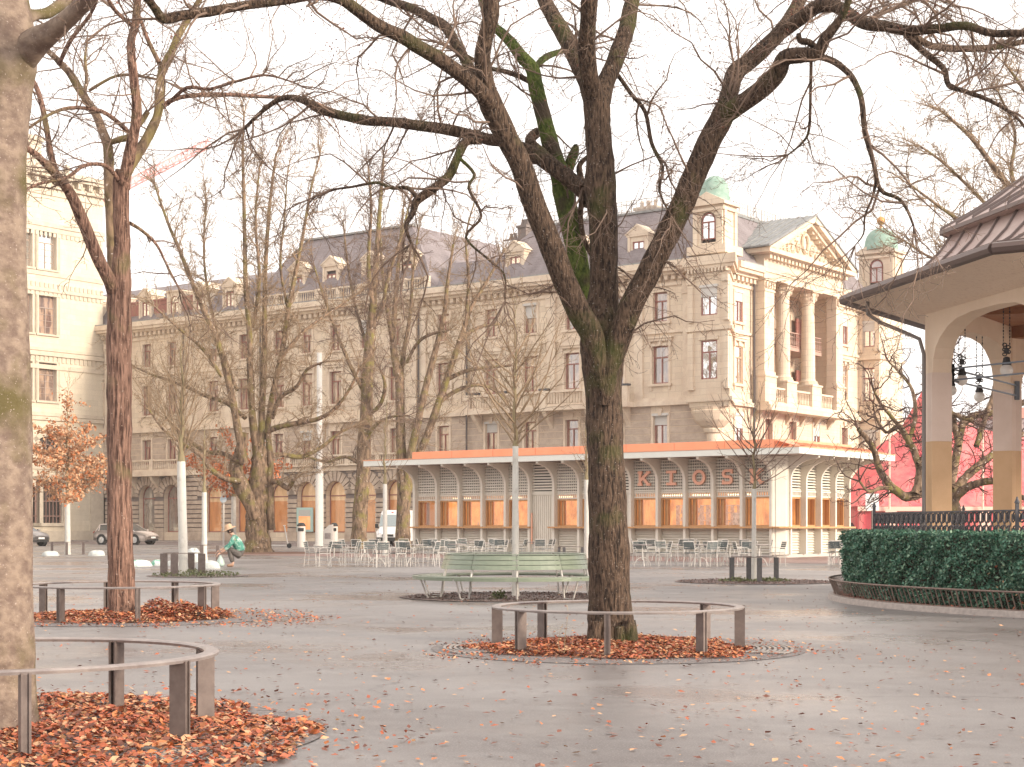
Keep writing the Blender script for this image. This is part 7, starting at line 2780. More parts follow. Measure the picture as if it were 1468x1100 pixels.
def car(name, label, cat, loc, rz, paint, hh=1.5, L_=4.5, estate=False, sc=1.0, grille_big=False):
    """car facing +x; length L_, built from lofted stations"""
    t = thing(name, loc, label, cat, rz=rz)
    W = .9
    m = MB()
    # stations: x, bottom z, belt z, half width
    st = [(-L_ / 2, .45, .78, .66), (-L_ / 2 + .08, .32, .92, .8), (-L_ / 2 + .5, .26, .98, .88), (-1.2, .22, .97, .9), (0, .22, .95, .9), (1.0, .22, .93, .9), (1.5, .24, .90, .89),
          (L_ / 2 - .35, .26, .80, .84), (L_ / 2 - .1, .30, .70, .74), (L_ / 2, .40, .60, .60)]
    secs = []
    for x, zb, zt, w in st:
        secs.append([(x, -w * .86, zb), (x, -w * .97, zb + .12), (x, -w, (zb + zt) / 2), (x, -w * .96, zt - .06), (x, -w * .86, zt), (x, 0, zt + .035), (x, w * .86, zt), (x, w * .96, zt - .06), (x, w, (zb + zt) / 2), (x, w * .97, zb + .12), (x, w * .86, zb), (x, -w * .86, zb)])
    loft(m, secs)
    # roof skin and pillars over the cabin
    rx = [(-L_ / 2 + (.25 if estate else .75), 1.0), (-L_ / 2 + (.55 if estate else 1.25), hh - .06), (-.3, hh), (.35, hh - .03), (1.35, .95)]

    def cab(off, wf=1.0):
        ss = []
        for x, z in ((rx[0][0], .9), (rx[1][0], rx[1][1]), (rx[2][0], rx[2][1]), (rx[3][0], rx[3][1]), (rx[4][0], .9)):
            tw = .64 if z > 1.2 else .80
            ss.append([(x, -.80 * wf, .88), (x, -tw * wf, z - .05 + off), (x, -tw * .85 * wf, z + off), (x, 0, z + .02 + off), (x, tw * .85 * wf, z + off), (x, tw * wf, z - .05 + off), (x, .80 * wf, .88)])
        return ss
    g_ = MB()
    loft(g_, cab(-.012, .99))
    g_.build('window_glass', CARG, t, smooth=False)
    ss = cab(0.0, 1.0)
    for i in range(1, 3):
        for k in (1, 2, 3, 4):
            m.slab([ss[i][k], ss[i][k + 1], ss[i + 1][k + 1], ss[i + 1][k]], (0, 0, .012))
    for s in (1, 5):
        for i in range(4):
            m.bar(ss[i][s], ss[i + 1][s], .06, .05)
    for i, fr in ((1, 0), (2, 0), (3, 0)):
        for s, b_ in ((1, 0), (5, 6)):
            p0, p1 = Vector(ss[i][s]), Vector(ss[i][b_])
            m.bar(p0, (p1.x - (.1 if i == 3 else 0), p1.y, p1.z), .055, .05)
    for s in (-1, 1):
        m.box((1.0, s * .98, 1.0), (.14, .16, .12))
    bo = m.build('body', paint, t, smooth=True)
    try:
        bo.data.polygons.foreach_set('use_smooth', [True] * len(bo.data.polygons))
        md = bo.modifiers.new('bevel', 'BEVEL')
        md.width = .02
        md.segments = 2
        md.limit_method = 'ANGLE'
    except Exception:
        pass
    for s in (-1, 1):
        for x in (-L_ / 2 + .85, L_ / 2 - .88):
            wt = MB()
            prof = [(.34, -.11), (.335, .1), (.32, .115), (.22, .115)]
            wh = thing('wheel', (0, 0, 0), None, None)
            wh.parent = t
            wh.location = (x, s * .82, .335)
            wh.rotation_euler.x = -s * PI / 2
            wt.lathe((0, 0, 0), [(.0, -.1), (.335, -.1), (.34, .08), (.32, .1), (.22, .105)], n=24)
            wt.build('tyre', TYRE, wh, smooth=False)
            rm = MB()
            rm.lathe((0, 0, 0), [(.22, .1), (.215, .07), (.05, .085), (0, .085)], n=20)
            for q in range(5):
                aa = q * 2 * PI / 5
                rm.box((.12 * math.cos(aa), .12 * math.sin(aa), .09), (.2, .04, .03), rz=aa)
            rm.build('rim', RIM, wh)
            ar = MB()
            ar.lathe((0, 0, 0), [(.40, .09), (.345, .092), (.345, -.15)], n=20)
            ar.build('wheel_arch', BLACKP, wh)
    f = MB()
    f.b2(L_ / 2 - .12, L_ / 2 - .01, -.34, .34, .42 if not grille_big else .36, .62)
    f.b2(L_ / 2 - .2, L_ / 2 - .03, -.62, .62, .27, .36)
    f.b2(-L_ / 2 + .02, -L_ / 2 + .2, -.7, .7, .3, .4)
    f.build('grille', BLACKP, t)
    for s in (-1, 1):
        h = MB()
        h.slab([(L_ / 2 - .16, s * .70, .56), (L_ / 2 - .06, s * .42, .55), (L_ / 2 - .12, s * .42, .67), (L_ / 2 - .3, s * .76, .70)], (.04, s * .02, 0))
        h.build('headlight', LAMPG, t)
        h = MB()
        h.slab([(-L_ / 2 + .02, s * .5, .80), (-L_ / 2 + .12, s * .84, .80), (-L_ / 2 + .3, s * .89, .93), (-L_ / 2 + .06, s * .52, .93)], (-.04, s * .02, 0))
        h.build('tail_light', REDL, t)
        h = MB()
        for x in (-.15, .75):
            h.b2(x - .09, x + .09, s * .9 - .012, s * .9 + .012, .78, .81)
        h.build('door_handle', BLACKP, t)
        h = MB()
        h.b2(-1.2, 1.15, s * .905 - .008, s * .905 + .008, .24, .34)
        h.build('sill', BLACKP, t)
    pt = MB()
    pt.b2(L_ / 2 - .02, L_ / 2 + .012, -.24, .24, .44, .55)
    pt.build('number_plate', PLATE, t)
    t.scale = (sc, sc, sc)
    return t


PB = mat('paint_beige_silver', (.52, .45, .41), (.5, .43, .39), rough=.3, spec=.6)
PG = mat('paint_grey', (.27, .25, .25), rough=.3, spec=.6)
PD = mat('paint_dark_blue', (.06, .075, .10), rough=.25, spec=.7)
PW = mat('paint_white', (.72, .71, .70), rough=.35, spec=.5)
c = gp(181, 781)
car('parked_car', 'beige-silver estate car half behind the reddish peeling trunk, front to the right', 'car', (c.x, c.y, 0), math.radians(-24), PB, estate=True, sc=1.13, hh=1.47)
c = gp(22, 783)
car('parked_car', 'dark grey saloon car whose nose shows right of the thick pale trunk', 'car', (c.x, c.y, 0), math.radians(-32), PG, sc=1.15, hh=1.43, L_=4.7, grille_big=True)
c = gp(1236, 786)
car('parked_car', 'dark car glimpsed between the kiosk corner and the hedge', 'car', (c.x, c.y + 4, 0), math.radians(-36), PD, sc=1.1)


def van():
    c = gp(584, 780)
    t = thing('white_van', (c.x, 118, 0), 'white delivery van at the left end of the kiosk, facing the square', 'van', rz=math.radians(-100))
    m = MB()
    L_ = 5.6
    for sgn in (1,):
        secs = []
        for x, zt, w in ((-2.8, 2.5, .95), (-2.7, 2.6, 1.0), (1.0, 2.6, 1.0), (1.35, 2.45, .98), (1.9, 1.35, .97), (2.5, 1.12, .93), (2.75, .85, .82)):
            secs.append([(x, -w, .35), (x, -w, 1.2 if zt > 1.3 else zt - .1), (x, -w * .9, zt - .08), (x, -w * .8, zt), (x, w * .8, zt), (x, w * .9, zt - .08), (x, w, 1.2 if zt > 1.3 else zt - .1), (x, w, .35), (x, -w, .35)])
        loft(m, secs)
    m.build('body', PW, t)
    g_ = MB()
    g_.slab([(1.38, -.82, 2.3), (1.38, .82, 2.3), (1.89, .88, 1.42), (1.89, -.88, 1.42)], (.03, 0, .02))
    g_.build('windscreen', mat('windscreen_pale', (.25, .29, .30), rough=.08, spec=.8), t)
    b = MB()
    b.b2(2.55, 2.8, -.85, .85, .35, .62)
    b.b2(2.6, 2.79, -.4, .4, .68, .84)
    b.build('bumper', BLACKP, t)
    for s in (-1, 1):
        h = MB()
        h.b2(2.55, 2.74, s * .62 - .14, s * .62 + .14, .72, .92)
        h.build('headlight', LAMPG, t)
        h = MB()
        h.b2(1.6, 1.75, s * 1.12 - .1, s * 1.12 + .1, 1.3, 1.6)
        h.build('mirror', BLACKP, t)
        for x in (-1.8, 1.95):
            w_ = MB()
            w_.lathe((0, 0, 0), [(0, -.1), (.34, -.1), (.34, .1), (.2, .11), (0, .08)], n=20)
            o = w_.build('wheel', TYRE, t)
            o.location = (x, s * .88, .34)
            o.rotation_euler.x = -s * PI / 2
    lg = MB()
    lg.slab([(1.33, -.1, 2.44), (1.33, .1, 2.44), (1.36, 0, 2.36)], (.05, 0, .02))
    lg.build('emblem', REDL, t)


van()

# ------------------------------------------------------------------ poles, bins, signs, scooter


def pole_things():
    c = gp(459, 783)
    Y = 115.0
    x = (458 - CX) / F * Y
    t = thing('mast', (x, Y, 0), 'tall white tapering mast without lamp between the plane trees', 'mast')
    m = MB()
    zt = H + (HZ - 506) / F * Y
    zm = H + (HZ - 672) / F * Y
    m.lathe((0, 0, 0), [(.42, 0), (.42, .1), (.30, .12), (.28, zm), (.21, zm + .05), (.19, zt), (0, zt)], n=16)
    m.build('shaft', WHITEM, t, smooth=True)
    for px, y0, w, lb in ((432, 785, .28, 'pale cylindrical litter bin left of the white mast'), (479, 781, .26, 'white litter bin with black opening right of the white mast')):
        Yb = 108 if px == 432 else 112
        x = (px - CX) / F * Yb
        t = thing('litter_bin', (x, Yb, 0), lb, 'bin')
        m = MB()
        m.lathe((0, 0, 0), [(w, 0), (w, 1.35), (w * .95, 1.4), (0, 1.4)], n=16)
        m.build('body', mat('bin_pale', (.55, .5, .46), rough=.6), t, smooth=True)
        m = MB()
        m.lathe((0, 0, 1.42), [(w * 1.02, 0), (w * 1.05, .08), (w * .6, .22), (0, .24)], n=16)
        m.b2(-w * .7, w * .7, -w - .02, -w * .5, 1.08, 1.3)
        m.build('lid', BLACKP, t)
    Yb = 110
    x = (470 - CX) / F * Yb
    t = thing('ticket_box', (x, Yb, 0), 'low pale slanted cabinet beside the foot of the white mast', 'cabinet')
    m = MB()
    m.slab([(-.3, -.25, 0), (.35, -.25, 0), (.35, -.25, 1.55), (.1, -.25, 1.5), (-.3, -.25, 1.1)], (0, .5, 0))
    m.build('housing', MATS['bin_pale'], t)
    m = MB()
    m.b2(-.18, .22, -.262, -.252, .55, .95)
    m.build('panel', STEELT, t)
    # scooter
    p = gp(401, 786)
    t = thing('kick_scooter', (p.x, p.y, 0), 'white electric kick scooter parked beside the foot of the broad bare tree', 'scooter', rz=math.radians(-5))
    m = MB()
    m.b2(-.75, .45, -.1, .1, .14, .22)
    m.build('deck', WHITEM, t)
    m = MB()
    m.tube([(.58, 0, .16), (.5, 0, .4), (.3, 0, 1.45)], .04, n=8)
    m.tube([(.3, -.28, 1.45), (.3, .28, 1.45)], .025, n=6)
    m.build('stem', WHITEM, t)
    for x in (.62, -.8):
        w_ = MB()
        w_.lathe((0, 0, 0), [(0, -.04), (.15, -.04), (.16, 0), (.15, .04), (0, .04)], n=16)
        o = w_.build('wheel', TYRE, t)
        o.location = (x, 0, .16)
        o.rotation_euler.x = PI / 2
    # small round sign
    Yb = 90
    x = (320.5 - CX) / F * Yb
    t = thing('round_sign', (x, Yb, 0), 'small round blue-white sign on a thin pole before the orange-leaved tree', 'sign')
    m = MB()
    m.tube([(0, 0, 0), (0, 0, H + (HZ - 722) / F * Yb)], .05, n=8)
    m.build('pole', WHITEM, t)
    z = H + (HZ - 716) / F * Yb
    m = MB()
    m.lathe((0, 0, 0), [(0, 0), (.19, 0), (.19, .03), (0, .03)], n=18)
    o = m.build('sign_disc', mat('sign_pale_blue', (.40, .56, .68), (.68, .72, .75), scale=6, rough=.4), t)
    o.location = (0, -.08, z)
    o.rotation_euler.x = PI / 2
    # white square sign by the kiosk
    Yb = 92
    x = (1250 - CX) / F * Yb
    t = thing('white_sign', (x, Yb, 0), 'white square notice on a pole between kiosk and red tent', 'sign')
    m = MB()
    m.tube([(0, 0, 0), (0, 0, 3.4)], .04, n=8)
    m.build('pole', STEEL, t)
    m = MB()
    z0, z1 = H + (HZ - 732) / F * Yb, H + (HZ - 708) / F * Yb
    m.b2(-.38, .38, -.07, -.04, z0, z1)
    m.build('sign_board', mat('sign_white', (.78, .78, .77), rough=.5), t)
    # shop display in an arch
    t = thing('display_screen', tuple(ap(-40.2, -.25)), 'teal-framed poster case in the third shop arch from the kiosk', 'display', rz=RZ)
    m = MB()
    m.b2(-.95, .95, -.05, .05, .95, 3.05)
    m.build('case', mat('teal_frame', (.42, .60, .56), rough=.4), t)
    m = MB()
    m.b2(-.68, .68, -.07, -.052, 1.15, 2.3)
    m.build('poster', mat('poster_orange', (.85, .25, .08), (.8, .42, .2), scale=1.2, rough=.5, emit=(1, .4, .2), estr=.3), t)
    m = MB()
    m.b2(-.68, .68, -.07, -.052, 2.32, 2.85)
    m.build('poster_head', mat('poster_grey', (.5, .5, .47), rough=.5), t)


pole_things()


# ------------------------------------------------------------------ sacks
def sack(px, py, sx, sy, sz, m, label, rz=0.0, seed=0, n2=None):
    c = gp(px, py)
    R = random.Random(seed)
    b = MB()
    sx, sy, sz = sx * .62, sy * .62, sz * .8
    N, K = 16, 9
    ph = [R.uniform(0, 6) for _ in range(4)]
    for i in range(K + 1):
        v = PI / 2 * i / K
        for k in range(N):
            a = 2 * PI * k / N
            w = 1 + .12 * math.sin(3 * a + ph[0] + v) + .08 * math.sin(5 * a + ph[1]) + .06 * math.sin(9 * a + ph[2] + 3 * v)
            r = max(math.cos(v) ** .6, .01)
            b.v.append((sx * r * w * math.cos(a), sy * r * w * math.sin(a), sz * math.sin(v) ** .8 * (1 + .12 * math.sin(2 * a + ph[3]))))
    for i in range(K):
        for k in range(N):
            b.f.append((i * N + k, i * N + (k + 1) % N, (i + 1) * N + (k + 1) % N, (i + 1) * N + k))
            b.m.append(0)
    o = b.build('sack', m, smooth=True, loc=(c.x, c.y, 0), rz=rz)
    tag(o, label, 'sack')


SW = mat('sack_white', (.56, .57, .55), (.42, .44, .42), scale=6, rough=.5, bump=.4)
SG = mat('sack_green_white', (.15, .42, .30), (.68, .70, .66), scale=2.2, rough=.5, contrast=(.46, .5))
sack(72, 797, .62, .4, .26, SW, 'white flattened sack left of the rust-leaved oak guard', .2, 1)
sack(138, 797, .62, .4, .30, SW, 'plump white sack right of the rust-leaved oak guard', -.1, 2)
sack(200, 812, .62, .42, .26, SG, 'green and white sack just right of the reddish peeling trunk', .1, 3)
sack(228, 811, .5, .4, .24, SG, 'smaller green printed sack between trunk and brown guard', .5, 4)
sack(248, 811, .4, .34, .22, SW, 'small white sack directly left of the thick white stem', .2, 5)
sack(278, 806, .42, .35, .62, SW, 'upright white sack behind the thick white stem', .2, 6)
sack(298, 815, .62, .42, .30, SW, 'white sack lying in front of the gardener', -.2, 7)

# ------------------------------------------------------------------ red tent, far roofs, crane


def tent():
    Y = 105.0

    def A(px, py, dy=0):
        q = at(px, py, Y + dy)
        return (q.x, q.y, q.z)
    t = thing('red_tent', (32, Y, 0), 'large red festival tent behind the bare tree at the right', 'tent')
    o = Vector((32, Y, 0))

    def q(px, z, dy):
        x = (px - CX) / F * (Y)
        return (x - o.x, dy, z)
    m = MB()
    zr = H + (HZ - 738) / F * Y
    z1 = H + (HZ - 726) / F * Y
    ridge = H + (HZ - 598) / F * Y
    px0, px1 = 1232, 1560
    m.quad(q(px0, 0, 0), q(px1, 0, 0), q(px1, z1, 0), q(px0, z1, 0))
    m.quad(q(px0, 0, 0), q(px0, z1, 0), q(px0, z1, 16), q(px0, 0, 16))
    m.build('side_cloth', TENTR, t)
    r = MB()
    pk = [(px0 - 4, z1), (1262, z1 + 2.4), (1290, z1 + 4.1), (1330, z1 + 5.4), (1370, z1 + 8.6), (1400, z1 + 6.0), (1470, z1 + 5.4), (1560, z1 + 5)]
    for (a, za), (b, zb) in zip(pk, pk[1:]):
        for s0, s1 in ((0, .5), (.5, 1)):
            def zz(z, s):
                return z1 + (z - z1) * s ** .85
            r.quad(q(a, zz(za, s0), -.3 + 8 * s0), q(b, zz(zb, s0), -.3 + 8 * s0), q(b, zz(zb, s1), -.3 + 8 * s1), q(a, zz(za, s1), -.3 + 8 * s1))
        r.quad(q(a, za, 7.7), q(b, zb, 7.7), q(b, z1, 16), q(a, z1, 16))
    r.build('roof_cloth', TENTR, t)
    b = MB()
    b.slab([q(px0 - 4, z1 - .02, -.35), q(px1, z1 - .02, -.35), q(px1, z1 - .32, -.35), q(px0 - 4, z1 - .32, -.35)], (0, .04, 0))
    b.build('valance', TENTW, t)
    for px in (1272, 1405):
        p = MB()
        x = (px - CX) / F * Y - o.x
        p.tube([(x, -.6, 0), (x, -.6, ridge - 1)], .07, n=8)
        p.b2(x - .3, x + .45, -.75, -.65, z1 - 1.6, z1 - .2)
        p.build('tent_pole', TENTW, t)


tent()


def far_house(name, px0, px1, ytop, Y, label, roof=True, m=FARB, ridge=14):
    x0, x1 = (px0 - CX) / F * Y, (px1 - CX) / F * Y
    z = H + (HZ - ytop) / F * Y
    t = thing(name, ((x0 + x1) / 2, Y, 0), label, 'building')
    w = (x1 - x0) / 2
    b = MB()
    cols = max(2, int(2 * w / 3.2))
    ops = []
    zz = 1.5
    while zz + 2.6 < z:
        for k in range(cols):
            u = -w + 2 * w * (k + .5) / cols
            ops.append((u - .6, u + .6, zz, zz + 1.8))
        zz += 3.4
    facade(b, front(0), -w, w, 0, z, ops, depth=.3)
    b.quad((-w, 0, 0), (-w, 12, 0), (-w, 12, z), (-w, 0, z))
    b.quad((w, 0, 0), (w, 0, z), (w, 12, z), (w, 12, 0))
    b.build('wall', m, t)
    g_ = MB()
    g_.quad((-w, .3, 0), (w, .3, 0), (w, .3, z), (-w, .3, z))
    g_.build('window_glass', G_SHOP, t)
    if roof:
        r = MB()
        rz_ = ridge / F * Y
        r.quad((-w - .4, -.4, z), (w + .4, -.4, z), (w, 6, z + rz_), (-w, 6, z + rz_))
        r.quad((w + .4, 12.4, z), (-w - .4, 12.4, z), (-w, 6, z + rz_), (w, 6, z + rz_))
        r.quad((-w, 0, z), (-w, 6, z + rz_), (-w, 12, z))
        r.quad((w, 0, z), (w, 12, z), (w, 6, z + rz_))
        r.build('roof', FARR, t)
    return t


far_house('far_house', 1238, 1330, 640, 230, 'mauve-grey house with red roof left of the bandstand pier', ridge=22)
far_house('far_house', 1330, 1440, 622, 260, 'pale house with reddish roof seen through the bandstand arches', ridge=20)
far_house('far_house', 1430, 1560, 600, 250, 'far house behind the second bandstand arch at the right edge', ridge=20)


def crane():
    Y = 330.0
    a, b = at(150, 287, Y), at(302, 209, Y)
    t = thing('tower_crane', (a.x - 20, Y, 0), 'red lattice jib of a distant tower crane above the roofs at the left', 'crane')
    o = Vector((a.x - 20, Y, 0))
    m = MB()
    d = (b - a)
    n = 17
    up = Vector((0, 0, 1.9))
    sd = Vector((0, .9, 0))
    lo = [a + d * i / n for i in range(n + 1)]
    for s in (-1, 1):
        m.bar(lo[0] + sd * s - o, lo[-1] + sd * s - o, .26)
    m.bar(lo[0] + up - o, lo[-1] + up * .8 - o, .26)
    for i in range(n):
        mid = (lo[i] + lo[i + 1]) / 2 + up - o
        for s in (-1, 1):
            m.bar(lo[i] + sd * s - o, mid, .12)
            m.bar(mid, lo[i + 1] + sd * s - o, .12)
        m.bar(lo[i] + sd - o, lo[i] - sd - o, .2)
    m.build('jib', CRANEM, t)
    k = MB()
    q = a - d * .18
    k.bar(lo[0] - o, q - o, 1.0)
    k.build('counter_jib', CRANEM, t)
    w = MB()
    zz = q.z
    for sx in (-1, 1):
        for sy in (-1, 1):
            w.bar((q.x - o.x + sx, sy, 0), (q.x - o.x + sx, sy, zz), .3)
    for i in range(int(zz / 3)):
        w.bar((q.x - o.x - 1, -1, i * 3), (q.x - o.x + 1, -1, i * 3 + 3), .2)
        w.bar((q.x - o.x + 1, -1, i * 3), (q.x - o.x - 1, -1, i * 3 + 3), .2)
    w.build('mast', CRANEM, t)


crane()


# ------------------------------------------------------------------ the crouching gardener
def skin_obj(name, pts, edges, m, parent=None, sub=2):
    """pts: (x, y, z, radius) joints grown into one smooth surface"""
    me = bpy.data.meshes.new(name)
    me.from_pydata([p[:3] for p in pts], edges, [])
    o = bpy.data.objects.new(name, me)
    COL.objects.link(o)
    me.materials.append(m)
    md = o.modifiers.new('skin', 'SKIN')
    md.use_smooth_shade = True
    for i, p in enumerate(pts):
        r = p[3]
        me.skin_vertices[0].data[i].radius = (r, r) if not hasattr(r, '__len__') else r
    me.skin_vertices[0].data[0].use_root = True
    s = o.modifiers.new('sub', 'SUBSURF')
    s.levels = s.render_levels = sub
    if parent:
        o.parent = parent
    return o


def gardener():
    c = gp(336, 813)
    SKIN = mat('skin', (.50, .30, .22), rough=.6)
    JK = mat('jacket_green', (.055, .22, .17), (.42, .58, .48), scale=7, rough=.7, contrast=(.50, .62), bump=.3)
    TR = mat('trousers_dark', (.07, .06, .055), (.14, .12, .11), scale=6, rough=.85, bump=.3)
    HT = mat('straw', (.62, .42, .24), (.5, .33, .18), scale=20, rough=.85) if False else mat('straw_hat', (.58, .38, .25), (.46, .30, .19), scale=16, rough=.85)
    # body: faces -x, squatting; one continuous figure
    B = [(.18, 0, .34, .13), (.16, 0, .48, .12), (.08, 0, .68, .13), (.0, 0, .84, .11), (-.06, 0, .93, .055), (-.12, 0, 1.01, .085), (-.15, 0, 1.09, .085),        # pelvis .. head 0-6
         (.0, .17, .85, .06), (-.10, .22, .64, .045), (-.32, .16, .52, .036), (-.42, .12, .48, .025),                                                            # arm 7-10
         (.0, -.17, .85, .06), (-.12, -.24, .66, .045), (-.30, -.20, .48, .036), (-.40, -.16, .42, .025),                                                       # arm 11-14
         (.14, .10, .34, .09), (-.16, .16, .54, .06), (-.02, .14, .09, .042), (-.16, .15, .04, .035),                                                           # leg 15-18
         (.14, -.10, .34, .09), (-.18, -.14, .52, .06), (-.04, -.12, .09, .042), (-.18, -.13, .04, .035)]
    E = [(0, 1), (1, 2), (2, 3), (3, 4), (4, 5), (5, 6), (3, 7), (7, 8), (8, 9), (9, 10), (3, 11), (11, 12), (12, 13), (13, 14), (0, 15), (15, 16), (16, 17), (17, 18), (0, 19), (19, 20), (20, 21), (21, 22)]
    k = 1.0
    body = skin_obj('person', B, E, SKIN)
    body.location = c
    body.rotation_euler.z = math.radians(12)
    body.scale = (1.17, 1.17, 1.17)
    tag(body, 'person crouching in green patterned jacket and straw hat, working at the ground by white sacks', 'person')
    # five-fingered hands as short chains of their own radius, joined to the wrists
    for (w, sgn) in (((-.42, .12, .48), 1), ((-.40, -.16, .42), -1)):
        P = [(*w, .026), (w[0] - .05, w[1], w[2] - .03, .028)]
        E2 = [(0, 1)]
        for f in range(4):
            dy = (f - 1.5) * .02
            ln = (.055, .065, .06, .045)[f]
            i = len(P)
            P += [(w[0] - .075, w[1] + dy, w[2] - .05, .009), (w[0] - .075 - ln * .5, w[1] + dy, w[2] - .07 - ln * .3, .0085), (w[0] - .075 - ln * .55, w[1] + dy, w[2] - .07 - ln * .9, .007)]
            E2 += [(1, i), (i, i + 1), (i + 1, i + 2)]
        i = len(P)
        P += [(w[0] - .05, w[1] - sgn * .035, w[2] - .04, .010), (w[0] - .085, w[1] - sgn * .04, w[2] - .065, .008)]
        E2 += [(0, i), (i, i + 1)]
        skin_obj('hand', P, E2, SKIN, body, 1)
    jk = [(.18, 0, .42, .175), (.14, 0, .56, .165), (.07, 0, .72, .17), (.0, 0, .85, .13), (-.04, 0, .90, .075),
          (.0, .17, .86, .085), (-.10, .23, .65, .068), (-.30, .165, .53, .055), (.0, -.17, .86, .085), (-.12, -.25, .67, .068), (-.28, -.205, .49, .055)]
    skin_obj('jacket', jk, [(0, 1), (1, 2), (2, 3), (3, 4), (3, 5), (5, 6), (6, 7), (3, 8), (8, 9), (9, 10)], JK, body)
    tr = [(.20, 0, .35, .175), (.18, 0, .47, .165), (.14, .11, .35, .125), (-.16, .165, .55, .085), (-.03, .145, .12, .066), (.13, -.11, .35, .115), (-.18, -.145, .53, .085), (-.05, -.125, .12, .066)]
    skin_obj('trousers', tr, [(0, 1), (0, 2), (2, 3), (3, 4), (0, 5), (5, 6), (6, 7)], TR, body)
    for y in (.15, -.13):
        s = skin_obj('shoe', [(-.02, y, .06, .05), (-.12, y, .05, .045), (-.22, y, .04, .035)], [(0, 1), (1, 2)], mat('shoe_brown', (.30, .18, .12), rough=.7), body, 1)
    h = MB()
    h.lathe((0, 0, 0), [(.21, -.025), (.2, -.01), (.115, .01), (.11, .07), (.085, .12), (.0, .13)], n=22)
    h.lathe((0, 0, -.004), [(.21, -.025), (.115, .0)], n=22)
    o = h.build('hat', HT, body, smooth=True)
    o.location = (-.155, 0, 1.12)
    o.rotation_euler = (0, math.radians(-24), 0)
    hr = MB()
    hr.lathe((0, 0, 0), [(.01, -.05), (.08, -.03), (.095, .04), (.09, .09)], n=14)
    o = hr.build('hair', mat('hair_dark', (.05, .035, .03), rough=.8), body, smooth=True)
    o.location = (-.115, 0, 1.02)
    f = MB()                                                     # eyes, nose, mouth, ears
    for s in (-1, 1):
        f.lathe((-.215, s * .03, 1.055), [(.0, -.01), (.01, 0), (0, .01)], n=8)
    f.box((-.225, 0, .925 + .1), (.02, .045, .008))
    f.build('eyes_and_mouth', mat('eye_dark', (.04, .025, .02), rough=.4), body)
    f = MB()
    f.slab([(-.215, 0, 1.06), (-.25, 0, 1.035), (-.215, 0, 1.03)], (0, .018, 0))
    for s in (-1, 1):
        f.lathe((-.13, s * .088, 1.03), [(.0, -.03), (.018, 0), (0, .03)], n=8)
    f.build('nose_and_ears', SKIN, body)
    # plastic bag in the hand
    b = MB()
    b.lathe((0, 0, 0), [(.02, .38), (.05, .33), (.12, .2), (.15, .08), (.1, 0), (0, 0)], n=12)
    o = b.build('plastic_bag', mat('bag_translucent_green', (.42, .52, .48), rough=.35), smooth=True)
    o.location = c + Vector((-.45, -.12, .02))
    tag(o, 'pale green plastic bag in front of the crouching person', 'bag')


gardener()

# ------------------------------------------------------------------ light, sky, camera
SUN_EL, SUN_AZ = math.radians(17), math.radians(121)               # azimuth clockwise from the view direction
w = bpy.data.worlds.new('World')
SC.world = w
w.use_nodes = True
N, L = w.node_tree.nodes, w.node_tree.links
bg = N['Background']
sky = N.new('ShaderNodeTexSky')
sky.sky_type = 'NISHITA'
sky.sun_disc = False
sky.sun_elevation = SUN_EL
sky.sun_rotation = SUN_AZ
sky.altitude = 400
sky.dust_density = 3.0
hs = N.new('ShaderNodeHueSaturation')
hs.inputs['Saturation'].default_value = 0.12
L.new(sky.outputs[0], hs.inputs['Color'])
tc = N.new('ShaderNodeTexCoord')
mp = N.new('ShaderNodeMapping')
mp.inputs['Scale'].default_value = (1, 1, 3)
nz = N.new('ShaderNodeTexNoise')
nz.inputs['Scale'].default_value = 1.6
nz.inputs['Detail'].default_value = 6
L.new(tc.outputs['Generated'], mp.inputs['Vector'])
L.new(mp.outputs['Vector'], nz.inputs['Vector'])
rp = N.new('ShaderNodeMapRange')
rp.inputs['From Min'].default_value = .3
rp.inputs['From Max'].default_value = .7
rp.inputs['To Min'].default_value = .0
rp.inputs['To Max'].default_value = 1.0
L.new(nz.outputs['Fac'], rp.inputs['Value'])
cl = N.new('ShaderNodeMix')
cl.data_type = 'RGBA'
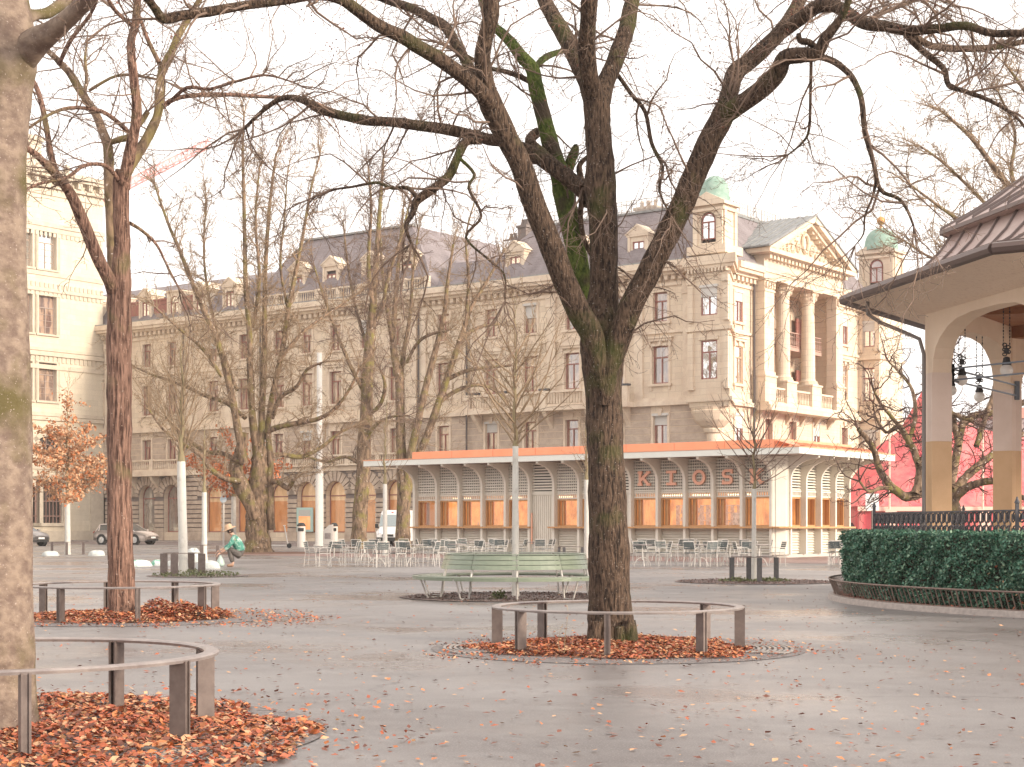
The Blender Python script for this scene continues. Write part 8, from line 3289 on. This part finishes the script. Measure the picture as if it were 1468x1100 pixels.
cl.inputs[6].default_value = (9.7, 9.2, 8.75, 1)
cl.inputs[7].default_value = (8.5, 8.05, 7.75, 1)
L.new(rp.outputs['Result'], cl.inputs[0])
mx = N.new('ShaderNodeMix')
mx.data_type = 'RGBA'
mx.inputs[0].default_value = .8
L.new(hs.outputs[0], mx.inputs[6])
L.new(cl.outputs[2], mx.inputs[7])
L.new(mx.outputs[2], bg.inputs['Color'])
bg.inputs['Strength'].default_value = 0.10
sl = bpy.data.lights.new('sun', 'SUN')
sl.energy = 2.3
sl.angle = math.radians(9)
sl.color = (1.0, .87, .70)
so_ = bpy.data.objects.new('sun', sl)
COL.objects.link(so_)
dv = Vector((math.sin(SUN_AZ) * math.cos(SUN_EL), math.cos(SUN_AZ) * math.cos(SUN_EL), math.sin(SUN_EL)))
so_.rotation_euler = dv.to_track_quat('Z', 'Y').to_euler()

cam = bpy.data.cameras.new('camera')
co = bpy.data.objects.new('camera', cam)
COL.objects.link(co)
SC.camera = co
co.location = (0, 0, H)
co.rotation_euler = (PI / 2, 0, 0)
cam.sensor_width = 36
cam.lens = 36 * F / 1468
cam.shift_y = (HZ - 550) / 1468
cam.clip_start = .1
cam.clip_end = 5000
vs = SC.view_settings
vs.view_transform = 'Standard'
vs.look = 'None'
vs.exposure = 1.12
vs.gamma = 1
SC.cycles.max_bounces = 6
SC.cycles.transparent_max_bounces = 12
SC.cycles.diffuse_bounces = 4
SC.cycles.use_denoising = True

# thin winter haze over the square
hz = MB()
hz.b2(-330, 330, -70, 490, -1, 70)
hm = bpy.data.materials.new('haze_air')
hm.use_nodes = True
N, L = hm.node_tree.nodes, hm.node_tree.links
N.remove(N['Principled BSDF'])
pv_ = N.new('ShaderNodeVolumePrincipled')
pv_.inputs['Color'].default_value = (1.0, .96, .925, 1)
pv_.inputs['Density'].default_value = 0.0003
pv_.inputs['Anisotropy'].default_value = 0.2
L.new(pv_.outputs[0], N['Material Output'].inputs['Volume'])
ho = tag(hz.build('haze', hm), kind='stuff')
SC.cycles.volume_bounces = 1
